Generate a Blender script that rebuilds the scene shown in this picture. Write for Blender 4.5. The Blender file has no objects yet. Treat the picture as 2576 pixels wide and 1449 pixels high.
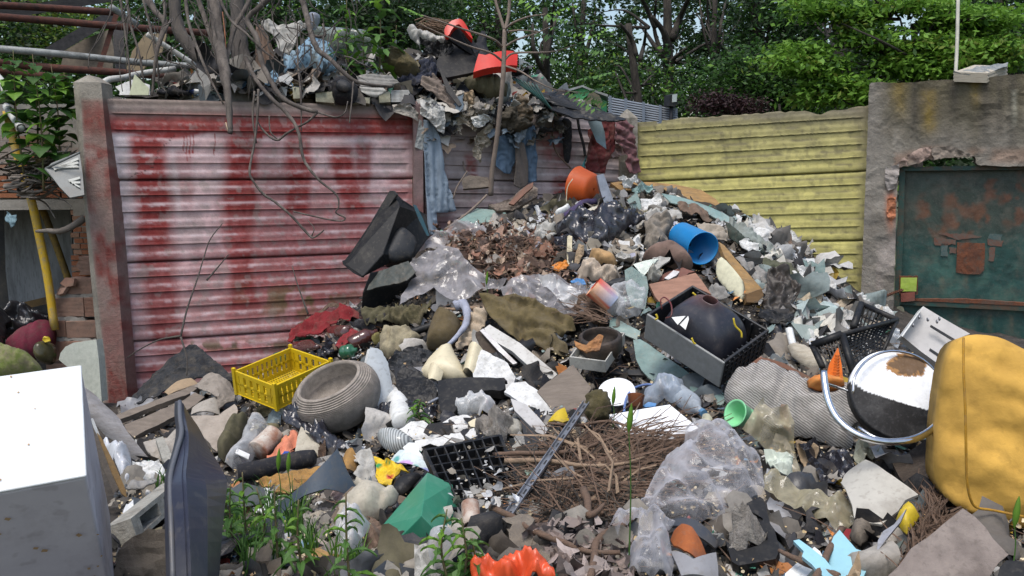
import bpy,bmesh,math,random
import numpy as np
from mathutils import Vector,noise,Matrix
from mathutils.geometry import delaunay_2d_cdt
R_=random.Random(7)
NR=np.random.RandomState(5)
sc=bpy.context.scene
COL=sc.collection

# ---------------------------------------------------------------- camera
FPX,CX,CY=2150.0,1288.0,724.5          # focal length and centre, in units of a 2576-wide picture
EYE=np.array([0.0,0.0,1.5])
PITCH,ROLL=math.radians(7.0),math.radians(1.0)
_F=np.array([0,math.cos(PITCH),-math.sin(PITCH)])
_U0=np.array([0,math.sin(PITCH),math.cos(PITCH)])
_R0=np.array([1.0,0,0])
CR=math.cos(ROLL)*_R0-math.sin(ROLL)*_U0
CU=math.sin(ROLL)*_R0+math.cos(ROLL)*_U0
cam_d=bpy.data.cameras.new('camera');cam=bpy.data.objects.new('camera',cam_d);COL.objects.link(cam)
cam.matrix_world=Matrix(((CR[0],CU[0],-_F[0],EYE[0]),(CR[1],CU[1],-_F[1],EYE[1]),(CR[2],CU[2],-_F[2],EYE[2]),(0,0,0,1)))
cam_d.sensor_width=36.0;cam_d.lens=36.0*FPX/2576.0
cam_d.clip_start=0.05;cam_d.clip_end=500
sc.camera=cam
# ---------------------------------------------------------------- light
W=bpy.data.worlds.new('World');sc.world=W;W.use_nodes=True
wn=W.node_tree.nodes;wl=W.node_tree.links;wn.clear()
sky=wn.new('ShaderNodeTexSky');sky.sky_type='NISHITA';sky.sun_disc=False
SUN_EL,SUN_AZ=math.radians(67),math.radians(205)      # azimuth measured from +Y towards +X
sky.sun_elevation=SUN_EL;sky.sun_rotation=SUN_AZ
sky.air_density=1.3;sky.dust_density=3.2;sky.ozone_density=1.0
bg=wn.new('ShaderNodeBackground');bg.inputs[1].default_value=0.125
wo=wn.new('ShaderNodeOutputWorld');wl.new(sky.outputs[0],bg.inputs[0]);wl.new(bg.outputs[0],wo.inputs[0])
sd=bpy.data.lights.new('sun','SUN');sd.energy=1.5;sd.angle=math.radians(24);sd.color=(1,.975,.94)
so=bpy.data.objects.new('sun',sd);COL.objects.link(so)
_sv=Vector((math.sin(SUN_AZ)*math.cos(SUN_EL),math.cos(SUN_AZ)*math.cos(SUN_EL),math.sin(SUN_EL)))
so.rotation_euler=_sv.to_track_quat('Z','Y').to_euler()
sc.view_settings.view_transform='Standard';sc.view_settings.look='None'
sc.view_settings.exposure=0.68;sc.view_settings.gamma=1.0;sc.view_settings.use_curve_mapping=False
sc.render.engine='CYCLES'
sc.cycles.max_bounces=6;sc.cycles.transparent_max_bounces=10;sc.cycles.use_denoising=True
sc.cycles.diffuse_bounces=3;sc.cycles.glossy_bounces=2;sc.cycles.transmission_bounces=3

# ---------------------------------------------------------------- geometry helpers
def ray(x,y):
    return _F+CR*((x-CX)/FPX)-CU*((y-CY)/FPX)
def P(x,y,d):
    return EYE+ray(x,y)*d
def proj(V):
    Q=np.asarray(V,float)-EYE
    z=Q@_F
    return CX+FPX*(Q@CR)/z,CY-FPX*(Q@CU)/z
def unit(v):
    v=np.asarray(v,float);return v/(np.linalg.norm(v)+1e-12)
def hit(x,y,p0,n):
    r=ray(x,y);return EYE+r*(np.dot(np.asarray(p0)-EYE,n)/np.dot(r,n))
def frame(n,up=(0,0,1)):
    n=unit(n);a=np.cross(up,n)
    if np.linalg.norm(a)<1e-3:a=np.cross((0,1,0),n)
    a=unit(a);return a,np.cross(n,a),n
WL={}
def finish(o,world,parent,label,cat,group,kind):
    WL[o.name]=np.array(world,float)
    if parent is not None:
        o.parent=parent;o.location=tuple(np.array(world)-WL[parent.name])
    else:
        o.location=tuple(world)
    if label:o['label']=label
    if cat:o['category']=cat
    if group:o['group']=group
    if kind:o['kind']=kind
    COL.objects.link(o)
    return o
def E(name,label,cat,loc,group=None,kind=None):
    o=bpy.data.objects.new(name,None);o.empty_display_size=.1
    return finish(o,loc,None,label,cat,group,kind)
def mk(name,V,F,mat,parent=None,label=None,cat=None,group=None,kind=None,smooth=False,cols=None,fcols=None,uv=None):
    V=np.asarray(V,float).reshape(-1,3)
    c=V.mean(0);c[2]=V[:,2].min()
    me=bpy.data.meshes.new(name)
    me.from_pydata((V-c).tolist(),[],[tuple(int(i)for i in f)for f in F]if not isinstance(F,np.ndarray)else F.tolist())
    for m in(mat if isinstance(mat,(list,tuple))else[mat]):me.materials.append(m)
    if smooth:me.shade_smooth()
    if cols is not None:
        a=me.color_attributes.new('Col','FLOAT_COLOR','POINT')
        cc=np.ones((len(V),4),np.float32);cc[:,:3]=cols;a.data.foreach_set('color',cc.ravel())
    if fcols is not None:
        a=me.color_attributes.new('Col','FLOAT_COLOR','CORNER')
        n=np.array([p.loop_total for p in me.polygons]);cc=np.ones((n.sum(),4),np.float32)
        cc[:,:3]=np.repeat(np.asarray(fcols),n,axis=0);a.data.foreach_set('color',cc.ravel())
    me.validate(clean_customdata=False)
    return finish(bpy.data.objects.new(name,me),c,parent,label,cat,group,kind)
def fix(o):      # outward normals
    bm=bmesh.new();bm.from_mesh(o.data);bmesh.ops.recalc_face_normals(bm,faces=bm.faces);bm.to_mesh(o.data);bm.free();return o
def bevel(o,w=.004,seg=2):
    m=o.modifiers.new('bevel','BEVEL');m.width=w;m.segments=seg;m.limit_method='ANGLE';m.angle_limit=.6;return o

# ---------------------------------------------------------------- materials
MATS={}
def M(key,c=(.5,.5,.5),c2=None,rough=.7,bump=.25,scale=9.0,dirt=.25,dc=(.13,.11,.085),metal=0.0,alpha=1.0,attr=False,
      trans=0.0,wave=None,bdist=.006,stretch=None,fine=1.0,spec=.4,coat=0):
    if key in MATS:return MATS[key]
    m=bpy.data.materials.new(key);m.use_nodes=True;t=m.node_tree;N=t.nodes;L=t.links;N.clear()
    out=N.new('ShaderNodeOutputMaterial');b=N.new('ShaderNodeBsdfPrincipled');L.new(b.outputs[0],out.inputs[0])
    tc=N.new('ShaderNodeTexCoord');vec=tc.outputs['Object']
    if stretch:
        mp=N.new('ShaderNodeMapping');mp.inputs['Scale'].default_value=stretch;L.new(vec,mp.inputs[0]);vec=mp.outputs[0]
    def nz(s,det=5,ro=.6):
        n=N.new('ShaderNodeTexNoise');n.inputs['Scale'].default_value=s;n.inputs['Detail'].default_value=det
        n.inputs['Roughness'].default_value=ro;L.new(vec,n.inputs[0]);return n
    def ramp(src,a,bb):
        r=N.new('ShaderNodeMapRange');r.inputs[1].default_value=a;r.inputs[2].default_value=bb;L.new(src,r.inputs[0]);return r.outputs[0]
    def mix(f,x,y):
        k=N.new('ShaderNodeMix');k.data_type='RGBA'
        if isinstance(f,float):k.inputs[0].default_value=f
        else:L.new(f,k.inputs[0])
        for i,s in((6,x),(7,y)):
            if isinstance(s,tuple):k.inputs[i].default_value=(*s[:3],1)
            else:L.new(s,k.inputs[i])
        return k.outputs[2]
    n1=nz(scale,6,.65)
    if attr:
        at=N.new('ShaderNodeAttribute');at.attribute_name='Col';base=at.outputs[0]
        k=N.new('ShaderNodeMix');k.data_type='RGBA';k.blend_type='MULTIPLY';k.inputs[0].default_value=1
        rr=N.new('ShaderNodeMapRange');rr.inputs[1].default_value=.25;rr.inputs[2].default_value=.75
        rr.inputs[3].default_value=.72;rr.inputs[4].default_value=1.2;L.new(n1.outputs[0],rr.inputs[0])
        L.new(base,k.inputs[6]);L.new(rr.outputs[0],k.inputs[7]);col=k.outputs[2]
    else:
        c2=c2 or tuple(max(0,v*.72)for v in c)
        col=mix(ramp(n1.outputs[0],.35,.65),c,c2)
    if wave:      # woven or printed stripes
        w=N.new('ShaderNodeTexWave');w.inputs['Scale'].default_value=wave[0];w.inputs['Distortion'].default_value=wave[2];w.inputs['Detail'].default_value=1;w.inputs['Detail Scale'].default_value=wave[3]
        mw=N.new('ShaderNodeMapping');mw.inputs['Rotation'].default_value=wave[4];L.new(tc.outputs['Object'],mw.inputs[0]);L.new(mw.outputs[0],w.inputs[0]);col=mix(ramp(w.outputs['Fac'],.4,.6),col,wave[1])
    if dirt>0:
        n2=nz(scale*.45+1.3,9,.7)
        f=N.new('ShaderNodeMath');f.operation='MULTIPLY';f.inputs[1].default_value=min(1,dirt*1.6)
        L.new(ramp(n2.outputs[0],.48,.68),f.inputs[0]);col=mix(f.outputs[0],col,dc)
        n4=nz(scale*6,2,.5)
        f=N.new('ShaderNodeMath');f.operation='MULTIPLY';f.inputs[1].default_value=dirt*.8
        L.new(ramp(n4.outputs[0],.58,.66),f.inputs[0]);col=mix(f.outputs[0],col,dc)
    L.new(col,b.inputs['Base Color'])
    b.inputs['Roughness'].default_value=rough;b.inputs['Metallic'].default_value=metal
    b.inputs['Specular IOR Level'].default_value=spec
    if coat:b.inputs['Coat Weight'].default_value=coat;b.inputs['Coat Roughness'].default_value=.15
    if bump:
        n3=nz(scale*3.5*fine,7,.7);bp=N.new('ShaderNodeBump');bp.inputs['Strength'].default_value=bump
        bp.inputs['Distance'].default_value=bdist;L.new(n3.outputs[0],bp.inputs['Height']);L.new(bp.outputs[0],b.inputs['Normal'])
    if alpha<1:
        b.inputs['Alpha'].default_value=alpha
        fr=ramp(n1.outputs[0],.3,.7);f=N.new('ShaderNodeMapRange')
        f.inputs[3].default_value=max(0,alpha-.2);f.inputs[4].default_value=min(1,alpha+.2);L.new(fr,f.inputs[0])
        lw=N.new('ShaderNodeLayerWeight');lw.inputs[0].default_value=.35;ad=N.new('ShaderNodeMath');ad.operation='MULTIPLY_ADD';ad.inputs[1].default_value=.8;ad.use_clamp=True
        L.new(lw.outputs['Facing'],ad.inputs[0]);L.new(f.outputs[0],ad.inputs[2]);L.new(ad.outputs[0],b.inputs['Alpha'])
    if trans:
        tr=N.new('ShaderNodeBsdfTranslucent');L.new(col,tr.inputs[0]);ms=N.new('ShaderNodeMixShader');ms.inputs[0].default_value=trans
        L.new(b.outputs[0],ms.inputs[1]);L.new(tr.outputs[0],ms.inputs[2]);L.new(ms.outputs[0],out.inputs[0])
        if alpha<1:
            tp=N.new('ShaderNodeBsdfTransparent');m2=N.new('ShaderNodeMixShader');L.new(b.inputs['Alpha'].links[0].from_socket,m2.inputs[0]);L.remove(b.inputs['Alpha'].links[0]);b.inputs['Alpha'].default_value=1
            L.new(tp.outputs[0],m2.inputs[1]);L.new(ms.outputs[0],m2.inputs[2]);L.new(m2.outputs[0],out.inputs[0])
    MATS[key]=m;return m
def m_glass(key,c,alpha=.4,rough=.12):
    return M(key,c,c,rough=rough,bump=.05,dirt=.25,alpha=alpha,spec=.6)

# ---------------------------------------------------------------- terrain: the rubbish heap
RW0,RW1=P(290,470,5.17),P(1595,470,6.80)     # two points on the plane of the red wall
YW0,YW1=P(1595,470,6.80),P(2180,440,6.10)    # and on the plane of the yellow wall
def vplane(a,b,off=0.0):
    t=unit([b[0]-a[0],b[1]-a[1],0]);n=np.array([t[1],-t[0],0.0])
    if n[1]>0:n=-n
    return np.array([a[0],a[1],0])+n*off,n
RP,RN=vplane(RW0,RW1);YP,YN=vplane(YW0,YW1)
def wallhit(x,y,off=0.0):      # a point on (or off metres in front of) the two walls
    if x<1597:return hit(x,y,RP+RN*off,RN)
    return hit(x,y,YP+YN*off,YN)
def WD(x,y=400,off=0.0):
    return float(np.dot(wallhit(x,y,off)-EYE,_F))
ctl_px=[  # (x, y, depth) seen points of the heap's surface
 (-300,1449,1.9),(200,1449,2.2),(700,1449,2.35),(1288,1449,2.3),(1900,1449,2.25),(2576,1449,2.1),
 (350,1250,3.2),(800,1250,3.15),(1288,1200,3.0),(1800,1200,2.95),(2300,1200,2.75),(2600,1200,2.6),
 (330,1080,4.3),(650,1060,4.3),(1000,1020,3.95),(1400,1000,3.75),(1800,1000,3.65),(2200,1000,3.45),(2560,1000,3.3),
 (600,920,5.0),(900,880,4.75),(1200,860,4.5),(1500,850,4.35),(1800,830,4.4),(2050,850,4.4),(2300,880,4.5),(2500,860,4.7),
 (950,760,5.35),(1150,720,5.0),(1400,700,4.85),(1700,680,4.85),(1950,720,5.0),(2150,760,5.2),
 (1050,640,5.55),(1250,580,5.45),(1500,560,5.5),(1750,560,5.6),(1950,600,5.75),(2100,680,5.75),
 (1150,560,5.95),(1350,520,6.05),(1600,480,6.15),(1800,510,6.1),(1250,500,6.3),(330,1000,5.1),(150,1000,5.0)]
ctl_w=[(-6,4.8,.05),(-6,2,.1),(-4,1,.15),(0,.6,.3),(4,.6,.3),(5,2,.3),(-4,6,.0),(-3,5.6,.1),(5,4,.35),(4,5.3,.4),(2.6,5.9,.62),(6,5,.3),(-1.6,5.5,.25),(0,10,1.2),(5,9,.8),(-5,9,.2)]
cp=np.array([P(*c)for c in ctl_px]+[np.array(w,float)for w in ctl_w])
def tps_k(r):return np.where(r>1e-9,r*r*np.log(r+1e-12),0)
_d=np.linalg.norm(cp[:,None,:2]-cp[None,:,:2],axis=2)
_n=len(cp);_A=np.zeros((_n+3,_n+3));_A[:_n,:_n]=tps_k(_d)+np.eye(_n)*.02;_A[:_n,_n]=1;_A[:_n,_n+1:]=cp[:,:2]
_A[_n:,:_n]=_A[:_n,_n:].T
_w=np.linalg.solve(_A,np.concatenate([cp[:,2],[0,0,0]]))
def H(X,Y):
    X=np.asarray(X,float);Y=np.asarray(Y,float)
    r=np.sqrt((X[...,None]-cp[:,0])**2+(Y[...,None]-cp[:,1])**2)
    return tps_k(r)@_w[:_n]+_w[_n]+_w[_n+1]*X+_w[_n+2]*Y
_hx=np.arange(-7,7.01,.05);_hy=np.arange(-1,10.01,.05);_HX,_HY=np.meshgrid(_hx,_hy);_HG=H(_HX,_HY)
def Hf(X,Y):
    X=np.asarray(X,float);Y=np.asarray(Y,float)
    u=np.clip((X+7)/.05,0,len(_hx)-1.01);v=np.clip((Y+1)/.05,0,len(_hy)-1.01);i=u.astype(int);j=v.astype(int);fu=u-i;fv=v-j
    return(_HG[j,i]*(1-fu)+_HG[j,i+1]*fu)*(1-fv)+(_HG[j+1,i]*(1-fu)+_HG[j+1,i+1]*fu)*fv
_ts=np.linspace(1.0,8.5,301)
_dc={}
def D(x,y):     # camera depth at which the ray through (x, y) meets the heap
    k=(round(x),round(y))
    if k in _dc:return _dc[k]
    Q=EYE+ray(x,y)[None]*_ts[:,None];g=Q[:,2]-Hf(Q[:,0],Q[:,1])
    i=np.argmax(g<0)
    if g[i]>=0:v=WD(x,y,.15)
    else:v=_ts[i-1]+(_ts[i]-_ts[i-1])*g[i-1]/(g[i-1]-g[i]+1e-9)if i>0 else _ts[0]
    v=min(v,WD(x,y,.1))if y<900 else v
    _dc[k]=float(v);return _dc[k]

def tn(x,y,bl=.35):
    q=P(x,y,D(x,y));e=.12
    g=unit([-(Hf(q[0]+e,q[1])-Hf(q[0]-e,q[1]))/(2*e),-(Hf(q[0],q[1]+e)-Hf(q[0],q[1]-e))/(2*e),1.0])
    return unit(g*(1-bl)+unit(EYE-q)*bl)
def T(c,r,s):
    v=[float(k)for k in s.replace(',',' ').split()];return[(644*c+v[i]/3,483*r+v[i+1]/3)for i in range(0,len(v),2)]
# ---------------------------------------------------------------- shape builders
def in_poly(pts,poly):
    x,y=pts[:,0],pts[:,1];ins=np.zeros(len(pts),bool);j=len(poly)-1
    for i in range(len(poly)):
        xi,yi=poly[i];xj,yj=poly[j]
        c=((yi>y)!=(yj>y))&(x<(xj-xi)*(y-yi)/(yj-yi+1e-12)+xi);ins^=c;j=i
    return ins
def seg_dist(pts,poly):
    poly=np.asarray(poly);a=poly;b=np.roll(poly,-1,0);d=np.full(len(pts),1e9)
    for p,q in zip(a,b):
        v=q-p;t=np.clip(((pts-p)@v)/(v@v+1e-12),0,1);d=np.minimum(d,np.linalg.norm(pts-(p+t[:,None]*v),axis=1))
    return d
def smooth_poly(p,it=2):
    p=np.asarray(p,float)
    for _ in range(it):
        q=np.roll(p,-1,0);p=np.stack([p*.75+q*.25,p*.25+q*.75],1).reshape(-1,2)
    return p
def tri_fill(poly,sp,rag=0.0,seed=0):
    rg=np.random.RandomState(seed);out=[]
    poly=np.asarray(poly,float)
    for a,b in zip(poly,np.roll(poly,-1,0)):
        n=max(1,int(round(np.linalg.norm(b-a)/sp)))
        for k in range(n):
            p=a+(b-a)*k/n
            if rag and k:p=p+rg.randn(2)*rag
            out.append(p)
    ol=np.array(out);mn,mx=ol.min(0),ol.max(0)
    gx,gy=np.meshgrid(np.arange(mn[0],mx[0],sp),np.arange(mn[1],mx[1],sp*.87))
    gx=gx+(np.arange(gx.shape[0])[:,None]%2)*sp*.5
    g=np.stack([gx.ravel(),gy.ravel()],1)+rg.randn(gx.size,2)*sp*.12
    if len(g):g=g[in_poly(g,ol)]
    if len(g):g=g[seg_dist(g,ol)>sp*.45]
    A=np.concatenate([ol,g])if len(g)else ol
    r=delaunay_2d_cdt([Vector(p)for p in A],[],[list(range(len(ol)))],1,1e-6)
    V=np.array([tuple(v)for v in r[0]]);F=[tuple(f)for f in r[2]]
    return V,F,ol
def thicken(V3,F,nrm,th):
    n=len(V3);Vb=V3-nrm*th
    cnt={}
    for f in F:
        for i in range(len(f)):
            a,b=f[i],f[(i+1)%len(f)];k=(min(a,b),max(a,b));cnt[k]=None if k in cnt else(a,b)
    FF=[tuple(f)for f in F]+[tuple(i+n for i in reversed(f))for f in F]
    FF+=[(e[1],e[0],e[0]+n,e[1]+n)for e in cnt.values()if e]
    return np.concatenate([V3,Vb]),FF
def vn(p,s,seed=0):return noise.noise(Vector((p[0]*s+seed*7.3,p[1]*s-seed*3.1,(p[2]if len(p)>2 else 0)*s+seed*1.7)))
_seed=[0]
def S(name,label,cat,mat,pts,n=None,off=.04,th=.006,d=None,at=None,sp=None,rag=0,crum=0,cs=9,fold=0,fdir=(1,0),ff=9,
      dome=0,bend=0,bdir=(1,0),rnd=0,sm=False,parent=None,group=None,kind=None,up=(0,0,1),edge=0):
    """A sheet, slab, cloth or bag: the outline pts lies in the plane with normal n; it is then bent, folded, crumpled or domed and given thickness."""
    _seed[0]+=1;sd=_seed[0]
    pts=np.array(pts,float);
    if rnd:pts=smooth_poly(pts,rnd)
    c=np.array(at if at is not None else pts.mean(0))
    n=tn(c[0],c[1])if n is None else unit(n)
    dd=(D(c[0],c[1])if d is None else d)-off
    p0=P(c[0],c[1],dd)
    W3=np.array([hit(p[0],p[1],p0,n)for p in pts])
    if d is None:      # rest on the heap instead of cutting into it
        need=max(float((W3[i]-EYE)@_F)-(D(*pts[i])-.035)for i in range(len(pts))if 470<pts[i][1]<1500)if any(470<p[1]<1500 for p in pts)else 0
        if need>0:p0=P(c[0],c[1],dd-min(need,.22));W3=np.array([hit(p[0],p[1],p0,n)for p in pts])
    a,b,n=frame(n,up)
    uv=np.stack([(W3-p0)@a,(W3-p0)@b],1)
    size=max(uv.max(0)-uv.min(0))
    area=abs(sum(uv[i][0]*uv[(i+1)%len(uv)][1]-uv[(i+1)%len(uv)][0]*uv[i][1]for i in range(len(uv))))/2
    if area and sum(uv[i][0]*uv[(i+1)%len(uv)][1]-uv[(i+1)%len(uv)][0]*uv[i][1]for i in range(len(uv)))<0:uv=uv[::-1]
    if sp is None:sp=max(.009,size/42)if(crum or fold or dome or bend)else max(.03,size/5)
    if rag and sp>.03:sp=.03
    V,F,ol=tri_fill(uv,sp,rag,sd)
    h=np.zeros(len(V));ed=seg_dist(V,ol)if(dome or edge)else None
    if dome:
        mr=ed.max();t=np.clip(ed/mr,0,1);h+=dome*np.clip(1-(1-t)**2.2,0,1)**.62
    if bend:
        bd=np.array(bdir,float);bd/=np.linalg.norm(bd);u=V@bd;um,us=(u.max()+u.min())/2,(u.max()-u.min())/2;h+=bend*(1-((u-um)/us)**2)
    if fold:
        fd=np.array(fdir,float);fd/=np.linalg.norm(fd)
        fp=np.array([-fd[1],fd[0]])
        for i,v in enumerate(V):
            vv=np.array([v@fd,(v@fp)*.28]);w=vn(vv,6,sd)*3.2+vn(vv,13,sd+3)*1.2;ph=(v@fd)*ff*11.0+w*2.6
            h[i]+=.7*fold*(abs(math.sin(ph*.5))**.8-.5)*(1+.6*vn(v,7,sd+9))
    soft=bool(mat is not None and mat.get('film'))
    if crum:
        for i,v in enumerate(V):
            w=v+np.array([vn(v,cs*.8,sd+11),vn(v,cs*.8,sd+12)])*.5/cs
            h[i]+=crum*((.6-abs(vn(w,cs,sd))*2.2)+(.25-abs(vn(w,cs*2.3,sd+5)))*(.7 if soft else 1.1)+(.2-abs(vn(w,cs*5,sd+6)))*(.12 if soft else .5)+vn(v,cs*.5,sd+2)*.6)
    V3=p0+V[:,:1]*a+V[:,1:2]*b+h[:,None]*n
    V3,FF=(V3,F)if soft else thicken(V3,F,n,th)
    return mk(name,V3,FF,mat,parent,label,cat,group,kind,smooth=sm or soft or bool(dome or fold))
def catmull(pts,k=4):
    p=[np.array(q,float)for q in pts]
    if len(p)<3:return np.array(p)
    out=[];q=[2*p[0]-p[1]]+p+[2*p[-1]-p[-2]]
    for i in range(1,len(q)-2):
        for j in range(k):
            t=j/k;out.append(.5*((2*q[i])+(-q[i-1]+q[i+1])*t+(2*q[i-1]-5*q[i]+4*q[i+1]-q[i+2])*t*t+(-q[i-1]+3*q[i]-3*q[i+1]+q[i+2])*t**3))
    out.append(p[-1]);return np.array(out)
def tube_geo(path,rad,ns=8,cap=True,jag=0,seed=0):
    path=np.asarray(path,float);n=len(path);rad=np.broadcast_to(np.asarray(rad,float),(n,))if np.ndim(rad)==0 else np.interp(np.linspace(0,1,n),np.linspace(0,1,len(rad)),rad)
    T=np.gradient(path,axis=0);V=[];ref=np.array([.3,.2,.93])
    if abs(np.dot(unit(T[0]),ref))>.9:ref=np.array([1.,0,0])
    rg=np.random.RandomState(seed)
    for i in range(n):
        t=unit(T[i]);a=ref-t*np.dot(ref,t);a=unit(a);ref=a;b=np.cross(t,a)
        for k in range(ns):
            an=6.28318*k/ns;rr=rad[i]*(1+(rg.rand()-.5)*jag);V.append(path[i]+(a*math.cos(an)+b*math.sin(an))*rr)
    F=[(i*ns+k,i*ns+(k+1)%ns,(i+1)*ns+(k+1)%ns,(i+1)*ns+k)for i in range(n-1)for k in range(ns)]
    if cap:F+=[tuple(reversed(range(ns))),tuple(range((n-1)*ns,n*ns))]
    return np.array(V),F
class MB:
    def __init__(s):s.V=[];s.F=[];s.C=[];s.n=0
    def add(s,V,F,col=None):
        s.V.append(np.asarray(V,float));s.F+=[tuple(i+s.n for i in f)for f in F];s.n+=len(V)
        if col is not None:s.C+=[col]*len(F)
        return s
    def tube(s,path,rad,ns=8,col=None,cap=True,jag=0):V,F=tube_geo(path,rad,ns,cap,jag,s.n);return s.add(V,F,col)
    def hexa(s,o,a,b,c,r=(0,1,0,1,0,1),col=None):
        o,a,b,c=map(lambda q:np.asarray(q,float),(o,a,b,c));x0,x1,y0,y1,z0,z1=r
        V=[o+a*x+b*y+c*z for x in(x0,x1)for y in(y0,y1)for z in(z0,z1)]
        return s.add(V,[(0,1,3,2),(4,6,7,5),(0,4,5,1),(2,3,7,6),(0,2,6,4),(1,5,7,3)],col)
    def out(s,name,mat,parent=None,label=None,cat=None,**k):
        o=mk(name,np.concatenate(s.V),s.F,mat,parent,label,cat,fcols=s.C if s.C else None,**k);return o
def TB(name,label,cat,mat,pts,r,ns=8,k=4,off=.02,parent=None,jag=0,smooth=True,group=None):
    """A pipe, cable, pole or branch through pixel points (x, y[, depth]); r is a radius or a list of radii."""
    W3=[P(p[0],p[1],p[2]if len(p)>2 else D(p[0],p[1])-off)for p in pts]
    b=MB();b.tube(catmull(W3,k),r,ns,jag=jag)
    return b.out(name,mat,parent,label,cat,smooth=smooth,group=group)
def solve_box(O,A,B,C,dO):
    """Three edges of a rectangular box seen from its corner O; the depths of A, B, C that make the edges square."""
    q=P(*O,dO);rs=[ray(*A),ray(*B),ray(*C)];best=None
    for s0 in(1.03,1.15,1.3):
        for s1 in(1.03,1.15,1.3):
            for s2 in(1.03,1.1,1.25):
                d=np.array([dO*s0,dO*s1,dO*s2])
                for it in range(40):
                    e=[EYE+rs[i]*d[i]-q for i in range(3)]
                    f=np.array([e[0]@e[1],e[0]@e[2],e[1]@e[2]])
                    J=np.array([[rs[0]@e[1],rs[1]@e[0],0],[rs[0]@e[2],0,rs[2]@e[0]],[0,rs[1]@e[2],rs[2]@e[1]]])
                    try:d=d-np.clip(np.linalg.solve(J+np.eye(3)*1e-6,f),-.15*dO,.15*dO)
                    except Exception:break
                e=[EYE+rs[i]*d[i]-q for i in range(3)];f=np.abs([e[0]@e[1],e[0]@e[2],e[1]@e[2]]).sum();f+=sum(max(0,-float(v@ray(*O)))for v in e)
                if not np.all(np.isfinite(d))or(d<.3*dO).any()or(d>2.6*dO).any():continue
                sz=sum(np.linalg.norm(v)for v in e);sc_=f*50+sz
                if best is None or sc_<best[0]:best=(sc_,e,f)
    if best is None or best[2]>.02:
        print('BOX unsolved',O,best and best[2]);e=[P(*A,dO)-q,P(*B,dO*1.05)-q,P(*C,dO*1.02)-q];return q,e
    return q,best[1]
def lathe(b,c,ax,prof,ns=24,col=None,closed=False,sx=1.0,up=None,cap=False):
    """prof: list of (radius, height along ax)."""
    a1,b1,ax=frame(ax,(0,0,1)if up is None else up);V=[]
    for r,h in prof:
        for k in range(ns):
            an=6.28318*k/ns;V.append(np.asarray(c)+ax*h+(a1*math.cos(an)*sx+b1*math.sin(an))*r)
    m=len(prof);F=[(i*ns+k,i*ns+(k+1)%ns,(i+1)*ns+(k+1)%ns,(i+1)*ns+k)for i in range(m-1)for k in range(ns)]
    if cap:F+=[tuple(reversed(range(ns))),tuple(range((m-1)*ns,m*ns))]
    return b.add(V,F,col)
# ================================================================ numpy noise and paint helpers
_lat=np.random.RandomState(11).rand(64,64)
def vnoise(x,y,s,seed=0):
    x=np.asarray(x)/s+seed*13.7;y=np.asarray(y)/s+seed*5.3
    xi=np.floor(x).astype(int);yi=np.floor(y).astype(int);fx=x-xi;fy=y-yi;fx=fx*fx*(3-2*fx);fy=fy*fy*(3-2*fy)
    g=lambda a,b:_lat[a%64,b%64]
    return(g(xi,yi)*(1-fx)+g(xi+1,yi)*fx)*(1-fy)+(g(xi,yi+1)*(1-fx)+g(xi+1,yi+1)*fx)*fy
def fbm(x,y,s,seed=0,o=4):
    return sum(vnoise(x,y,s/2**k,seed+k)*.5**(k+1)for k in range(o))/(1-.5**o)
def sst(a,b,x):t=np.clip((np.asarray(x)-a)/(b-a),0,1);return t*t*(3-2*t)
def lerp(c,d,t):return np.asarray(c)*(1-t[:,None])+np.asarray(d)*t[:,None]
def mk_fast(name,V,nper,mat,parent=None,label=None,cat=None,group=None,kind=None,fcols=None,midx=None,smooth=False):
    """V holds consecutive nper-gons that share no vertices."""
    V=np.asarray(V,np.float32).reshape(-1,3);c=V.mean(0).astype(float);c[2]=V[:,2].min();n=len(V);nf=n//nper
    me=bpy.data.meshes.new(name);me.vertices.add(n);me.vertices.foreach_set('co',(V-c).astype(np.float32).ravel())
    me.loops.add(n);me.loops.foreach_set('vertex_index',np.arange(n,dtype=np.int32))
    me.polygons.add(nf);me.polygons.foreach_set('loop_start',np.arange(0,n,nper,dtype=np.int32));me.polygons.foreach_set('loop_total',np.full(nf,nper,np.int32))
    for m in(mat if isinstance(mat,(list,tuple))else[mat]):me.materials.append(m)
    if fcols is not None:
        a=me.color_attributes.new('Col','FLOAT_COLOR','POINT');cc=np.ones((n,4),np.float32);cc[:,:3]=np.repeat(fcols,nper,axis=0);a.data.foreach_set('color',cc.ravel())
    if midx is not None:me.polygons.foreach_set('material_index',np.asarray(midx,np.int32))
    me.update(calc_edges=True);me.validate()
    return finish(bpy.data.objects.new(name,me),c,parent,label,cat,group,kind)

m_wall=M('painted_concrete',attr=True,rough=.85,bump=.5,scale=26,dirt=.16,bdist=.004)
m_rough=M('old_concrete',attr=True,rough=.92,bump=.8,scale=14,dirt=.3,bdist=.01)
m_attr=M('painted_surface',attr=True,rough=.6,bump=.25,scale=14,dirt=.2)
m_metalp=M('painted_metal',attr=True,rough=.5,bump=.3,scale=16,dirt=.25,spec=.5)
def S_paint(o,f):      # colour the vertices of o from a function of picture position (paint, print, stains and wear)
    me=o.data;V=np.zeros(len(me.vertices)*3,np.float32);me.vertices.foreach_get('co',V);V=V.reshape(-1,3)+WL[o.name]
    x,y=proj(V);C=f(x,y,V)
    a=me.color_attributes.new('Col','FLOAT_COLOR','POINT');cc=np.ones((len(V),4),np.float32);cc[:,:3]=C;a.data.foreach_set('color',cc.ravel());return o

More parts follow.
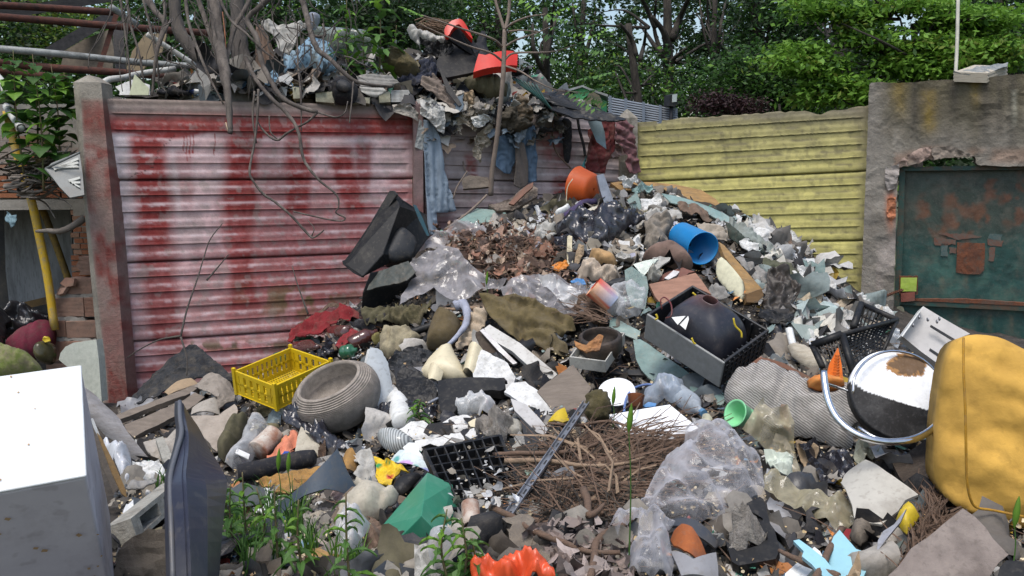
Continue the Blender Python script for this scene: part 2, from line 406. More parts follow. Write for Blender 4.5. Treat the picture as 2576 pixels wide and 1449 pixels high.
# ================================================================ ground, heap and mound
gx=np.arange(-5.5,5.6,.045);gy=np.arange(.9,8.6,.045)
GX,GY=np.meshgrid(gx,gy);GZ=H(GX,GY)
cut=((np.stack([GX,GY],-1)-RP[:2])@RN[:2]<.03)|((np.stack([GX,GY],-1)-YP[:2])@YN[:2]<.03)
GZ=GZ+(fbm(GX,GY,.35,3)-.5)*.09+(fbm(GX,GY,.07,8,2)-.5)*.035-.03
wL=(GX<-2.55)
GZ=np.where(cut&~wL,np.minimum(GZ,.3),GZ)
nx_,ny_=len(gx),len(gy)
F=[(j*nx_+i,j*nx_+i+1,(j+1)*nx_+i+1,(j+1)*nx_+i)for j in range(ny_-1)for i in range(nx_-1)]
m_soil=M('soil',(.028,.024,.02),(.075,.063,.052),rough=.95,bump=.9,scale=9,dirt=.3,dc=(.03,.026,.022),bdist=.02)  # colour kept near black so gaps in the heap read as deep shade
heap=mk('rubbish_heap_ground',np.stack([GX,GY,GZ],-1).reshape(-1,3),F,m_soil,kind='structure',smooth=True)
m_gr=M('grassland',(.035,.06,.02),(.06,.07,.03),rough=.95,bump=.6,scale=3,dirt=.3)
mk('ground',[(-120,-40,-.12),(120,-40,-.12),(120,160,-.12),(-120,160,-.12)],[(0,1,2,3)],m_gr,kind='structure')
# mound of rubbish behind the red wall, level with its top
mc=[(230,230,.1),(480,238,.15),(640,240,.15),(900,250,.15),(1100,262,.15),(1400,300,.15),(1560,318,.15),(700,180,.9),(900,190,.9),(1080,170,.9),(1240,195,.9),(1400,268,.9),(300,225,1.0),(500,222,1.0),(1540,312,.9)]
mcp=[]
for(x,y,o_)in mc:
    q=wallhit(x,y,-o_);mcp.append(q)
mcp=np.array(mcp+[np.array([-3.5,8.5,1.2]),np.array([0,9.5,1.4]),np.array([2.5,9.5,.8]),np.array([-1.5,9,1.6])])
MX,MY=np.meshgrid(np.arange(-3.4,2.2,.06),np.arange(4.9,9.4,.06))
dd_=np.sqrt((MX[...,None]-mcp[:,0])**2+(MY[...,None]-mcp[:,1])**2)+.05
ww=dd_**-3;MZ=(ww*mcp[:,2]).sum(-1)/ww.sum(-1)+(fbm(MX,MY,.3,5)-.5)*.12-.05
inside=(((np.stack([MX,MY],-1)-RP[:2])@RN[:2])<-.07)&(MX>-2.55)
nx2=MX.shape[1]
F=[(j*nx2+i,j*nx2+i+1,(j+1)*nx2+i+1,(j+1)*nx2+i)for j in range(MX.shape[0]-1)for i in range(nx2-1)if inside[j,i]and inside[j+1,i]and inside[j,i+1]and inside[j+1,i+1]]
used=sorted({i for f in F for i in f});mp_={k:i for i,k in enumerate(used)}
mound=mk('rubbish_mound_ground',np.stack([MX,MY,MZ],-1).reshape(-1,3)[used],[tuple(mp_[i]for i in f)for f in F],m_soil,kind='structure',smooth=True)

# ================================================================ corrugated concrete fences
def ridge(ph,v,u,L,endm=.035):
    """height of the face: recessed flat, slope that faces up, proud flat, undercut"""
    f=ph-np.floor(ph)
    h=sst(.30,.62,f)*(1-sst(.955,1.0,f));h=h*.006-.008*np.exp(-((f-.985)/.03)**2)-.004*sst(.0,.2,1-f)
    e=sst(0,1,np.minimum(u*L,(1-u)*L)/endm-.6);h=h*e+.004*(1-e)
    return h-.03*(np.exp(-v/.012)+np.exp(-(1-v)/.012))
def slab(parent,tl,tr,bl,br,plane,paint,nr,nx,vtop=None,ny=72,name='slab'):
    p0,n=plane;c=[hit(*q,p0,n)for q in(tl,tr,bl,br)];L=np.linalg.norm(c[1]-c[0])
    U,Vv=np.meshgrid(np.linspace(0,1,nx),np.linspace(0,1,ny));U=U.ravel();Vv=Vv.ravel()
    if vtop is not None:t=vtop(U);Vv=t+(1-t)*Vv
    W=((c[0][None]*(1-U)[:,None]+c[1][None]*U[:,None])*(1-Vv)[:,None]+(c[2][None]*(1-U)[:,None]+c[3][None]*U[:,None])*Vv[:,None])
    h=ridge(Vv*nr,Vv,U,L);x,y=proj(W)
    ph=(Vv*nr)%1
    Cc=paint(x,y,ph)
    h=h+(fbm(x,y,30,2)-.5)*.006
    W2=W+h[:,None]*n;k=nx*ny
    rim=list(range(nx))+[j*nx+nx-1 for j in range(1,ny)]+[(ny-1)*nx+i for i in range(nx-2,-1,-1)]+[j*nx for j in range(ny-2,0,-1)]
    Vs=np.concatenate([W2,W[rim]-n*.05]);Cc=np.concatenate([Cc,np.tile([.3,.28,.25],(len(rim),1))])
    F=[(j*nx+i,(j+1)*nx+i,(j+1)*nx+i+1,j*nx+i+1)for j in range(ny-1)for i in range(nx-1)]
    m=len(rim);F+=[(rim[i],rim[(i+1)%m],k+(i+1)%m,k+i)for i in range(m)]+[tuple(k+i for i in range(m))]
    return mk(name,Vs,F,m_wall,parent,cols=Cc,smooth=False)
CONC=np.array([.30,.265,.24])
def paint_red(x,y,ph):
    n1=fbm(x,y,60,1);n2=fbm(x,y,9,4);n3=fbm(x,y,200,6);n4=vnoise(x,y,3.0,9)
    C=np.tile(CONC,(len(x),1))*(.75+.5*n1)[:,None]
    hi=sst(.32,.5,ph)*(1-sst(.6,.72,ph))          # upward slope of each rib, whitened as a painted highlight
    # white and pink ground coat
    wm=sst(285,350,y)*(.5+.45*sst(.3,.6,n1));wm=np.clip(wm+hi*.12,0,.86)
    wh=lerp((.66,.60,.63),(.64,.46,.47),sst(.25,.6,n3+(x-300)/1600+(y-500)/900))
    C=C*(1-wm)[:,None]+wh*wm[:,None]
    # pinkish veil low on the wall and right of the centre
    pv=np.clip(.12+sst(560,800,y)*.4+sst(480,680,x)*sst(420,580,y)*.55,0,.78)*(.6+.5*n1)*(1-.55*sst(.45,.7,n2))
    C=C*(1-np.clip(pv,0,1))[:,None]+np.array([.50,.16,.15])*np.clip(pv,0,1)[:,None]
    wx=x+(fbm(x,y,120,12)-.5)*40
    def stroke(x0,y0,x1,y1,w0,w1,s,soft=.5):
        t=np.clip((y-y0)/(y1-y0),0,1);cx=x0+(x1-x0)*t;w=w0+(w1-w0)*t
        return s*(1-sst(1-soft,1+soft,np.abs(wx-cx)/(w*1.1)))*sst(y0-12,y0+10,y)*(1-sst(y1-40,y1+40,y))
    rd=np.zeros(len(x))
    band=sst(268,312,y)*(1-sst(336,350,y+9*np.sin(x/38.)*(x<660)))*(.82+.2*n1)*(x<1042)
    rd=np.maximum(rd,band)
    for s_ in((372,340,392,640,36,42,1.0),(395,600,425,900,42,36,.8),(350,380,360,520,22,20,.45),(606,340,606,560,44,40,.95),(600,540,612,800,38,42,.85),
               (462,380,465,520,18,16,.4),(745,345,745,560,28,34,.9),(765,540,790,900,46,60,.5),(855,370,900,560,36,26,.9),(925,360,915,500,22,16,.75),(905,500,925,700,40,50,.55),
               (690,420,690,800,46,50,.5),(520,620,530,800,40,60,.3),(840,430,850,800,60,70,.45),(980,560,985,800,50,60,.4),(640,350,650,600,60,60,.35),(1015,440,1030,620,26,36,.5),(1028,270,1032,352,26,14,.95),
               (1410,440,1405,545,26,24,.9),(1385,325,1395,425,40,28,.7),(1190,390,1190,470,14,10,.8),(1100,320,1095,620,12,30,.3)):
        rd=np.maximum(rd,stroke(*s_))
    rd=np.maximum(rd,.75*sst(860,890,y)*sst(.35,.75,np.abs(np.sin(y/22.)))*(.4+n1*.8))
    for dx,dl in((470,60),(478,52),(486,40),(540,46),(398,40),(462,35)):
        rd=np.maximum(rd,.9*(np.abs(x-dx-1.5*np.sin(y/9))<1.7)*(y>335)*(y<345+dl))
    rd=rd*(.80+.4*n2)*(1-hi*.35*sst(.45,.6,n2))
    rd=np.clip(rd,0,.96)
    C=C*(1-rd)[:,None]+(np.array([.26,.022,.018])*(.75+.5*n1)[:,None])*rd[:,None]
    # bare specks where the spray missed
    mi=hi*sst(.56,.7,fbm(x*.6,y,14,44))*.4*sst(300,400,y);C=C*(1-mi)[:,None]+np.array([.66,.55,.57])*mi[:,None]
    hl=np.exp(-((ph-.46)/.07)**2)*(.25+.75*sst(.38,.62,fbm(x*.5,y,20,51)))*sst(290,380,y)*.55;C=C*(1-hl)[:,None]+np.array([.70,.60,.62])*hl[:,None]  # thin highlight line painted along the middle of each rib
    mi=.5*sst(.62,.72,fbm(x,y,22,21));C=C*(1-mi)[:,None]+np.array([.33,.27,.25])*mi[:,None]
    # damp moss low right, dark weathered top edge, groove shade painted under the ridges
    ms=sst(.5,.62,fbm(x,y,45,31))*np.exp(-((x-760)/130)**2-((y-755)/50)**2)*.9
    C=C*(1-ms)[:,None]+np.array([.13,.11,.035])*ms[:,None]
    ms=sst(.5,.6,fbm(x,y,30,33))*np.exp(-((y-870)/14)**2)*(x>480)*.8
    C=C*(1-ms)[:,None]+np.array([.09,.08,.03])*ms[:,None]
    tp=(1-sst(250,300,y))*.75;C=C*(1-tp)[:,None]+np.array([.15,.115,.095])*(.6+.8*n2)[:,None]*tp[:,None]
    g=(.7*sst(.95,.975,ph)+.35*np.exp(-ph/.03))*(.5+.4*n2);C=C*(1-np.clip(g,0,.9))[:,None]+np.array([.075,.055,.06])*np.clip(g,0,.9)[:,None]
    # hairline cracks
    for(a,b)in(((440,342),(400,380)),((400,380),(385,420)),((385,420),(340,438)),((340,438),(322,452)),((262,470),(222,478))):
        v=np.array(b,float)-a;t=np.clip(((x-a[0])*v[0]+(y-a[1])*v[1])/(v@v),0,1)
        dd=np.hypot(x-a[0]-t*v[0]+4*(n4-.5),y-a[1]-t*v[1]+4*(vnoise(x,y,5,17)-.5));k=(dd<1.1)*.8
        C=C*(1-k)[:,None]+np.array([.04,.03,.03])*k[:,None]
    b2=(x>1045)    # second bay is greyer
    g=b2*.6;gl=C.mean(1)[:,None];keep=np.clip(rd,0,1)[:,None]
    C=C*(1-g[:,None]*(1-keep))+(gl*np.array([.92,.86,.86]))*(g[:,None]*(1-keep))
    C=C*(1-.06*b2)[:,None]
    return C
def paint_yellow(x,y,ph):
    n1=fbm(x,y,70,1);n2=fbm(x,y,12,4);n3=fbm(x/3,y,26,6);up=1-sst(300,470,y)
    C=np.tile(np.array([.55,.50,.17]),(len(x),1))*(.8+.4*n1)[:,None]
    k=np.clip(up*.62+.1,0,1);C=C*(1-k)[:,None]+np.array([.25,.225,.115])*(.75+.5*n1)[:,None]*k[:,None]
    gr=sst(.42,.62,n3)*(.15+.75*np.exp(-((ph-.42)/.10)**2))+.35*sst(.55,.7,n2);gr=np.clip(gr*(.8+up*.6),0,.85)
    C=C*(1-gr)[:,None]+np.array([.15,.135,.075])*gr[:,None]
    lo=sst(560,760,y)*sst(.45,.6,n1)*.4;C=C*(1-lo)[:,None]+np.array([.2,.2,.06])*lo[:,None]
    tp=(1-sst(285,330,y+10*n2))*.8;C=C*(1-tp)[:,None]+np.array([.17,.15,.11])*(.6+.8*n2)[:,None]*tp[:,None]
    rt=sst(2140,2180,x)*.5;C=C*(1-rt)[:,None]+np.array([.24,.21,.13])*rt[:,None]
    g=(.45*sst(.95,.975,ph)+.25*np.exp(-ph/.04));C=C*(1-np.clip(g,0,.8))[:,None]+np.array([.09,.08,.04])*np.clip(g,0,.8)[:,None]  # shade of the rib grooves painted into the yellow
    return C
fl=E('precast_wall','precast concrete fence bay with red and white spray painted ribbed slabs, left of the heap','wall',P(640,1000,5.4))
xl=lambda y:264+.083*(y-245)
ysL=[246,453,662,861,1060,1180];ysR=[264,449,632,813,992,1100]
for i in range(4):
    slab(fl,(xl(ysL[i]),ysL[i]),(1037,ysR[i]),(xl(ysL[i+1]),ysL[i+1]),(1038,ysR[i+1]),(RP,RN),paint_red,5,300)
fl2=E('precast_wall','dirty greyish pink fence bay half hidden by hanging clothes, between red wall and yellow wall','wall',P(1300,700,6.4))
for i in range(4):
    yl=[267,451,632,812,990];yr=[303,461,618,775,930]
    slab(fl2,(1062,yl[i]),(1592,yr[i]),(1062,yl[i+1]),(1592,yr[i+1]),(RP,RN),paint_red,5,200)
fy=E('precast_wall','yellow painted ribbed concrete fence with broken mossy top edge','wall',P(1900,700,6.5))
def vt(u):
    x=1600+u*578
    t=.015*fbm(x,x*0,25,2)+.02*(np.abs(x-1665)<7)*2+.05*(x<1720)*(1-sst(1690,1740,x))*0.6
    return t+.075*np.exp(-((x-2062)/20)**2)+.03*sst(2060,2080,x)*(1-sst(2120,2165,x))+.03*sst(1700,1800,x)*vnoise(x,x*0,14,6)
yl=[302,458,614,770,926];yr=[262,430,605,781,956];xr=[2186,2180,2172,2166,2160]
for i in range(4):
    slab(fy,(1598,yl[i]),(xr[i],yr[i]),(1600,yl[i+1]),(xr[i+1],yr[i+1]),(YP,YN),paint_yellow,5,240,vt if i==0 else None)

# posts
def post(pts,label,paint,name='concrete_post',apex=None,depth=.14):
    """pts: rows of (y, xl, xc, xr, d): left chamfer, front left, front right"""
    rows=[]
    ys=np.linspace(pts[0][0],pts[-1][0],70)
    for y in ys:
        v=[np.interp(y,[p[0]for p in pts],[p[k]for p in pts])for k in(1,2,3,4)]
        a=P(v[0],y,v[3]+.035);b=P(v[1],y,v[3]);c=P(v[2],y,v[3]+.02);rows.append([a,b,c,c+np.array([.0,depth,0]),a+np.array([0,depth,0])])
    V=np.array(rows).reshape(-1,3);m=5;k=len(rows)
    # split the front for paint detail
    W=[];
    for r in rows:
        q=[r[0]]+[r[1]+(r[2]-r[1])*t for t in np.linspace(0,1,14)]+[r[3],r[4]];W+=q
    m=17;V=np.array(W);F=[(i*m+j,(i+1)*m+j,(i+1)*m+(j+1)%m,i*m+(j+1)%m)for i in range(k-1)for j in range(m)]
    ap=P(*apex);V=np.concatenate([V,[ap,ap+np.array([0,depth,0])]]);A=len(V)-2
    F+=[(A,(j+1)%m,j)if 0<=j<14 else(A+1,(j+1)%m,j)for j in range(m)if j not in(14,16)]+[(A,A+1,15,14),(A+1,A,0,16)]
    F.append(tuple((k-1)*m+j for j in range(m)))
    o=mk(name,V,F,m_rough,label=label,cat='post');S_paint(o,paint);fix(o);return o
def pp(x,y,V):
    n1=fbm(x,y,40,1);n2=fbm(x,y,8,3);C=np.tile([.27,.245,.205],(len(x),1))*(.65+.7*n1)[:,None]
    xc=np.interp(y,[200,483,966],[200,215,268]);f=sst(0,6,x-xc)
    r=f*np.clip(.35+.6*sst(.35,.6,n1)*(y>360)+.6*np.exp(-((y-300)/42)**2)-.5*(y<250),0,.9)
    r=np.maximum(r,f*.65*sst(700,830,y)*(x>np.interp(y,[600,966],[240,290])-18));r*=(.7+.5*n2)
    C=C*(1-r)[:,None]+np.array([.19,.035,.028])*r[:,None]
    v=f*(1-r)*.35*(y>340);return C*(1-v)[:,None]+np.array([.34,.22,.21])*v[:,None]
post([(207,184,200,254,5.02),(483,208,214,279,5.04),(966,254,268,318,5.12),(1060,262,277,328,5.15)],'leaning concrete post with pointed top and red sprayed face, left end of red wall',pp,apex=(222,188,5.06))
def pp2(x,y,V):
    n1=fbm(x,y,40,1);C=np.tile([.22,.15,.145],(len(x),1))*(.6+.7*n1)[:,None]
    r=sst(480,560,y)*.7*(.6+.6*n1);C=C*(1-r)[:,None]+np.array([.24,.03,.025])*r[:,None];return C
post([(262,1038,1040,1064,WD(1040,.0)-.02),(1000,1040,1043,1066,WD(1040)+.08)],'narrow fence post between the two red wall bays, mostly hidden by hanging jeans',pp2,apex=(1052,250,WD(1050)))
def pp3(x,y,V):
    n1=fbm(x,y,18,1);n2=fbm(x,y,5,3);C=np.tile([.20,.185,.15],(len(x),1))*(.5+.9*n1)[:,None]
    k=sst(.5,.6,n2)*.5;return C*(1-k)[:,None]+np.array([.33,.3,.27])*k[:,None]
post([(296,1556,1560,1604,WD(1580)-.09),(1000,1560,1566,1606,WD(1580)-.02)],'weathered corner post with crumbled rounded head where red and yellow fences meet',pp3,apex=(1578,274,WD(1580)),depth=.12)

# ================================================================ gate wall on the right
GP,GN=vplane(YW0,YW1,.13)
def gh(x,y,off=0.0):return hit(x,y,GP+GN*off,GN)
def dgate(x,y,off=0.0):return float(np.dot(gh(x,y,off)-EYE,_F))
def pg(x,y,V):
    n1=fbm(x,y,60,1);n2=fbm(x,y,9,4);n3=fbm(x*2.2,y*.5,60,6)
    C=np.tile([.235,.215,.185],(len(x),1))*(.7+.6*n1)[:,None]
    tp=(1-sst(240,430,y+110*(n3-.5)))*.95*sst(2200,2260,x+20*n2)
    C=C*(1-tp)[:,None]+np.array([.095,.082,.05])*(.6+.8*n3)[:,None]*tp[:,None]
    ms=.8*np.exp(-((x-2334-6*n2)/17)**2)*sst(215,240,y)*(1-sst(300,360,y))+.55*np.exp(-((x-2262)/18)**2)*(1-sst(240,330,y))+.5*np.exp(-((x-2455)/12)**2)*(1-sst(230,290,y))
    ms*=.5+.8*n2;C=C*(1-np.clip(ms,0,1))[:,None]+np.array([.23,.155,.02])*np.clip(ms,0,1)[:,None]
    for sx,w,y1 in((2300,8,360),(2480,14,380),(2515,10,370),(2400,9,330),(2545,10,400)):
        k=.6*np.exp(-((x-sx+6*(n2-.5))/w)**2)*(1-sst(y1-60,y1,y));C=C*(1-k)[:,None]+np.array([.035,.032,.028])*k[:,None]
    k=.7*np.exp(-((x-2552)/5)**2)*(y>225)*(1-sst(300,330,y));C=C*(1-k)[:,None]+np.array([.35,.34,.27])*k[:,None]
    # broken render along the lintel and jamb shows the brick
    ed=np.minimum(np.abs(y-405)/22+(x<2262)*9,99);lin=sst(.2,.9,1.2-np.abs(y-np.interp(x,[2260,2330,2420,2576],[405,385,392,392]))/28)*sst(.35,.55,n1)*(x>2250)
    C=C*(1-lin*.6)[:,None]+np.array([.26,.16,.11])*(lin*.6)[:,None]
    jb=np.exp(-((x-2240)/10)**2)*np.maximum(np.exp(-((y-530)/40)**2),.8*np.exp(-((y-500)/16)**2));C=C*(1-jb)[:,None]+np.array([.50,.15,.06])*jb[:,None]
    lt=sst(560,620,y)*(x>2205)*.5*sst(.3,.6,n1);C=C*(1-lt)[:,None]+np.array([.42,.36,.33])*lt[:,None]
    return C
gw=E('gate_wall','rendered concrete wall with rust and moss streaks above the green gate','wall',gh(2210,820))
out_=[(2187,214),(2192,208),(2215,206),(2240,208),(2262,209),(2290,207),(2330,204),(2370,201),(2400,201),(2440,198),(2480,197),(2520,190),(2576,186),(2640,182),(2660,420),
        (2576,418),(2530,419),(2490,417),(2458,414),(2452,394),(2430,392),(2400,394),(2380,397),(2365,396),(2350,404),(2338,400),(2322,406),(2300,413),(2262,420),(2258,470),(2256,520),(2253,600),(2250,700),(2247,800),(2244,1000),(2150,1000),(2160,860),(2165,760),(2175,520),(2180,380)]
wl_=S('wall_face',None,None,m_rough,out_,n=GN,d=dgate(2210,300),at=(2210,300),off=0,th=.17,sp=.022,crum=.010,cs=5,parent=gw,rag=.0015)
S_paint(wl_,pg)
# loose render flakes round the lintel, brick stubs in the jamb
for k,pts in enumerate([[(2258,410),(2285,388),(2320,372),(2345,368),(2340,392),(2310,412),(2262,422)],[(2340,372),(2385,366),(2420,380),(2450,392),(2415,396),(2375,397),(2350,402)],[(2228,420),(2262,412),(2262,440),(2250,475),(2235,480),(2225,455)],[(2232,500),(2254,495),(2253,545),(2240,560),(2230,540)]]):
    o=S('render_flake',None,None,m_rough,pts,n=GN,d=dgate(pts[0][0],pts[0][1]),at=pts[0],off=.012,th=.02,sp=.018,crum=.014,cs=14,rag=.002,parent=gw)
    S_paint(o,lambda x,y,V,k=k:np.tile([(.33,.24,.2),(.24,.2,.165),(.30,.27,.25),(.42,.16,.08)][k],(len(x),1))*(.6+.8*fbm(x,y,10,k))[:,None])
# the gate: leaf, frame, rail, plates
gd=E('metal_gate','dark green steel gate with rust blooms, tape remnants and chained hasp','gate',gh(2400,1000,-.1))
def pgate(x,y,V):
    n1=fbm(x,y,70,1);n2=fbm(x,y,12,4);n3=fbm(x,y,28,8)
    C=np.tile([.014,.060,.052],(len(x),1))*(.7+.6*n1)[:,None]
    up=(1-sst(560,640,y));k=up*.55;C=C*(1-k)[:,None]+np.array([.045,.038,.026])*k[:,None]
    cx,cy=2420,530;rr=np.hypot((x-cx)/150,(y-cy)/95)
    k=sst(.50,.66,fbm(x,y,34,8,5))*(1-sst(.6,1.15,rr))*.62;C=C*(1-k)[:,None]+np.array([.17,.055,.02])*k[:,None]
    k=sst(.58,.66,fbm(x,y,30,15))*(x>2480)*up*.6;C=C*(1-k)[:,None]+np.array([.16,.05,.02])*k[:,None]
    for sx,y0,y1 in((2430,690,740),(2405,780,850),(2490,790,860),(2545,790,870),(2370,700,760),(2280,790,840)):
        k=.4*np.exp(-((x-sx)/5)**2)*(y>y0)*(1-sst(y0,y1,y));C=C*(1-k)[:,None]+np.array([.2,.12,.06])*k[:,None]
    k=.22*sst(.55,.65,fbm(x,y*.6,40,19))*(y>640);C=C*(1-k)[:,None]+np.array([.10,.2,.15])*k[:,None]
    C=C*(1-.25*(n2>.6))[:,None];return C
o=S('gate_leaf',None,None,m_metalp,[(2266,424),(2640,420),(2640,1000),(2245,1000),(2250,800),(2262,560)],n=GN,d=dgate(2300,600,-.10),at=(2300,600),off=0,th=.01,sp=.02,crum=.003,cs=4,parent=gd);S_paint(o,pgate)
m_gf=M('green_frame_paint',(.018,.066,.058),(.03,.05,.04),rough=.55,dirt=.5,dc=(.12,.05,.025),scale=12)
m_rust=M('rust',(.16,.055,.025),(.07,.03,.02),rough=.9,bump=.6,scale=20,dirt=.3)
S('frame_bar',None,None,m_gf,[(2263,420),(2640,414),(2640,426),(2275,430)],n=GN,d=dgate(2300,425,-.05),at=(2300,425),off=0,th=.05,parent=gd)
S('frame_bar',None,None,m_gf,[(2263,420),(2277,428),(2272,600),(2262,800),(2258,1000),(2244,1000),(2248,800),(2256,600)],n=GN,d=dgate(2265,600,-.055),at=(2265,600),off=0,th=.05,parent=gd)
S('rail',None,None,m_gf,[(2255,752),(2640,772),(2640,786),(2255,766)],n=GN,d=dgate(2400,765,-.06),at=(2400,765),off=0,th=.045,sp=.03,parent=gd)
S('rail_rust',None,None,m_rust,[(2300,752),(2420,752),(2520,758),(2640,765),(2640,772),(2300,757)],n=GN,d=dgate(2400,757,-.055),at=(2400,757),off=0,th=.04,rag=.001,sp=.03,parent=gd)
S('rust_plate',None,None,m_rust,[(2408,610),(2478,612),(2476,680),(2466,690),(2436,690),(2405,686)],n=GN,d=dgate(2440,650,-.09),at=(2440,650),off=0,th=.006,sp=.02,crum=.004,rag=.001,parent=gd)
m_tape=M('old_tape',(.22,.16,.12),(.12,.14,.13),rough=.5,scale=30,dirt=.3)
for pts,c in(([(2350,598),(2405,603),(2404,616),(2352,617)],0),([(2358,586),(2430,588),(2470,596),(2410,604)],0),([(2368,612),(2385,612),(2385,645),(2366,644)],1),([(2490,588),(2522,590),(2518,604),(2485,602)],1),([(2484,600),(2525,606),(2520,620),(2485,616)],0),([(2490,622),(2504,622),(2500,657),(2486,655)],0),([(2388,622),(2406,624),(2404,638),(2388,638)],0)):
    S('tape_strip',None,None,[M('pale_tape',(.10,.09,.075),(.14,.05,.03),rough=.5,scale=40),M('blue_tape',(.04,.085,.085),(.1,.12,.11),rough=.5,scale=40)][c],pts,n=GN,d=dgate(2440,610,-.094),at=(2440,610),off=0,th=.001,sp=.02,rag=.0025,parent=gd)
S('hasp_cover',None,None,M('lime_paint',(.30,.42,.05),(.36,.47,.09),rough=.6,dirt=.2,scale=25),[(2266,699),(2307,699),(2305,733),(2265,733)],n=GN,d=dgate(2285,715,-.03),at=(2285,715),off=0,th=.012,sp=.01,crum=.002,parent=gd)
S('hasp_plate',None,None,m_rust,[(2262,694),(2309,694),(2309,740),(2262,740)],n=GN,d=dgate(2285,715,-.045),at=(2285,715),off=0,th=.01,sp=.01,rag=.0015,parent=gd)
S('hasp_block',None,None,M('red_oxide',(.22,.07,.05),rough=.8,scale=20),[(2266,738),(2302,734),(2301,757),(2266,760)],n=GN,d=dgate(2285,745,-.03),at=(2285,745),off=0,th=.04,parent=gd)
S('lock_plate',None,None,M('dull_brass',(.32,.31,.22),(.2,.2,.15),rough=.5,metal=.4,scale=30),[(2254,775),(2262,770),(2272,772),(2276,785),(2275,812),(2266,820),(2255,818)],n=GN,d=dgate(2265,795,-.04),at=(2265,795),off=0,th=.012,rnd=1,parent=gd)
TB('gate_handle',None,None,M('zinc',(.5,.5,.48),metal=.8,rough=.35,dirt=.1),[(2253,788,dgate(2262,790,-.0)),(2268,791,dgate(2262,790,.02)),(2292,801,dgate(2262,790,.03))],.008,parent=gd)
ch=[P(x,y,dgate(x,y,.05 if x<2250 else-.0))for x,y in((2180,748),(2205,751),(2228,745),(2248,737),(2272,729))]
path=catmull(ch,8);path=path[::1]
chain=E('rusty_chain','short rusty chain from the hole in the pillar to the gate hasp','chain',path[0])
for i in range(0,len(path)-1):
    a,b=path[i],path[i+1];t=unit(b-a);s=unit(np.cross(t,(0,0,1)));u=np.cross(s,t);w=s if i%2 else u;c=(a+b)/2;ln=np.linalg.norm(b-a)*.72
    lp=[c+t*math.cos(q)*ln+w*math.sin(q)*.009 for q in np.linspace(0,6.283,11)]
    mb=MB();mb.tube(lp,.0032,5,cap=False);mb.out('link',m_rust,chain,smooth=True)
# ================================================================ book and pole on the gate wall
bk=E('phone_book','fat swollen phone book lying on top of the gate wall beside a pale pole','book',gh(2440,200))
m_paper=M('old_paper',(.48,.44,.36),(.36,.32,.25),rough=.9,bump=.5,scale=60,stretch=(.3,.3,5),dirt=.2)
d_=dgate(2484,205,.03);q=P(2484,184,d_);e=[P(2399,181,d_+.05)-q,P(2534,166,d_+.2)-q,P(2484,209,d_+.01)-q]
mb=MB();
for k in range(9):
    z0,z1=k/9,(k+.8)/9;j=.015*math.sin(k*2.1);mb.hexa(q,*e,r=(0-j,1+j,0,1,z0,z1))
mb.out('page_block',m_paper,bk)
S('cover',None,None,M('slate_card',(.11,.13,.14),(.3,.3,.28),rough=.6,scale=20),[(2398,181),(2430,176),(2470,166),(2500,163),(2536,158),(2534,168),(2505,176),(2484,182),(2440,184)],n=(0,-.45,1),d=dgate(2484,180,-.03),at=(2484,180),off=0,th=.006,crum=.01,parent=bk)
TB('pale_pole','thin pale rod standing upright behind the book on the gate wall','pole',M('cream_rod',(.56,.54,.46),rough=.6,dirt=.15),[(2403,206,5.95),(2408,100,5.98),(2411,-60,6.02)],.0125)
# ================================================================ woods behind the walls
def leafmat(key,c,c2,tr=.35):
    return M(key,c,c2,rough=.55,bump=0,scale=3,dirt=0,trans=tr,spec=.3)
LM=[leafmat('leaf_dark',(.013,.032,.010),(.024,.052,.013)),leafmat('leaf_mid',(.034,.092,.018),(.056,.13,.022)),
      leafmat('leaf_light',(.13,.27,.032),(.17,.32,.04)),leafmat('leaf_yellow',(.13,.19,.03),(.16,.2,.03)),leafmat('leaf_maroon',(.028,.012,.013),(.042,.018,.018),.2),
      leafmat('leaf_weed',(.07,.16,.035),(.10,.20,.05),.3)]
def leaves(name,cen,per,spread,size,w,parent=None,asp=.55,droop=.3,seed=0,**kw):
    """clumps of small pointed leaves: cen (N,3) clump centres, spread (3,), size mean leaf length, w weights of the leaf materials"""
    rg=np.random.RandomState(seed+17);N=len(cen)*per
    c=np.repeat(np.asarray(cen),per,0)+rg.randn(N,3)*np.asarray(spread)
    d=rg.randn(N,3);d[:,2]=d[:,2]*.5-droop;d/=np.linalg.norm(d,axis=1)[:,None]
    nn=rg.randn(N,3)*.8+[0,-.3,1.0];s=np.cross(d,nn);s/=np.linalg.norm(s,axis=1)[:,None]+1e-9
    L=size*(.6+.8*rg.rand(N))[:,None]
    V=np.stack([c,c+d*L*.5+s*L*asp*.5,c+d*L,c+d*L*.5-s*L*asp*.5],1)
    mi=rg.choice(len(LM),size=len(cen),p=np.array(w)/sum(w));mi=np.repeat(mi,per);sw=rg.rand(N)<.3
    mi[sw]=rg.choice(len(LM),size=sw.sum(),p=np.array(w)/sum(w))
    if len(cen)and np.linalg.norm(cen[0]-EYE)>9:      # natural windows between the crowns
        lx,ly=proj(c);kp=np.ones(N,bool)
        for a,b,hw,hh in holes:kp&=~((((lx-a)/hw)**2+((ly-b)/hh)**2<.8+.7*rg.rand(N))&(rg.rand(N)<.95))
        V=V[kp];mi=mi[kp]
    return mk_fast(name,V.reshape(-1,3),4,LM,parent,midx=mi,**kw)
holes=[(1640,75,62,50),(1600,125,36,22),(1535,45,22,40),(2085,70,16,50),(2270,45,60,26),(2280,95,40,16),(1700,140,16,30),(1310,110,22,50),(1360,90,16,22),(1930,90,10,40),(1480,100,20,24),(1560,20,20,20),(1755,60,12,36),(2330,20,22,14),(225,8,30,10),(480,40,14,16)]
holes=[(a,b,w*.78,hh*.78)for a,b,w,hh in holes]
def in_hole(x,y,k=1.0):return any(((x-a)/w)**2+((y-b)/hh)**2<k for a,b,w,hh in holes)
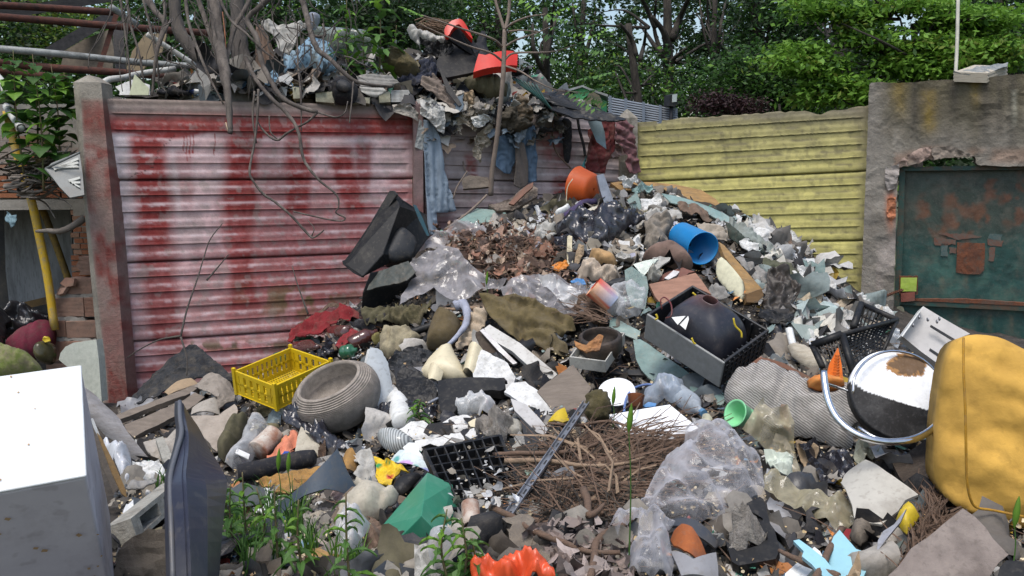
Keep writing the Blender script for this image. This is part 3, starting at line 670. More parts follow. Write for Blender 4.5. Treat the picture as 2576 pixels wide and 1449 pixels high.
m_bark_d=M('dark_bark',(.016,.013,.011),(.03,.025,.02),rough=.95,bump=.7,scale=12,stretch=(1,1,.25),dirt=.3)
def wood(px,d,top,r,label,crown,w,per=46,ls=.13,seed=0,fork=(),lean=0,spread=(.32,.32,.2),group='trees behind the walls',name='deciduous_tree',asp=.5,nsc=1.0,ybase=470,bark=None,pm=1.5):
    """crown: list of (x, y, rx, ry, n, dd) clumps in the picture, dd = depth offset"""
    rg=np.random.RandomState(seed*31+5);b0=P(px,ybase,d);b0[2]=-.1
    t=E(name,label,'tree',b0,group)
    tp=P(px+lean,top,d);mid=(b0+tp)/2+rg.randn(3)*.08
    mb=MB();mb.tube(catmull([b0,mid,tp],6),[r,r*.8,r*.45],7)
    for(x0,y0,x1,y1,rr)in fork:mb.tube(catmull([P(x0,y0,d),P((x0+x1)/2+rg.randn()*8,(y0+y1)/2,d+rg.randn()*.3),P(x1,y1,d+rg.randn()*.5)],5),[rr,rr*.4],5)
    C=[]
    for(x,y,rx,ry,n,dd)in crown:
        k=0
        while k<n*(.62 if name=='deciduous_tree' else 1):
            u,v,z=rg.uniform(-1,1,3)
            if u*u+v*v+z*z>1:continue
            xx,yy=x+u*rx,y+v*ry
            if in_hole(xx,yy)and d>9:k+=.25;continue
            q=P(xx,yy,d+dd+(1.1 if fork and r>.085 else 0)+z*rx*d/FPX*.7);C.append(q);k=int(k)+1
            if k%5==0:
                a=P(np.clip(px+lean*.5+(x-px)*.25,px-60,px+60),y+ry*.4+10,d);mb.tube(catmull([a,(a+q)/2+rg.randn(3)*.12+[0,0,.1],q],3),[r*.22,r*.05],4,cap=False)
    mb.out('trunk',bark or m_bark_d,t,smooth=True)
    leaves('crown',C,int(per*pm),spread,ls*.60,w,t,seed=seed,asp=asp)
    return t
DW=(8,2,.2,0,0,0)
wood(1678,15,-40,.15,'dark forked tree with sky showing between its limbs, behind the slatted fence',[(1640,60,120,70,26,0),(1760,110,80,90,26,.5),(1560,150,90,70,26,0),(1680,240,120,60,34,1),(1500,40,80,50,16,0)],DW,fork=[(1680,120,1640,40,.08),(1690,100,1740,-20,.08),(1650,70,1600,-30,.06),(1682,180,1730,120,.06),(1680,160,1610,60,.06),(1670,150,1650,0,.05)],seed=1,ls=.15)
wood(1635,13,60,.11,'crooked dark trunk leaning left, left of the forked tree',[(1600,200,90,60,26,0),(1530,230,80,60,24,.3),(1660,180,60,60,12,0)],(5,5,1,.3,0,0),lean=-55,fork=[(1600,140,1560,60,.05),(1610,150,1625,70,.04)],seed=2,ls=.13)
wood(1371,14,20,.10,'pair of slim dark trunks right of the sapling',[(1360,110,110,90,34,0),(1330,210,90,70,26,0),(1420,230,100,50,24,0)],(5,5,1.2,.3,0,0),fork=[(1371,200,1400,40,.06),(1371,190,1340,60,.05),(1380,150,1395,0,.04)],seed=3,ls=.12)
wood(1470,16,-20,.10,'slender leafy tree in front of a patch of bright sky',[(1470,120,80,80,24,0),(1450,240,100,60,26,0),(1520,190,60,60,16,0)],(5,5,1.4,.3,0,0),fork=[(1470,150,1500,20,.05),(1465,130,1440,10,.05)],seed=4,ls=.13)
wood(1800,15,-40,.09,'tree with hanging strands of small leaves, right of the forked tree',[(1790,60,70,120,42,0),(1850,60,60,110,34,0),(1760,-10,60,60,14,0),(1820,190,90,50,26,0)],(7,2,.2,0,0,0),fork=[(1800,140,1780,-20,.04),(1805,140,1830,-20,.04),(1795,160,1760,0,.03),(1810,120,1850,-20,.03)],seed=5,spread=(.16,.16,.55),ls=.12)
wood(1905,13,-40,.12,'tall dark tree beside the hanging strands, left of the bright maple',[(1920,40,80,100,50,0),(1980,80,90,110,54,.6),(1900,160,70,70,26,0)],(8,2,.2,0,0,0),seed=6,spread=(.2,.2,.4),ls=.13)
wood(1960,10.5,140,.09,'rounded mid green shrubby tree above the yellow fence',[(1860,200,110,60,44,0),(1950,170,110,60,44,0),(2010,230,120,50,40,0),(1800,240,80,40,24,0),(1930,250,150,30,34,0)],(4,7,.8,0,0,0),seed=7,ls=.10,per=60,spread=(.22,.2,.12))
wood(1250,15,-40,.12,'dark leafy tree behind the debris on top of the red wall',[(1200,40,90,80,36,0),(1120,90,110,80,44,0),(1250,160,70,60,20,0),(1290,30,60,60,12,0)],(7,3,.5,0,0,0),seed=8)
wood(960,13,-40,.14,'very dark evergreen tree behind the tall weeds on the wall top',[(860,40,110,90,60,0),(980,60,110,90,60,0),(1060,40,90,90,46,0),(780,120,90,80,36,0),(900,160,100,60,40,0)],(12,1,0,0,0,0),seed=9)
wood(700,12,-40,.12,'dark tree behind the bare branches',[(650,60,100,90,44,0),(740,60,100,80,44,0),(600,30,80,60,24,0),(700,140,90,60,24,0)],(9,3,.3,0,0,0),seed=10)
wood(420,11,-40,.07,'small leafy tree behind the broken roof pipes',[(400,30,90,60,30,0),(330,110,90,50,22,0),(520,60,70,70,26,0),(430,170,70,40,12,0)],(7,4,.6,0,0,0),seed=11)
wood(70,12,-20,.09,'yellow green tree at the far left behind rusty pipes',[(60,90,110,60,40,0),(180,110,90,50,34,0),(30,170,90,40,24,0),(250,40,70,50,18,0),(120,20,120,40,30,0)],(2,3,2,6,0,0),seed=12,ls=.10,per=60)
wood(-90,11,-40,.12,'dark tree at the left picture edge behind the pipes',[(-40,90,70,120,44,0),(20,220,60,60,20,0)],(8,3,.3,0,0,0),seed=13)
wood(2105,11.5,-40,.10,'cluster of dark stems in front of a slit of sky, behind the maple',[(2030,60,80,60,26,.5),(2160,40,80,60,24,.5),(2060,220,90,60,34,0),(1990,20,60,50,18,0)],DW,fork=[(2105,160,2085,20,.05),(2110,160,2120,10,.05),(2100,190,2070,60,.04)],seed=14)
wood(2520,12,-60,.16,'very dark tree in the top right corner behind the maple',[(2540,60,110,110,80,0),(2440,30,90,70,30,.6),(2600,160,80,90,34,0),(2380,170,90,80,40,1)],(12,1.5,0,0,0,0),seed=15)
# maple with layered sprays of bright leaves
cr=[]
for(x,y,rx,ry,n)in[(2060,20,90,26,20),(2160,30,80,22,18),(2250,30,90,20,14),(2330,12,60,16,10),(1990,150,60,12,7),(2060,165,80,16,16),(2120,215,80,18,18),(2180,230,60,20,12),(2010,130,50,12,6),(2230,105,70,14,12),(2300,110,80,16,16),(2380,50,60,18,14),(2450,40,60,20,16),(2490,55,50,18,12),
                         (2290,160,90,18,18),(2380,140,80,18,18),(2470,115,90,18,20),(2540,140,70,14,12),(2350,185,70,16,12),(2460,160,90,14,12),(2060,245,40,12,6),(2180,250,60,14,10),(2150,80,60,16,8)]:
    cr.append((x,y,rx,ry,n,0))
wood(2300,8.6,60,.07,'bright green maple with layered sprays of leaves above the yellow fence and gate wall',cr,(0,2,12,1.2,0,0),per=75,ls=.115,seed=16,spread=(.13,.13,.035),asp=.42,fork=[(2300,150,2120,60,.016),(2300,140,2480,60,.016),(2290,200,2100,235,.014),(2300,120,2390,30,.014)],name='maple_tree')
wood(1960,9.5,262,.03,'dark maroon leaved shrub behind the yellow fence',[(1800,264,44,10,9,0),(1850,268,44,10,10,0),(1780,256,24,8,4,0),(1890,274,34,6,5,0)],(.3,0,0,0,9,0),per=60,ls=.07,seed=17,spread=(.1,.1,.06),name='maroon_shrub',group=None)
# far wood: one mass, with gaps
rg=np.random.RandomState(3);C=[]
while len(C)<2000:
    x=rg.uniform(-500,3000);y=470-630*rg.rand()**1.35;z=rg.uniform(17.5,25)
    if in_hole(x,y,1.5):continue
    C.append(P(x,y,z))
leaves('far_woods',C,90,(.42,.42,.32),.15,(9,3,.3,0,0,0),seed=99,label=None,kind='stuff',asp=.6)
bpy.data.objects['far_woods']['label']='distant dense wood closing the view behind the trees'
# ---------------------------------------------------------------- green building, louvred fence, flood light
bd_=E('green_building','low building with bright green wall and white corner trim behind the fence corner','building',P(1430,330,9.6))
m_bg=M('green_wall_paint',(.10,.42,.16),(.13,.5,.2),rough=.7,scale=3,dirt=.2,dc=(.03,.1,.05))
S('wall',None,None,m_bg,[(1370,246),(1465,218),(1482,226),(1482,330),(1370,330)],n=(-.25,-1,0),d=9.4,at=(1430,260),off=0,th=.3,parent=bd_)
S('wall',None,None,m_bg,[(1496,226),(1526,240),(1526,330),(1496,330)],n=(.8,-1,0),d=9.4,at=(1496,260),off=0,th=.2,parent=bd_)
S('corner_trim',None,None,M('white_trim',(.6,.6,.6),rough=.6,dirt=.15),[(1479,240),(1493,240),(1493,330),(1479,330)],n=(-.1,-1,0),d=9.35,at=(1485,260),off=0,th=.1,parent=bd_)
S('roof',None,None,M('grey_trim',(.25,.27,.27),rough=.6),[(1366,242),(1465,214),(1484,222),(1530,238),(1528,243),(1484,227),(1465,219),(1368,248)],n=(-.1,-1,.1),d=9.3,at=(1465,220),off=0,th=.3,parent=bd_)
lf=E('louvred_fence','blue grey louvred fence panels between posts, seen over the yellow fence','fence',P(1620,330,9.0))
m_lf=M('blue_grey_paint',(.115,.145,.185),(.15,.18,.22),rough=.6,dirt=.15)
for x in(1574,1619,1661,1701,1535):
    y0=np.interp(x,[1535,1700],[240,271]);S('fence_post',None,None,m_lf,[(x-3.5,y0),(x+3.5,y0+1),(x+3.5,345),(x-3.5,345)],n=(-.15,-1,0),d=8.9,at=(x,290),off=0,th=.05,parent=lf)
for k in range(13):
    y0,y1=246+k*6.2,277+k*5.6
    S('slat',None,None,m_lf,[(1530,y0-2),(1704,y1-2),(1704,y1+1.4),(1530,y0+1.4)],n=(-.15,-1,.5),d=8.97,at=(1620,(y0+y1)/2),off=0,th=.01,parent=lf)
S('backing',None,None,M('dark_backing',(.012,.014,.018),rough=.8),[(1530,243),(1704,275),(1704,345),(1530,345)],n=(-.15,-1,0),d=9.06,at=(1620,290),off=0,th=.02,parent=lf)
fld=E('flood_light','black flood light with square white glass above the louvred fence','lamp',P(1690,262,8.8))
S('housing',None,None,M('black_plastic',(.014,.014,.016),(.02,.02,.024),rough=.45,dirt=.12),[(1686,239),(1703,235),(1705,262),(1697,268),(1684,266)],n=(.5,-1,0),d=8.8,at=(1695,250),off=0,th=.1,parent=fld)
S('glass',None,None,M('lamp_glass',(.55,.6,.58),rough=.2,dirt=.1),[(1693,238),(1704,236),(1702,256),(1692,257)],n=(.5,-1,0),d=8.79,at=(1697,248),off=0,th=.01,parent=fld)
TB('pole',None,None,MATS['black_plastic'],[(1690,266,8.85),(1686,340,8.9)],.02,parent=fld)

# ================================================================ ruined shed on the left
m_rp=M('rusty_pipe',(.10,.035,.022),(.045,.02,.016),rough=.9,bump=.7,scale=25,dirt=.3,dc=(.02,.015,.012))
m_gp=M('grey_pipe',(.30,.31,.30),(.2,.21,.2),rough=.6,bump=.3,scale=20,dirt=.5,dc=(.06,.055,.05))
m_tim=M('dark_timber',(.045,.043,.045),(.075,.07,.068),rough=.95,bump=.7,scale=10,stretch=(1,4,4),dirt=.4,dc=(.02,.02,.02))
RG='bars of the ruined shed roof'
TB('roof_pipe','uppermost rusty brown pipe of the ruined shed roof','pipe',m_rp,[(-60,10,5.9),(120,20,6.2),(300,32,6.5)],.026,group=RG)
TB('roof_pipe','long rusty pipe passing behind the bare tree, second from top','pipe',m_rp,[(-60,38,5.8),(150,54,6.1),(330,69,6.3),(535,84,6.6)],.026,group=RG)
TB('roof_pipe','long pale grey pipe sloping towards the bare tree','pipe',m_gp,[(-60,118,5.6),(150,136,5.8),(350,157,6.1),(500,168,6.3)],.024,group=RG)
TB('roof_pipe','lowest rusty pipe running just above the red wall top','pipe',m_rp,[(-60,152,5.7),(150,172,5.8),(320,184,6.0),(517,203,6.2)],.026,group=RG)
TB('roof_pipe','thin dark rusty pipe at the left edge below the grey pipe','pipe',m_rp,[(-60,168,5.9),(60,186,6.0),(170,200,6.1)],.03,group=RG)
def beam(name,label,mat,a,b,w,th,cat='beam',**k):
    A,B=P(*a),P(*b);t=unit(B-A);s=unit(np.cross(t,(A+B)/2-EYE));u=np.cross(s,t)
    mb=MB();mb.hexa(A-s*w/2-u*th/2,(B-A),s*w,u*th);return fix(mb.out(name,mat,None,label,cat,**k))
beam('timber_beam','blackened timber beam at the very top left behind the rusty pipes',m_tim,(-60,46,6.6),(300,-12,6.9),.075,.1)
beam('timber_beam','blackened diagonal timber brace under the rusty pipes',m_tim,(118,136,6.4),(285,36,6.8),.08,.08)
beam('timber_post','short dark upright timber post behind the grey pipe',m_tim,(296,60,6.5),(303,180,6.4),.075,.08,'post')
beam('steel_strut','thin rusty strut leaning beside the dark post',m_rp,(292,38,6.3),(249,174,6.2),.035,.02,'strut')
TB('white_tube','dirty white tube end leaning at the top near the hanging twigs','pipe',m_gp,[(279,17,5.9),(312,40,6.0),(345,62,6.1)],.022)
TB('white_tube','weathered white tube sloping down to the trunk of the bare tree','pipe',M('dirty_white',(.5,.5,.47),(.4,.4,.37),rough=.7,dirt=.45,scale=18),[(370,86,5.9),(420,118,6.0),(493,165,6.1)],.019)
TB('white_tube','white curved tube lying behind the pointed post','pipe',MATS['dirty_white'],[(250,214,5.45),(275,200,5.5),(310,196,5.6),(350,186,5.8),(440,173,6.0)],.02)
m_osb=M('chipboard',(.20,.165,.125),(.12,.10,.08),rough=.95,bump=.5,scale=26,dirt=.35)
S('chipboard','grey weathered chipboard sheet behind the grey pipe, left','board',m_osb,[(150,178),(162,128),(210,100),(275,74),(288,130),(282,185),(160,182)],n=(.1,-1,.1),d=6.7,off=0,th=.02)
S('chipboard','yellowish triangular chipboard piece beside the dark post','board',M('plywood',(.30,.23,.14),(.22,.17,.11),rough=.9,scale=12,dirt=.25),[(316,178),(333,128),(366,84),(420,84),(407,133),(354,180)],n=(.2,-1,.1),d=6.8,off=0,th=.02)
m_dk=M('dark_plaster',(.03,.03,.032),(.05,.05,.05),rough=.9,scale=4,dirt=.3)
# shed: brick pier, lintel, hollow blocks, interior
sh=E('brick_shed','ruined brick shed with grey lintel and broken hollow blocks at the left edge','building',P(100,900,5.6))
m_lin=M('lintel_concrete',(.24,.225,.20),(.30,.28,.25),rough=.95,bump=.6,scale=12,dirt=.3)
S('lintel',None,None,m_lin,[(-420,508),(214,500),(215,527),(-420,531)],n=(0,-1,0),d=5.5,at=(100,515),off=0,th=.5,parent=sh)
m_bk=[M('brick_orange',(.33,.12,.05),(.24,.09,.045),rough=.95,bump=.5,scale=14,dirt=.3),M('brick_grey',(.23,.19,.16),(.3,.25,.22),rough=.95,bump=.5,scale=14,dirt=.3),M('brick_pale',(.34,.19,.12),(.26,.14,.09),rough=.95,bump=.5,scale=14,dirt=.3)]
_bkmesh=[]
for i in range(3):
    bm=bmesh.new();bmesh.ops.create_cube(bm,size=1);me=bpy.data.meshes.new('brick');bm.to_mesh(me);bm.free();me.materials.append(m_bk[i]);_bkmesh.append(me)
def brick(x0,x1,y0,y1,d,mi,dep=.11,nm='brick'):
    a,b=P(x0,y1,d),P(x1,y0,d);c=(a+b)/2;o=bpy.data.objects.new(nm,_bkmesh[mi]);o.scale=(abs(b[0]-a[0]),dep,abs(b[2]-a[2]));o.rotation_euler=(R_.uniform(-.01,.01),R_.uniform(-.015,.015)+.015,R_.uniform(-.02,.02))
    o.parent=sh;c[1]+=dep/2+R_.uniform(-.006,.006);o.location=tuple(c-WL[sh.name]);COL.objects.link(o);WL[o.name]=c
for r in range(16):
    y0=270+r*14.4
    for k in range(9):
        x0=-250+k*54+(r%2)*27;x1=x0+50
        if x0>178:continue
        brick(x0,min(x1,212),y0,y0+12,5.5,R_.choice([1,1,1,0,2])if r<13 else 0)
S('mortar',None,None,m_lin,[(-300,262),(212,262),(212,502),(-300,508)],n=(0,-1,0),d=5.52,at=(100,400),off=0,th=.09,parent=sh)
for r in range(12):
    y0=529+r*14.2;x0=180+(r%2)*3+R_.uniform(-3,3)
    brick(x0,x0+21,y0,y0+11.5,5.5,R_.choice([0,0,2]));brick(x0+24,245,y0,y0+11.5,5.5,R_.choice([0,2]))
S('mortar',None,None,m_lin,[(184,527),(250,527),(250,700),(186,700)],n=(0,-1,0),d=5.515,at=(210,600),off=0,th=.09,parent=sh)
# fluted hollow blocks
m_hb=[M('hollow_block_clay',(.34,.21,.155),(.26,.17,.13),rough=.95,bump=.4,scale=16,dirt=.35),M('hollow_block_red',(.31,.17,.12),(.24,.14,.10),rough=.95,bump=.4,scale=16,dirt=.3)]
def block(x0,x1,y0,y1,d=5.42,mi=0,cut=None):
    a,b=P(x0,y1,d),P(x1,y0,d);w=b[0]-a[0];h=b[2]-a[2];nf=14;pr=[]
    for k in range(nf):pr+=[(0,k/nf),(-.004,(k+.25)/nf),(-.004,(k+.7)/nf)]
    pr.append((0,1.));V=[];F=[]
    for(yy,zz)in pr:
        lx=a[0]+(cut(zz)*w if cut else 0);V+=[(lx,a[1]+yy,a[2]+zz*h),(b[0],a[1]+yy,a[2]+zz*h)]
    n=len(pr);F=[(2*i,2*i+1,2*i+3,2*i+2)for i in range(n-1)];k=len(V)
    V+=[(a[0]+(cut(0)*w if cut else 0),a[1]+.14,a[2]),(b[0],a[1]+.14,a[2]),(a[0]+(cut(1)*w if cut else 0),a[1]+.14,b[2]),(b[0],a[1]+.14,b[2])]
    F+=[(k+1,k,k+2,k+3),(0,k,k+1,1),(2*n-2,2*n-1,k+3,k+2),tuple([2*i for i in range(n)][::-1]+[k,k+2]),tuple([2*i+1 for i in range(n)]+[k+3,k+1])]
    return fix(mk('hollow_block',V,F,m_hb[mi],sh))
jc=lambda z:.0+.45*z+.08*math.sin(z*17)
block(140,232,698,741,cut=jc);block(143,212,748,797);block(215,240,748,797,mi=1);block(138,166,806,848,mi=1);block(169,242,806,850);block(132,245,857,905,mi=1,cut=lambda z:.05*math.sin(z*12));block(120,245,912,960)
block(190,232,645,692,mi=0,cut=lambda z:.1*math.sin(z*9)+.2)
for pts in([(138,741),(235,739),(240,750),(190,748),(142,752)],[(140,797),(210,797),(216,806),(190,808),(165,812),(150,806)],[(135,848),(240,850),(243,858),(133,858)]):
    S('mortar',None,None,m_lin,pts,n=(0,-1,.2),d=5.43,off=.01,th=.06,rag=.003,sp=.02,crum=.01,parent=sh)
S('broken_shard',None,None,m_hb[1],[(150,713),(165,698),(187,700),(184,719),(165,722)],n=(-.4,-1,.4),d=5.38,off=0,th=.02,parent=sh)
S('broken_shard',None,None,m_hb[0],[(142,738),(152,725),(168,722),(158,738),(146,742)],n=(-.4,-1,.6),d=5.38,off=0,th=.02,parent=sh)
# interior
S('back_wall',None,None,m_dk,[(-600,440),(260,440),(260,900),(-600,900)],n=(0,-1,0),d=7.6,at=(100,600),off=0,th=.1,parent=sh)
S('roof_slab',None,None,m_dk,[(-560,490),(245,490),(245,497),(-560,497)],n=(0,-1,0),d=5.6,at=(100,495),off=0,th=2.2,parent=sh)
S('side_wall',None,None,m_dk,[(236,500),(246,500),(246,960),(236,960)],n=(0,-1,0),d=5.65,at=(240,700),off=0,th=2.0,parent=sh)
m_pl=M('grey_panel',(.28,.29,.30),(.2,.21,.22),rough=.8,bump=.2,scale=6,stretch=(3,3,.5),dirt=.45,dc=(.07,.07,.07))
S('partition_panel','stained grey partition sheet standing inside the brick shed','panel',m_pl,[(10,527),(178,524),(186,690),(180,745),(130,752),(24,772),(14,680)],n=(.1,-1,0),d=6.3,at=(90,650),off=0,th=.02)
beam('plank','ochre plank lying inside the shed below the grey sheet',M('ochre_wood',(.26,.17,.07),(.18,.12,.06),rough=.9,stretch=(1,4,4),scale=10,dirt=.3),(20,779,5.9),(128,753,6.1),.05,.03,'plank')
m_yp=M('chipped_yellow',(.50,.30,.012),(.55,.36,.02),rough=.55,bump=.3,scale=7,dirt=.55,dc=(.2,.2,.19))
m_yp2=M('grimy_yellow',(.30,.19,.02),(.12,.08,.03),rough=.7,scale=9,dirt=.6,dc=(.05,.04,.03))
TB('yellow_pipe','chipped yellow pipe leaning in front of the shed opening, nearer one','pipe',m_yp,[(17,280,5.3),(45,395,5.3),(78,500,5.3),(100,600,5.32),(120,700,5.34),(138,830,5.36)],.026)
TB('yellow_pipe','grimy yellow pipe leaning behind the nearer yellow pipe','pipe',m_yp2,[(92,490,5.8),(120,560,5.8),(148,635,5.82),(175,712,5.85)],.024)
pe=TB('open_pipe','pale pipe with dark open end pointing at the camera, left of the weeds','pipe',MATS['dirty_white'],[(16,268,5.35),(35,295,5.15),(53,322,4.95)],.024)
q0=P(53,322,4.95);ax=unit(P(53,322,4.95)-P(35,295,5.15));mb=MB();lathe(mb,q0,ax,[(.024,-.002),(.024,.004),(.019,.004),(.018,-.03),(.001,-.03)],16);mb.out('pipe_end',m_dk,pe,smooth=True)
TB('short_pipe','short grey white pipe stub at the left edge behind leaves','pipe',MATS['dirty_white'],[(-8,190,5.4),(8,210,5.35),(14,240,5.3)],.022)
m_cl_mar=M('maroon_cloth',(.13,.012,.03),(.08,.01,.02),rough=.9,bump=.4,scale=20,dirt=.2)
S('maroon_bag','dark maroon quilted cushion lying inside the shed, bottom left','cushion',m_cl_mar,[(8,880),(40,845),(90,820),(130,808),(138,830),(128,870),(90,890),(60,900),(30,892)],n=(0,-.8,1),d=5.3,off=0,th=.05,dome=.10,fold=.015,rnd=2,sm=True)
m_blackp=M('black_film',(.012,.012,.014),(.02,.02,.024),rough=.28,bump=.3,scale=12,dirt=.2,dc=(.08,.07,.06),spec=.6)
S('black_sack','shiny black sack and shredded plastic behind the maroon cushion','sack',m_blackp,[(0,790),(40,772),(90,785),(118,790),(135,812),(90,825),(60,838),(20,850),(-20,860)],n=(0,-.8,1),d=5.5,off=0,th=.02,crum=.09,cs=8,dome=.08)
S('black_sack','black plastic sack with drip tray at the extreme left inside the shed','sack',m_blackp,[(-60,800),(0,775),(25,800),(10,870),(-60,890)],n=(0,-.8,1),d=5.3,off=0,th=.02,crum=.07,dome=.1)
S('mossy_stone','green mossy mound of soil at the left edge above the white fridge','stone',M('moss',(.12,.16,.03),(.2,.18,.10),rough=1,bump=.9,scale=22,dirt=.3),[(-60,890),(0,880),(40,888),(80,900),(102,915),(105,945),(-60,960)],n=(0,-.7,1),d=4.4,off=0,th=.1,dome=.12,crum=.03,cs=9,rnd=1)
S('brown_jar','round brown glass flagon lying behind the foam sheet','jar',M('brown_glass',(.05,.045,.02),(.09,.08,.03),rough=.15,dirt=.3,scale=10),[(90,880),(100,862),(118,856),(132,866),(134,900),(125,915),(104,915),(92,900)],n=(0,-1,.4),d=5.0,off=0,th=.04,dome=.09,rnd=2)
S('yellow_scrap','small yellow plastic scrap beside the brown flagon','scrap',M('yellow_plastic',(.52,.38,.015),(.45,.32,.02),rough=.45,dirt=.25),[(106,855),(112,846),(124,848),(126,857),(112,860)],n=(0,-1,.6),d=4.95,off=0,th=.01,crum=.01)
m_eps=M('white_foam',(.50,.52,.45),(.42,.44,.38),rough=.95,bump=.8,scale=60,dirt=.2,dc=(.2,.22,.16),bdist=.004)
S('foam_slab','speckled off-white rigid foam slab with rounded corner leaning on the concrete post','foam',m_eps,[(148,905),(152,888),(165,872),(185,862),(242,854),(248,900),(256,1010),(200,1010),(190,940)],n=(-.1,-1,.1),d=4.75,off=0,th=.06,sp=.03)
S('appliance_tray','grey plastic appliance tray with ribbed slots wedged behind the concrete post','tray',M('grey_plastic',(.17,.18,.175),(.13,.14,.14),rough=.5,dirt=.3),[(115,424),(130,410),(165,396),(200,384),(208,440),(212,490),(176,497),(150,470)],n=(.3,-1,.9),d=4.9,off=0,th=.012)
tr_=bpy.data.objects['appliance_tray'];m_lg=M('pale_plastic',(.40,.41,.38),(.34,.35,.32),rough=.5,dirt=.35)
for k in range(6):
    S('slot',None,None,m_lg,[(134+k*9,422-k*4),(195,396+k*10),(198,401+k*10),(137+k*9,428-k*3)]if k<3 else[(150+k*7,440+k*4),(200,408+k*12),(202,413+k*12),(154+k*7,446+k*4)],n=(.3,-1,.9),d=4.88,at=(160,440),off=0,th=.01,parent=tr_)
for a,b in(((115,424),(176,497)),((115,424),(200,384)),((122,432),(180,490))):
    TB('rim',None,None,MATS['grey_plastic'],[(*a,4.9),(*b,4.86)],.007,parent=tr_)
S('blue_rag','torn pale blue rag hanging in the dark shed opening','rag',M('pale_blue_cloth',(.17,.26,.30),(.12,.2,.24),rough=.9,dirt=.2),[(9,545),(20,532),(32,543),(45,541),(46,562),(38,572),(32,576),(24,562),(12,556)],n=(0,-1,.2),d=5.4,off=0,th=.003,crum=.03,fold=.01)
TB('branch','broken weathered branch poking out left of the concrete post','branch',M('grey_bark',(.20,.175,.15),(.13,.11,.095),rough=.95,bump=.8,scale=16,stretch=(1,1,.4),dirt=.3),[(90,582,5.1),(120,580,5.1),(150,582,5.1),(180,570,5.12),(214,548,5.15)],[.008,.014,.018,.02,.022],jag=.25)
m_bark=MATS['grey_bark']
# root tangle
rt=E('root_tangle','tangle of dry roots and stalks in front of the brick wall at left','roots',P(60,480,5.1))
mb=MB();rr_=random.Random(3)
for k in range(46):
    x,y=rr_.uniform(-20,90),rr_.uniform(400,500);ang=rr_.uniform(-.5,.3);pts=[]
    for j in range(4):pts.append(P(x,y,5.1+rr_.uniform(-.12,.12)));x+=38*math.cos(ang);y+=38*math.sin(ang)+rr_.uniform(-9,9);ang+=rr_.uniform(-.5,.5)
    mb.tube(catmull(pts,3),[rr_.uniform(.004,.014),.003],5,cap=False,jag=.2)
mb.out('roots',m_bark,rt,smooth=True)
S('wood_block','yellowish square timber end among the roots at left','timber',M('ochre_end',(.30,.22,.12),(.22,.16,.09),rough=.9,scale=20),[(84,384),(112,380),(117,402),(90,412)],n=(.3,-1,.2),d=5.05,off=0,th=.2)

# ================================================================ bare tree
bt=E('bare_tree','leafless grey tree with broken hanging limbs in front of the red wall','tree',P(600,260,5.75))
m_bb=M('bare_bark',(.17,.145,.125),(.06,.05,.044),rough=.95,bump=.9,scale=18,stretch=(1,1,.22),dirt=.35,dc=(.05,.04,.035),bdist=.012)
m_bb2=M('bare_bark_dark',(.10,.085,.075),(.055,.05,.045),rough=.95,bump=.9,scale=18,stretch=(1,1,.22),dirt=.3,bdist=.012)
def limb(pts,r,mat=None,nm='limb',ns=8):TB(nm,None,None,mat or m_bb,pts,[v*(.74 if v<.03 else .92)for v in r],ns=ns,parent=bt,jag=.34,k=6)
limb([(595,-40,5.9),(600,60,5.85),(606,140,5.8),(618,200,5.75),(625,262,5.75)],[.05,.055,.062,.075,.09],m_bb2,'trunk',12)
limb([(438,-40,5.8),(445,60,5.75),(478,118,5.7),(520,165,5.68),(560,205,5.7),(590,262,5.75)],[.042,.045,.047,.05,.052,.06],m_bb2,'trunk',12)
limb([(536,-40,5.3),(545,60,5.2),(556,130,5.1),(567,190,5.0),(574,250,4.95),(580,332,4.92)],[.042,.042,.038,.033,.028,.019])
limb([(490,-30,5.4),(520,60,5.3),(548,140,5.2),(566,190,5.05)],[.018,.022,.02,.02])
limb([(640,-30,5.4),(618,20,5.35),(590,70,5.3),(575,130,5.2),(566,185,5.05)],[.018,.02,.02,.018,.014])
limb([(360,-20,5.6),(392,30,5.5),(415,60,5.45),(400,110,5.4),(390,160,5.35),(383,240,5.3)],[.03,.026,.024,.018,.014,.01])
limb([(410,-20,5.5),(414,40,5.45),(398,110,5.4)],[.012,.012,.01]);limb([(398,112,5.4),(430,48,5.45)],[.012,.007])
limb([(465,-20,5.2),(476,60,5.15),(500,130,5.1),(525,190,5.05),(562,262,5.0)],[.014,.014,.012,.01,.007])
limb([(545,-20,5.2),(580,50,5.15),(620,85,5.1),(660,125,5.1),(720,170,5.1)],[.012,.011,.01,.008,.005])
limb([(745,-30,5.5),(761,0,5.5),(784,90,5.35),(800,125,5.3),(831,150,5.25),(862,180,5.2),(891,203,5.2),(930,213,5.25),(987,218,5.4)],[.028,.027,.024,.022,.02,.018,.016,.014,.010])
limb([(690,-20,5.2),(650,20,5.2),(622,50,5.2),(644,93,5.15),(660,160,5.1),(682,205,5.05),(711,247,5.0),(755,270,5.0),(799,282,5.0)],[.024,.024,.022,.022,.021,.02,.02,.019,.016])
limb([(620,150,5.15),(644,200,5.05),(680,245,4.98),(722,285,4.95),(750,330,4.92),(764,400,4.9),(800,450,4.88),(846,490,4.86),(852,520,4.86),(845,535,4.86),(868,548,4.88),(858,556,4.88),(826,552,4.88),(780,542,4.87),(738,532,4.86)],[.016,.017,.016,.015,.014,.012,.010,.008,.006,.006,.006,.006,.006,.006,.006],nm='hanging_branch')
limb([(650,225,4.98),(648,290,4.95),(640,360,4.93),(628,430,4.9),(640,460,4.9),(665,490,4.9),(695,510,4.9),(735,545,4.88),(778,592,4.86),(790,597,4.86),(808,585,4.85),(815,578,4.85)],[.010,.010,.009,.009,.009,.010,.010,.010,.009,.007,.006,.005],nm='hanging_branch')
limb([(784,594,4.86),(790,575,4.86),(775,555,4.86)],[.005,.003],nm='twig')
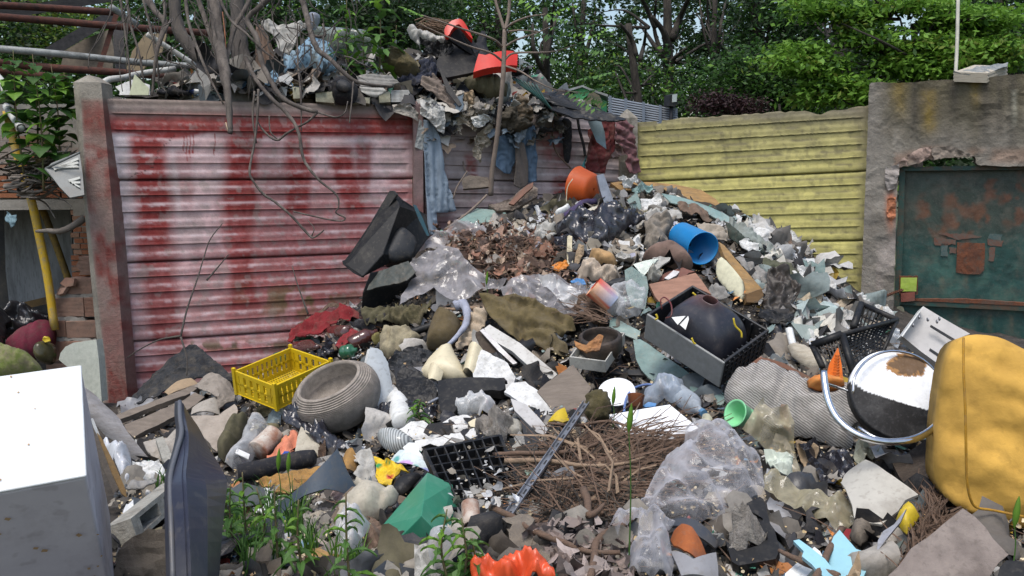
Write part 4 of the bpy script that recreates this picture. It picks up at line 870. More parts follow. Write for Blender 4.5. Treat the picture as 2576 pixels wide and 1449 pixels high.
limb([(799,282,5.0),(775,305,4.98),(745,322,4.97),(718,338,4.97),(700,352,4.97),(680,345,4.97),(660,325,4.97),(648,305,4.98)],[.009,.009,.008,.009,.010,.009,.008,.005],nm='twig')
limb([(799,282,5.0),(830,292,4.98),(850,294,4.97),(868,282,4.97),(875,255,5.0)],[.008,.006,.004],nm='twig')
limb([(889,205,5.1),(886,245,5.08),(880,300,5.06),(880,310,5.06)],[.006,.006,.005],nm='twig')
limb([(748,60,5.35),(748,110,5.3),(750,170,5.2),(757,240,5.1),(758,330,5.05)],[.005,.006,.008,.008,.005],nm='twig')
limb([(813,90,5.35),(814,130,5.33),(805,160,5.3),(790,180,5.3),(760,205,5.28),(738,200,5.28)],[.008,.008,.007,.006,.004],nm='twig')
limb([(780,85,5.4),(800,92,5.38),(818,88,5.38),(812,60,5.4)],[.012,.012,.008],nm='twig')
limb([(640,230,5.0),(636,300,4.98),(645,360,4.97)],[.009,.006],nm='twig')
limb([(677,290,4.98),(680,330,4.97),(697,350,4.97)],[.005,.006],nm='twig')
limb([(574,332,4.92),(568,308,4.94)],[.003,.004],M('fresh_split_wood',(.45,.36,.24),rough=.8),'split_end')
limb([(575,330,4.915),(584,333,4.915)],[.02,.018],m_bb2,'split_end')
for k,(x0,y0,x1,y1,d0)in enumerate([(300,-20,330,240,5.5),(358,-10,400,240,5.45),(318,-10,362,205,5.4),(268,60,222,170,5.6),(282,0,235,120,5.6),(312,20,308,230,5.5),(322,10,318,180,5.5),(350,40,300,130,5.6),(230,300,195,395,5.3),(455,110,400,180,5.4),(435,45,405,75,5.35),(520,-10,560,190,5.15),(530,30,545,160,5.2),(640,60,700,150,5.2),(655,-10,645,110,5.3)]):
    w=14;limb([(x0,y0,d0),((x0*2+x1)/3+rr_.uniform(-w,w),(y0*2+y1)/3,d0-.03),((x0+x1*2)/3+rr_.uniform(-w,w),(y0+y1*2)/3,d0-.05),(x1,y1,d0-.08)],[.006 if k>2 else .011,.004 if k>2 else .008],m_bb if k<3 else m_bb2,'twig',5)
limb([(560,30,5.22),(567,100,5.15),(568,180,5.08)],[.005,.006],M('orange_bark',(.30,.12,.06),(.2,.08,.05),rough=.9,scale=20),'twig',5)
for k in range(150):
    x0=rr_.choice([rr_.uniform(300,900),rr_.uniform(440,800)]);y0=rr_.uniform(-30,180);d0=rr_.uniform(5.05,5.7);an=rr_.uniform(.6,2.3);ln=rr_.uniform(30,120);pts=[(x0,y0,d0)]
    for j in range(4):an+=rr_.uniform(-.5,.5);x0+=ln/4*math.cos(an);y0+=ln/4*math.sin(an);pts.append((x0,y0,d0))
    if y0>250 and x0>320 and rr_.random()<.7:continue
    V_,F_=tube_geo(catmull([P(*p)for p in pts],3),[rr_.uniform(.0022,.006),.0012],4,jag=.2);mk('twig',V_,F_,rr_.choice([m_bb,m_bb2,m_bb2]),bt)
# ================================================================ sapling
sp_=E('sapling','thin straight young tree growing up through the heap against the wall','tree',P(1236,475,6.05))
m_sap=M('sapling_bark',(.24,.19,.155),(.18,.14,.115),rough=.9,bump=.4,scale=30,dirt=.2)
def sap(pts,r,nm='branch',mat=m_sap):TB(nm,None,None,mat,pts,r,ns=7,parent=sp_,jag=.08,k=5)
sap([(1234,492,6.0),(1238,430,5.95),(1248,360,5.9),(1256,290,5.85),(1265,200,5.8),(1268,120,5.8),(1270,75,5.8)],[.019,.018,.017,.017,.017,.016,.017],'trunk')
sap([(1270,78,5.8),(1258,40,5.8),(1246,0,5.8),(1238,-50,5.8)],[.012,.010,.009]);sap([(1270,78,5.8),(1279,40,5.8),(1282,0,5.8),(1284,-50,5.8)],[.013,.012,.011])
sap([(1264,118,5.8),(1240,98,5.7),(1180,78,5.6),(1120,58,5.5),(1060,38,5.4)],[.008,.007,.004]);sap([(1262,152,5.8),(1235,133,5.7),(1180,116,5.6),(1120,90,5.5),(1045,56,5.4)],[.008,.006,.003])
sap([(1270,75,5.8),(1290,58,5.7),(1330,42,5.6),(1372,36,5.5)],[.009,.007,.004],);sap([(1270,118,5.8),(1300,100,5.75),(1345,85,5.7),(1388,66,5.6)],[.008,.006,.003]);sap([(1272,80,5.8),(1310,76,5.75),(1352,80,5.7)],[.007,.004])
sap([(1268,152,5.8),(1292,134,5.8),(1360,132,5.7),(1400,128,5.65),(1450,112,5.6)],[.008,.006,.003]);sap([(1268,165,5.8),(1310,180,5.75),(1350,205,5.7),(1400,226,5.65),(1460,232,5.6)],[.007,.005,.003])
def pinnate(parent,a,b,n,L,w,seed,nm='frond'):
    rg=np.random.RandomState(seed);A,B=P(*a),P(*b);V=[];ax=unit(B-A);up=np.array([0,-.3,1.]);s=unit(np.cross(ax,up))
    for k in range(n):
        for sg in(-1,1):
            c=A+(B-A)*(k+.5)/n;dr=unit(s*sg+ax*.5+np.array([0,0,-.35])+rg.randn(3)*.15);ll=L*(1-.5*abs(k/n-.4));q=unit(np.cross(dr,up))*w
            V+=[c,c+dr*ll*.4+q,c+dr*ll,c+dr*ll*.4-q]
    o=mk_fast(nm,V,4,LM,parent,midx=np.full(len(V)//4,R_.choice([1,2,2,5])));return o
for k,(a,b)in enumerate([((1372,36,5.5),(1450,10,5.4)),((1372,36,5.5),(1430,50,5.4)),((1388,66,5.6),(1500,60,5.4)),((1388,66,5.6),(1490,90,5.4)),((1352,80,5.7),(1420,95,5.5)),((1450,112,5.6),(1530,70,5.4)),((1450,112,5.6),(1520,130,5.4)),((1460,232,5.6),(1540,215,5.4)),((1460,232,5.6),(1530,260,5.4)),((1284,-30,5.8),(1350,20,5.5)),((1450,200,5.5),(1540,180,5.3)),((1430,226,5.6),(1500,275,5.4)),((1060,38,5.4),(1020,20,5.3)),((1360,132,5.6),(1430,160,5.5)),((1380,10,5.5),(1470,-10,5.4))]):
    pinnate(sp_,a,b,9,.085,.012,k)
# ================================================================ material families for the rubbish
def cloth(k,c,**a):a.setdefault('dirt',.3);return M(k,c,tuple(v*.7 for v in c),rough=.95,bump=.5,scale=a.pop('scale',14),bdist=.006,**a)
def plas(k,c,**a):a.setdefault('dirt',.25);a.setdefault('rough',.45);return M(k,c,tuple(v*.85 for v in c),bump=.12,scale=a.pop('scale',9),**a)
def paper(k,c,**a):a.setdefault('dirt',.3);return M(k,c,tuple(v*.82 for v in c),rough=.85,bump=.3,scale=a.pop('scale',16),**a)
def film(k,c,alpha=.4,**a):
    m=M(k,c,tuple(min(1,v*1.15)for v in c),rough=a.pop('rough',.14),bump=.22,trans=.25,scale=a.pop('scale',10),dirt=a.pop('dirt',.2),alpha=alpha,spec=.7,fine=.35,**a);m['film']=1;return m
def timber(k,c,**a):a.setdefault('dirt',.35);return M(k,c,tuple(v*.7 for v in c),rough=.9,bump=.5,scale=a.pop('scale',9),stretch=a.pop('stretch',(1.2,5,5)),**a)
K_white=plas('white_plastic',(.70,.71,.69));K_wpaper=paper('white_paper',(.62,.62,.60));K_grey=cloth('grey_cloth',(.27,.26,.245));K_lgrey=cloth('light_grey_cloth',(.42,.41,.38))
K_beige=cloth('beige_cloth',(.36,.31,.25));K_olive=cloth('olive_cloth',(.10,.09,.05));K_brown=cloth('brown_cloth',(.17,.115,.085));K_black=cloth('black_cloth',(.018,.018,.022));K_navy=cloth('navy_cloth',(.025,.03,.05))
K_blackp=plas('black_hard_plastic',(.012,.0125,.014),rough=.5,spec=.25,dc=(.10,.09,.075));K_dgrey=plas('charcoal_plastic',(.026,.028,.031),rough=.55,spec=.25,dc=(.14,.12,.1))
K_denim=cloth('faded_denim',(.29,.36,.44),stretch=(1.6,1.6,.2),dirt=.15);K_denim2=cloth('blue_denim',(.11,.17,.25),stretch=(1.6,1.6,.2),dirt=.15);K_red=cloth('red_cloth',(.22,.02,.025));K_dred=cloth('dark_red_cloth',(.13,.025,.025));K_pink=cloth('dusty_pink_cloth',(.22,.10,.11),scale=22)
K_glass=M('green_glass_sheet',(.20,.30,.28),(.26,.36,.33),rough=.12,bump=.05,dirt=.35,dc=(.25,.24,.2),alpha=.62,spec=.7);K_card=paper('cardboard',(.33,.24,.15));K_gcard=paper('grey_card',(.34,.31,.27));K_cream=plas('cream_plastic',(.62,.55,.38),dirt=.12)
K_film=film('grey_film',(.34,.325,.335),.5);K_cfilm=film('clear_film',(.62,.63,.64),.30);K_bfilm=M('black_bag_film',(.012,.012,.016),(.03,.03,.04),rough=.22,bump=.5,scale=12,dirt=.15,dc=(.1,.09,.08),spec=.7,fine=.4)
K_wood=timber('grey_wood',(.20,.165,.135));K_ochre=timber('ochre_board',(.36,.22,.09));K_pboard=timber('pinkish_veneer',(.33,.18,.125),scale=6,dirt=.15);K_conc=M('pale_concrete',(.34,.33,.29),(.26,.25,.22),rough=.95,bump=.9,scale=24,dirt=.3)
K_stone=M('dirty_concrete',(.20,.17,.135),(.13,.11,.09),rough=.95,bump=.9,scale=18,dirt=.35);K_teal=paper('pale_teal',(.26,.38,.37))
K_foam=M('cream_foam',(.60,.58,.42),(.52,.50,.36),rough=.9,bump=.3,scale=40,dirt=.12);K_metal=M('dull_metal',(.40,.40,.41),(.3,.3,.31),rough=.4,metal=.75,dirt=.3,scale=15,bump=.15)
K_chrome=M('chrome',(.75,.76,.78),rough=.08,metal=1.0,dirt=.08,bump=0);K_khaki=cloth('khaki_knit',(.30,.26,.17),scale=26)
K_lino=M('patterned_sheet',attr=True,rough=.6,bump=.3,scale=14,dirt=.2);K_fluff=M('insulation_fluff',(.40,.37,.33),(.26,.24,.22),rough=1,bump=1,scale=30,dirt=.4,bdist=.02)

# ================================================================ rubbish on and hanging over the red wall
def top(name,label,cat,mat,pts,o=-.12,**k):
    c=np.mean(pts,0)if k.get('at')is None else k['at'];k.setdefault('n',(.3,-1,.5));return S(name,label,cat,mat,pts,d=WD(c[0],250)-o if c[0]<1597 else 7,off=0,**k)
def hang(name,label,cat,mat,pts,o=.05,**k):     # hangs o metres in front of the wall
    c=np.mean(pts,0);k.setdefault('n',tuple(RN));w=wallhit(c[0],c[1],o);return S(name,label,cat,mat,pts,d=float(np.dot(w-EYE,_F)),off=0,**k)
K_tri=paper('pale_yellow_card',(.56,.58,.40),dirt=.1)
top('card_triangle','pale yellow triangular card standing on the wall top','card',K_tri,T(0,0,'1015,560 1125,668 1120,718 975,716'),-.1,th=.008,n=(0,-1,.1))
top('broken_board','broken white panel piece beside the pale yellow triangle','panel',K_wpaper,T(0,0,'870,655 1000,600 1130,640 1130,716 900,716 905,690'),-.35,n=(0,-1,.4),th=.01)
top('black_rag','black rag with peaked top on the wall left of the toy ball','rag',K_black,T(0,0,'1190,720 1215,660 1250,690 1280,645 1330,650 1440,700 1420,722'),-.1,crum=.04,dome=.04,n=(0,-1,.2))
def pball(x,y,V):k=((np.abs(x-480)<8)|(np.abs(y-228)<3))&(x<488);return np.where(k[:,None],[.03,.05,.15],[.7,.72,.72])
S_paint(top('toy_ball','small white and navy ball half sunk behind the wall top','ball',m_attr,T(0,0,'1405,730 1415,695 1460,680 1520,678 1560,700 1575,730'),-.1,dome=.06,rnd=2,n=(0,-1,.2)),pball)
top('insulation_sheet','crumpled grey white insulation sheet under the rusty pipe','sheet',K_fluff,T(0,0,'1150,590 1230,560 1380,515 1480,545 1540,580 1560,625 1500,650 1300,640 1180,620'),-.6,crum=.04,n=(0,-1,.5))
top('insulation_sheet','torn grey sheet wedged against the bare tree trunk','sheet',K_gcard,T(0,0,'1560,600 1620,570 1660,640 1690,730 1600,735 1555,690'),-.4,crum=.03,n=(0,-1,.3))
top('white_bag','small white bag on the wall left of the tree trunk','bag',K_lgrey,T(0,0,'1330,640 1420,620 1455,660 1440,690 1380,700 1330,680'),-.3,dome=.05,crum=.03,n=(0,-1,.4))
top('grey_shirt','pale grey shirt draped over a stick, top left of the debris','shirt',K_lgrey,T(1,0,'40,170 110,152 160,185 240,190 340,160 388,185 345,235 312,300 290,360 245,408 180,390 150,310 130,270 60,225'),-.2,fold=.035,fdir=(1,.2),ff=7,crum=.02,sm=True,n=(0,-1,.3))
top('plastic_tub','small translucent grey tub standing among the bare branches','tub',film('smoke_plastic',(.25,.26,.30),.75),T(1,0,'402,92 478,100 486,150 455,228 424,226 400,150'),-.3,dome=.05,n=(0,-1,.2),rnd=1)
def pspot(x,y,V):
    n=fbm(x,y,6,3);k=sst(.56,.62,n);k2=sst(.5,.7,fbm(x,y,30,8))*.6;C=np.tile([.20,.33,.44],(len(x),1));C=C*(1-k)[:,None]+np.array([.02,.03,.05])*k[:,None];return C*(1-k2)[:,None]+np.array([.18,.2,.17])*k2[:,None]
S_paint(top('spotted_umbrella','torn pale blue fabric with dark spots behind the weeds','umbrella',m_attr,T(1,0,'205,430 300,370 420,300 560,330 600,420 610,530 480,560 400,575 260,612 215,560'),-.35,crum=.03,cs=5,dome=.08,n=(-.1,-1,.6)),pspot)
S_paint(top('spotted_rag','small piece of spotted blue fabric above the wall edge','rag',m_attr,T(1,0,'60,600 140,535 200,600 210,650 120,665 70,640'),-.15,crum=.04,n=(-.1,-1,.6)),pspot)
top('plastic_sheet','domed clear grey green plastic sheet above the spotted fabric','sheet',film('greenish_film',(.20,.23,.20),.55),T(1,0,'415,240 540,232 680,236 840,262 930,330 920,400 760,430 610,440 500,360'),-.6,dome=.12,crum=.03,cs=4,n=(-.1,-1,.6))
top('brown_tarp','dark brown tarpaulin hanging behind the grey shirt','tarp',K_brown,T(1,0,'0,180 50,200 100,300 140,400 130,520 40,560 0,500'),-.35,fold=.03,n=(0,-1,.3))
top('mossy_sack','rough yellow brown mossy sack sitting on the debris pile top','sack',M('mossy_sacking',(.16,.125,.06),(.09,.08,.04),rough=1,bump=1,scale=18,dirt=.4,bdist=.02),T(1,0,'945,450 1000,400 1070,380 1150,415 1225,500 1248,560 1215,605 1120,600 1050,560 955,545'),-.2,dome=.13,crum=.03,cs=12,rnd=1,n=(0,-1,.5))
top('navy_coat','crumpled navy black coat below the mossy sack','coat',K_navy,T(1,0,'1060,600 1120,590 1230,560 1250,500 1220,450 1320,440 1375,520 1330,610 1240,660 1120,645'),-.1,crum=.05,fold=.03,n=(0,-1,.6))
tw=MB();r3=random.Random(8)
for k in range(90):
    x,y=r3.uniform(1050,1120),r3.uniform(55,85);a=P(x-14,y+r3.uniform(-8,8),6.5);b=P(x+r3.uniform(8,40),y+r3.uniform(-14,8),6.5+r3.uniform(-.1,.1));tw.tube([a,(a+b)/2+np.array([0,0,.02]),b],.0035,4,cap=False)
tw.out('straw_bundle',timber('straw',(.22,.14,.09)),None,'bundle of dry brown stalks on the very top of the debris','straw')
top('grey_sack','whitish grey sack under the straw on the top of the debris','sack',K_lgrey,T(1,0,'1140,240 1190,195 1230,235 1330,260 1450,285 1420,330 1310,330 1240,300 1240,370 1210,330 1165,290'),-.25,crum=.04,dome=.05,n=(0,-1,.6))
top('black_scrap','jagged black plastic strip left of the red trimmed shell','scrap',K_blackp,T(1,0,'1215,250 1250,290 1330,310 1460,285 1500,380 1380,420 1250,400 1290,360 1240,320'),-.2,crum=.04,n=(0,-1,.6))
sb=E('plastic_shell','overturned black plastic shell with bright red trim on the debris top','plastic shell',P(1200,190,6.1))
def topp(mat,pts,nm,o=-.12,**k):k.setdefault('n',(.3,-1,.5));c=np.mean(pts,0);return S(nm,None,None,mat,pts,d=6.2+o,off=0,parent=sb,**k)
topp(K_blackp,T(1,0,'1450,290 1530,180 1610,270 1692,375 1670,440'),'shell_wall',0,th=.03,n=(.5,-1,.2));topp(K_blackp,T(1,0,'1380,420 1460,290 1670,440 1640,545 1440,585 1350,520'),'shell_floor',-.05,th=.03,n=(.2,-1,.8))
topp(K_dgrey,T(1,0,'1560,250 1600,260 1692,378 1650,400'),'shell_rib',-.06,th=.02,n=(.6,-1,.3))
K_rp=plas('bright_red_plastic',(.55,.025,.012),rough=.35,dirt=.05)
topp(K_rp,T(1,0,'1420,215 1460,172 1525,152 1560,162 1600,220 1645,305 1600,270 1555,215 1525,190 1480,225 1452,280 1425,262'),'red_trim',-.1,th=.05,rnd=1,n=(.1,-1,.5),bend=.02)
topp(K_rp,T(1,0,'1680,418 1730,436 1800,420 1880,402 1940,395 1975,408 1970,500 1930,505 1850,525 1640,545 1662,470'),'red_trim',-.12,th=.06,n=(.1,-1,.9),bend=.03)
top('olive_coat','bunched dark olive coat right below the red trim','coat',K_olive,T(1,0,'1565,610 1640,570 1740,560 1840,590 1900,660 1890,730 1780,745 1680,705 1600,665'),.0,dome=.08,fold=.03,crum=.02,n=(.2,-1,.5))
top('pale_bag','pale green grey bag end right of the olive coat','bag',cloth('sage_cloth',(.25,.28,.26)),T(1,0,'1870,620 1915,640 1925,700 1900,760 1860,790 1800,770 1860,730'),-.0,dome=.05,crum=.02,n=(.2,-1,.5))
ht=top('black_hat','crushed black felt hat sitting on the wall edge','hat',K_black,T(1,0,'565,660 590,615 640,590 700,580 755,625 775,690 750,770 700,790 630,790 585,760'),.05,dome=.10,crum=.015,rnd=1,n=(0,-1,.4))
top('hat_brim','curled black felt brim leaning on the crushed hat','hat',K_dgrey,T(1,0,'590,640 640,600 715,625 720,670 680,690 620,680'),.15,dome=.03,rnd=1,n=(0,-1,.9))
K_cf=paper('cream_board',(.40,.39,.29),dirt=.4)
for pts,lb in(('450,700 585,690 590,778 452,765','cream foam block under the left side of the black hat'),('730,742 860,732 856,782 800,770 730,788','chipped cream foam block right of the black hat'),('275,655 325,660 332,742 282,744','narrow cream block near the broken branch tip on the wall'),('925,700 1010,690 1015,770 930,775','dirty yellowish block left of the pleated stack')):
    top('foam_block',lb,'block',K_cf,T(1,0,pts),.02,th=.08,n=(.1,-1,.2))
top('folded_blanket','grey folded blanket lying on the wall right of the hat','blanket',K_grey,T(1,0,'755,570 900,558 1030,580 1085,625 980,660 790,655'),.0,fold=.02,fdir=(.1,1),ff=12,n=(.1,-1,.7),sm=True)
top('white_cloth','dirty white cloth fold under the grey blanket','cloth',K_lgrey,T(1,0,'780,655 960,662 985,690 905,735 850,722 795,695'),.05,fold=.015,fdir=(.1,1),n=(.1,-1,.3),sm=True)
pl=E('pleated_stack','stack of ribbed white pleated sheets on the wall edge','stack',P(1005,255,WD(1005)))
for k in range(9):
    y0=682+k*10;top('sheet',None,None,K_wpaper,T(1,0,f'{1016+k%2*5},{y0} {1150+k%3*4},{y0-4} {1152+k%3*4},{y0+4} {1018},{y0+7}'),.04,parent=pl,th=.1,n=(0,-1,.1))
top('brown_jacket','grey brown jacket sleeve trailing over the wall edge','jacket',cloth('taupe_cloth',(.20,.16,.135)),T(1,0,'1240,650 1250,590 1340,568 1400,615 1445,700 1530,775 1558,830 1505,862 1440,790 1340,705'),.08,fold=.03,fdir=(.5,1),crum=.02,n=(.1,-1,.6),sm=True)
top('black_strap','long black strip lying diagonally over the jacket sleeve','strip',K_blackp,T(1,0,'1375,500 1395,520 1480,670 1555,790 1530,800 1440,690'),.15,th=.01,n=(.1,-1,.5))
hang('tar_sheet','stiff grey sheet corner with a nail hole over the fence joint','sheet',K_gcard,T(1,0,'1030,790 1150,780 1230,855 1222,918 1170,890 1100,870 1035,842'),.12,crum=.02,bend=.03,th=.004)
def pcard(x,y,V):
    C=np.tile([.50,.49,.46],(len(x),1))*(.75+.4*fbm(x,y,14,3))[:,None];k=(x>1086)&(x<1108)&(y>258)&(y<272)&(np.sin(x*4.1)>-.1);k2=(x>1068)&(x<1112)&(np.abs(np.mod(y-x*.3,9)-4)<1.3)&(y>278)&(y<300)
    C[k]=[.16,.16,.18];C[k2]=C[k2]*.6;return C
S_paint(hang('printed_carton','white carton flap with barcode hanging over the wall','carton',m_attr,T(1,0,'1240,755 1300,738 1350,770 1412,805 1425,900 1415,1012 1372,990 1300,905 1240,862'),.16,crum=.03,sp=.01,bend=.02),pcard)
S_paint(hang('carton_flap','creased pale carton flap hanging beside the barcode carton','carton',m_attr,T(1,0,'1412,805 1482,850 1492,1000 1452,1105 1392,1065 1425,960'),.13,bend=-.04,bdir=(0,1),th=.006),lambda x,y,V:np.tile([.44,.43,.41],(len(x),1))*(.8+.35*fbm(x,y,18,3))[:,None])
hang('plastic_strip','pale grey plastic strip hanging left of the jeans','strip',paper('chalky_grey',(.36,.37,.36)),T(1,0,'1232,900 1272,930 1265,1138 1198,1110'),.1,crum=.01)
jn=hang('jeans','long pair of faded light blue jeans hanging down the fence post','jeans',K_denim,[(1064,300),(1088,308),(1105,345),(1114,400),(1124,450),(1136,492),(1148,530),(1124,535),(1098,535),(1099,575),(1096,592),(1082,590),(1076,560),(1072,520),(1068,440),(1065,370)],.10,fold=.05,fdir=(1,.06),ff=9,sm=True)
K_torn=paper('torn_board',(.38,.33,.26),dirt=.4)
for pts,lb,m_,o in(('1520,890 1575,800 1625,780 1668,840 1690,920 1655,1000 1600,960 1555,930 1532,1030 1505,960','ragged tan board scrap hanging right of the carton flap',K_torn,.12),
                    ('1640,1040 1700,980 1785,890 1790,990 1768,1090 1710,1120 1690,1230 1650,1190 1628,1140','lowest ragged beige scrap hanging beside the sapling',K_torn,.1),
                    ('1560,700 1625,680 1660,735 1640,790 1590,800 1555,750','crumpled brown paper scrap above the ragged tan board',K_card,.1),
                    ('1490,680 1560,690 1570,760 1530,790 1490,740','torn grey paper wad right of the jacket sleeve',K_gcard,.1),
                    ('1620,880 1700,860 1780,900 1700,960 1640,960','pale crumpled paper piece in the middle of the hanging scraps',K_wpaper,.16),
                    ('1480,900 1530,930 1520,1010 1480,1000','small pale paper tab beside the ragged board',K_wpaper,.1)):
    hang('torn_scrap',lb,'scrap',m_,T(1,0,pts),o,crum=.045,cs=12,rag=.004,th=.004)
hang('foam_fluff','ragged tuft of cream insulation near the sapling','insulation',K_fluff,T(1,0,'1640,800 1680,760 1745,775 1760,845 1700,870 1650,850'),.15,dome=.05,crum=.04,cs=16,rag=.006)
hang('fluff_clump','dark matted clump of fibres hanging right of the sapling','fibre clump',M('matted_fibre',(.13,.11,.08),(.07,.06,.045),rough=1,bump=1,scale=30,dirt=.4,bdist=.02),T(1,0,'1830,860 1900,800 1990,830 2060,900 2080,960 1990,1010 1900,1005 1840,960'),.12,dome=.09,crum=.05,cs=14,rag=.006)
hang('fluff_clump','brown crumpled foam lump at the top of the hanging jeans','fibre clump',M('brown_foam',(.20,.15,.10),(.12,.09,.06),rough=1,bump=.9,scale=30,dirt=.4),T(2,0,'0,720 60,700 110,760 150,850 140,920 60,930 0,900'),.12,dome=.08,crum=.05,cs=14,rag=.005)
hang('grey_rag','pale grey rag hanging at the edge above the blue trousers','rag',K_lgrey,T(2,0,'0,740 30,700 60,770 40,850 0,860'),.18,crum=.05)
hang('blue_trousers','blue denim leg hanging left of the brown trousers','trousers',K_denim2,[(1250,345),(1275,335),(1296,345),(1296,400),(1285,438),(1268,436),(1246,418),(1248,380)],.08,fold=.03,fdir=(1,.3),ff=7,crum=.015,sm=True)
hang('blue_trousers','long blue denim leg hanging right of the brown trousers','trousers',K_denim2,[(1296,330),(1320,320),(1343,316),(1347,360),(1352,400),(1350,455),(1322,462),(1316,420),(1308,370)],.10,fold=.03,fdir=(1,.15),ff=8,crum=.012,sm=True)
hang('brown_trousers','thin dark taupe trouser leg between the blue denim legs','trousers',cloth('taupe_dark',(.13,.11,.10)),[(1297,345),(1318,362),(1328,410),(1330,462),(1310,475),(1292,466),(1298,410)],.14,fold=.02,fdir=(1,.05),ff=12,sm=True)
hang('sage_scrap','frayed grey blue cloth end below the fibre clump','rag',cloth('grey_blue',(.20,.24,.28)),T(2,0,'0,1020 60,985 110,975 80,1050 40,1095 20,1060'),.14,crum=.04)
tp=S('black_lattice','black slatted sheet sloping down along the wall top towards the corner','sheet',K_blackp,T(2,0,'120,640 250,690 400,720 520,770 700,838 862,898 840,910 600,905 430,880 300,830 180,740'),n=(.15,-.55,1),d=6.25,off=0,th=.01,crum=.012)
for k in range(8):
    a,b=(1325+k*9,222+k*5.5),(1560+k*2,296+k*.6);TB('slat',None,None,K_dgrey if k%2 else m_blackp,[(a[0],a[1],6.2),((a[0]+b[0])/2,(a[1]+b[1])/2+2,6.25),(b[0],b[1],6.3)],.006,parent=tp)
m_tm=plas('dark_teal_mesh',(.03,.10,.09))
for k in range(7):
    TB('teal_rib',None,None,m_tm,[(1288+k*10,195+k*3,6.15),(1325+k*8,225+k*5,6.15),(1370+k*5,255+k*6,6.2)],.006,parent=tp)
hang('white_sack','dirty white sack lying on the wall under the black lattice','sack',K_lgrey,T(2,0,'180,930 205,870 235,825 300,820 350,850 358,875 290,885 230,905'),.08,dome=.06,crum=.03)
hang('black_stocking','black knitted stocking hanging on the grey pink wall','stocking',K_black,T(2,0,'372,888 440,898 456,985 450,1080 436,1232 392,1230 384,1100 378,980'),.05,dome=.02,crum=.01,rnd=1)
TB('black_strap','thin black strap hanging right of the stocking','strap',K_black,[(1288+495/3,296,WD(1453,300,.06)),(1288+508/3,325,WD(1453,300,.05)),(1288+540/3,365,WD(1453,300,.04)),(1288+552/3,392,WD(1453,300,.05))],.011)
hang('blue_shard','pale blue pointed shard hanging in front of the dark red garment','shard',paper('blue_grey_board',(.24,.33,.38),dirt=.25),T(2,0,'572,915 672,908 700,1000 712,1125 640,1072'),.22,th=.006,n=(0,-1,.1))
hang('red_garment','dark red garment hanging near the corner of the fences','garment',K_dred,T(2,0,'690,898 770,910 778,1010 768,1140 722,1215 692,1310 620,1305 555,1285 575,1120 582,980 640,930'),.11,fold=.035,fdir=(1,.15),ff=7,crum=.02,sm=True)
hang('pink_jacket','dusty pink quilted jacket hanging at the corner post','jacket',K_pink,T(2,0,'778,925 860,903 908,955 925,1050 948,1170 972,1300 925,1312 880,1306 855,1262 868,1165 820,1110 772,1050'),.14,fold=.035,fdir=(.4,1),ff=9,crum=.025,sm=True)
hang('pink_lining','pale pink lining scrap under the quilted jacket','lining',cloth('pale_pink',(.36,.25,.24)),T(2,0,'765,1080 830,1110 860,1165 760,1190 740,1150'),.1,crum=.03)
hang('teal_scrap','small turquoise scrap below the dark red garment','scrap',paper('turquoise',(.12,.38,.40)),T(2,0,'512,1272 540,1210 562,1168 566,1245 548,1292'),.08,crum=.03)
TB('brown_rope','brown cord looping down the wall to the orange bowl','cord',cloth('cord_brown',(.16,.10,.07)),[(1395,290,WD(1395,300,.06)),(1389,330,WD(1395,300,.05)),(1398,380,WD(1395,300,.05)),(1436,424,WD(1395,300,.06))],.006)
TB('twig','thin bare twig hanging beside the ragged board scraps','twig',m_sap,[(1176,325,6.2),(1172,360,6.2),(1165,400,6.15),(1170,430,6.1)],.005)
# weeds on the wall top
def weed(px,py,d,h,label,kind='thistle',seed=0,name='weed',n=14,L=.16,wd=.035,lean=0,mat=5,group=None,stem=(.10,.08,.05)):
    rg=random.Random(seed);b=P(px,py,d);t=E(name,label,'weed',b,group);tip=b+np.array([lean,0,h])
    m_st=M('weed_stem',(.12,.14,.05),(.14,.07,.05),rough=.8,bump=0,dirt=0);path=catmull([b,(b+tip)/2+np.array([rg.uniform(-.02,.02),0,0]),tip],6)
    TBm=MB();TBm.tube(path,[.007 if h>.35 else .004,.002],6);TBm.out('stem',m_st,t,smooth=True)
    for k in range(n):
        f=.12+.88*k/n;p=path[int(f*(len(path)-1))];an=k*2.4+rg.random();l=L*(1.15-.65*f)*rg.uniform(.8,1.2);w=wd*(1.1-.5*f)
        up_k=rg.uniform(.2,1.1);dr=np.array([math.cos(an),math.sin(an),.0]);s=np.array([-dr[1],dr[0],0]);V=[];F=[];m=7
        for i in range(m):
            q=i/(m-1);ww=w*math.sin(math.pi*min(1,q*.9+.12))*(1 if kind!='thistle' else(1.25 if i%2 else .45));c=p+dr*l*q+np.array([0,0,l*(up_k*q-.95*q*q)])
            V+=[c-s*ww,c+np.array([0,0,-.006]),c+s*ww]
        for i in range(m-1):F+=[(3*i,3*i+1,3*i+4,3*i+3),(3*i+1,3*i+2,3*i+5,3*i+4)]
        mk('leaf',V,F,LM[mat]if k%3 else LM[2],t)
    return t
weed(880,190,5.95,.52,'tall jagged leaved green weed on the wall debris, left one',seed=1,L=.17,wd=.04,n=20)
weed(955,182,5.95,.72,'tallest jagged leaved weed with reddish stem beside the mossy sack',seed=2,L=.20,wd=.045,n=22)
weed(920,185,5.9,.3,'short broad leaved weed between the two tall weeds','broad',seed=3,L=.15,wd=.03,n=12)
weed(1000,150,6.4,.25,'small weed behind the mossy sack','broad',seed=4,L=.1,wd=.02,n=10)
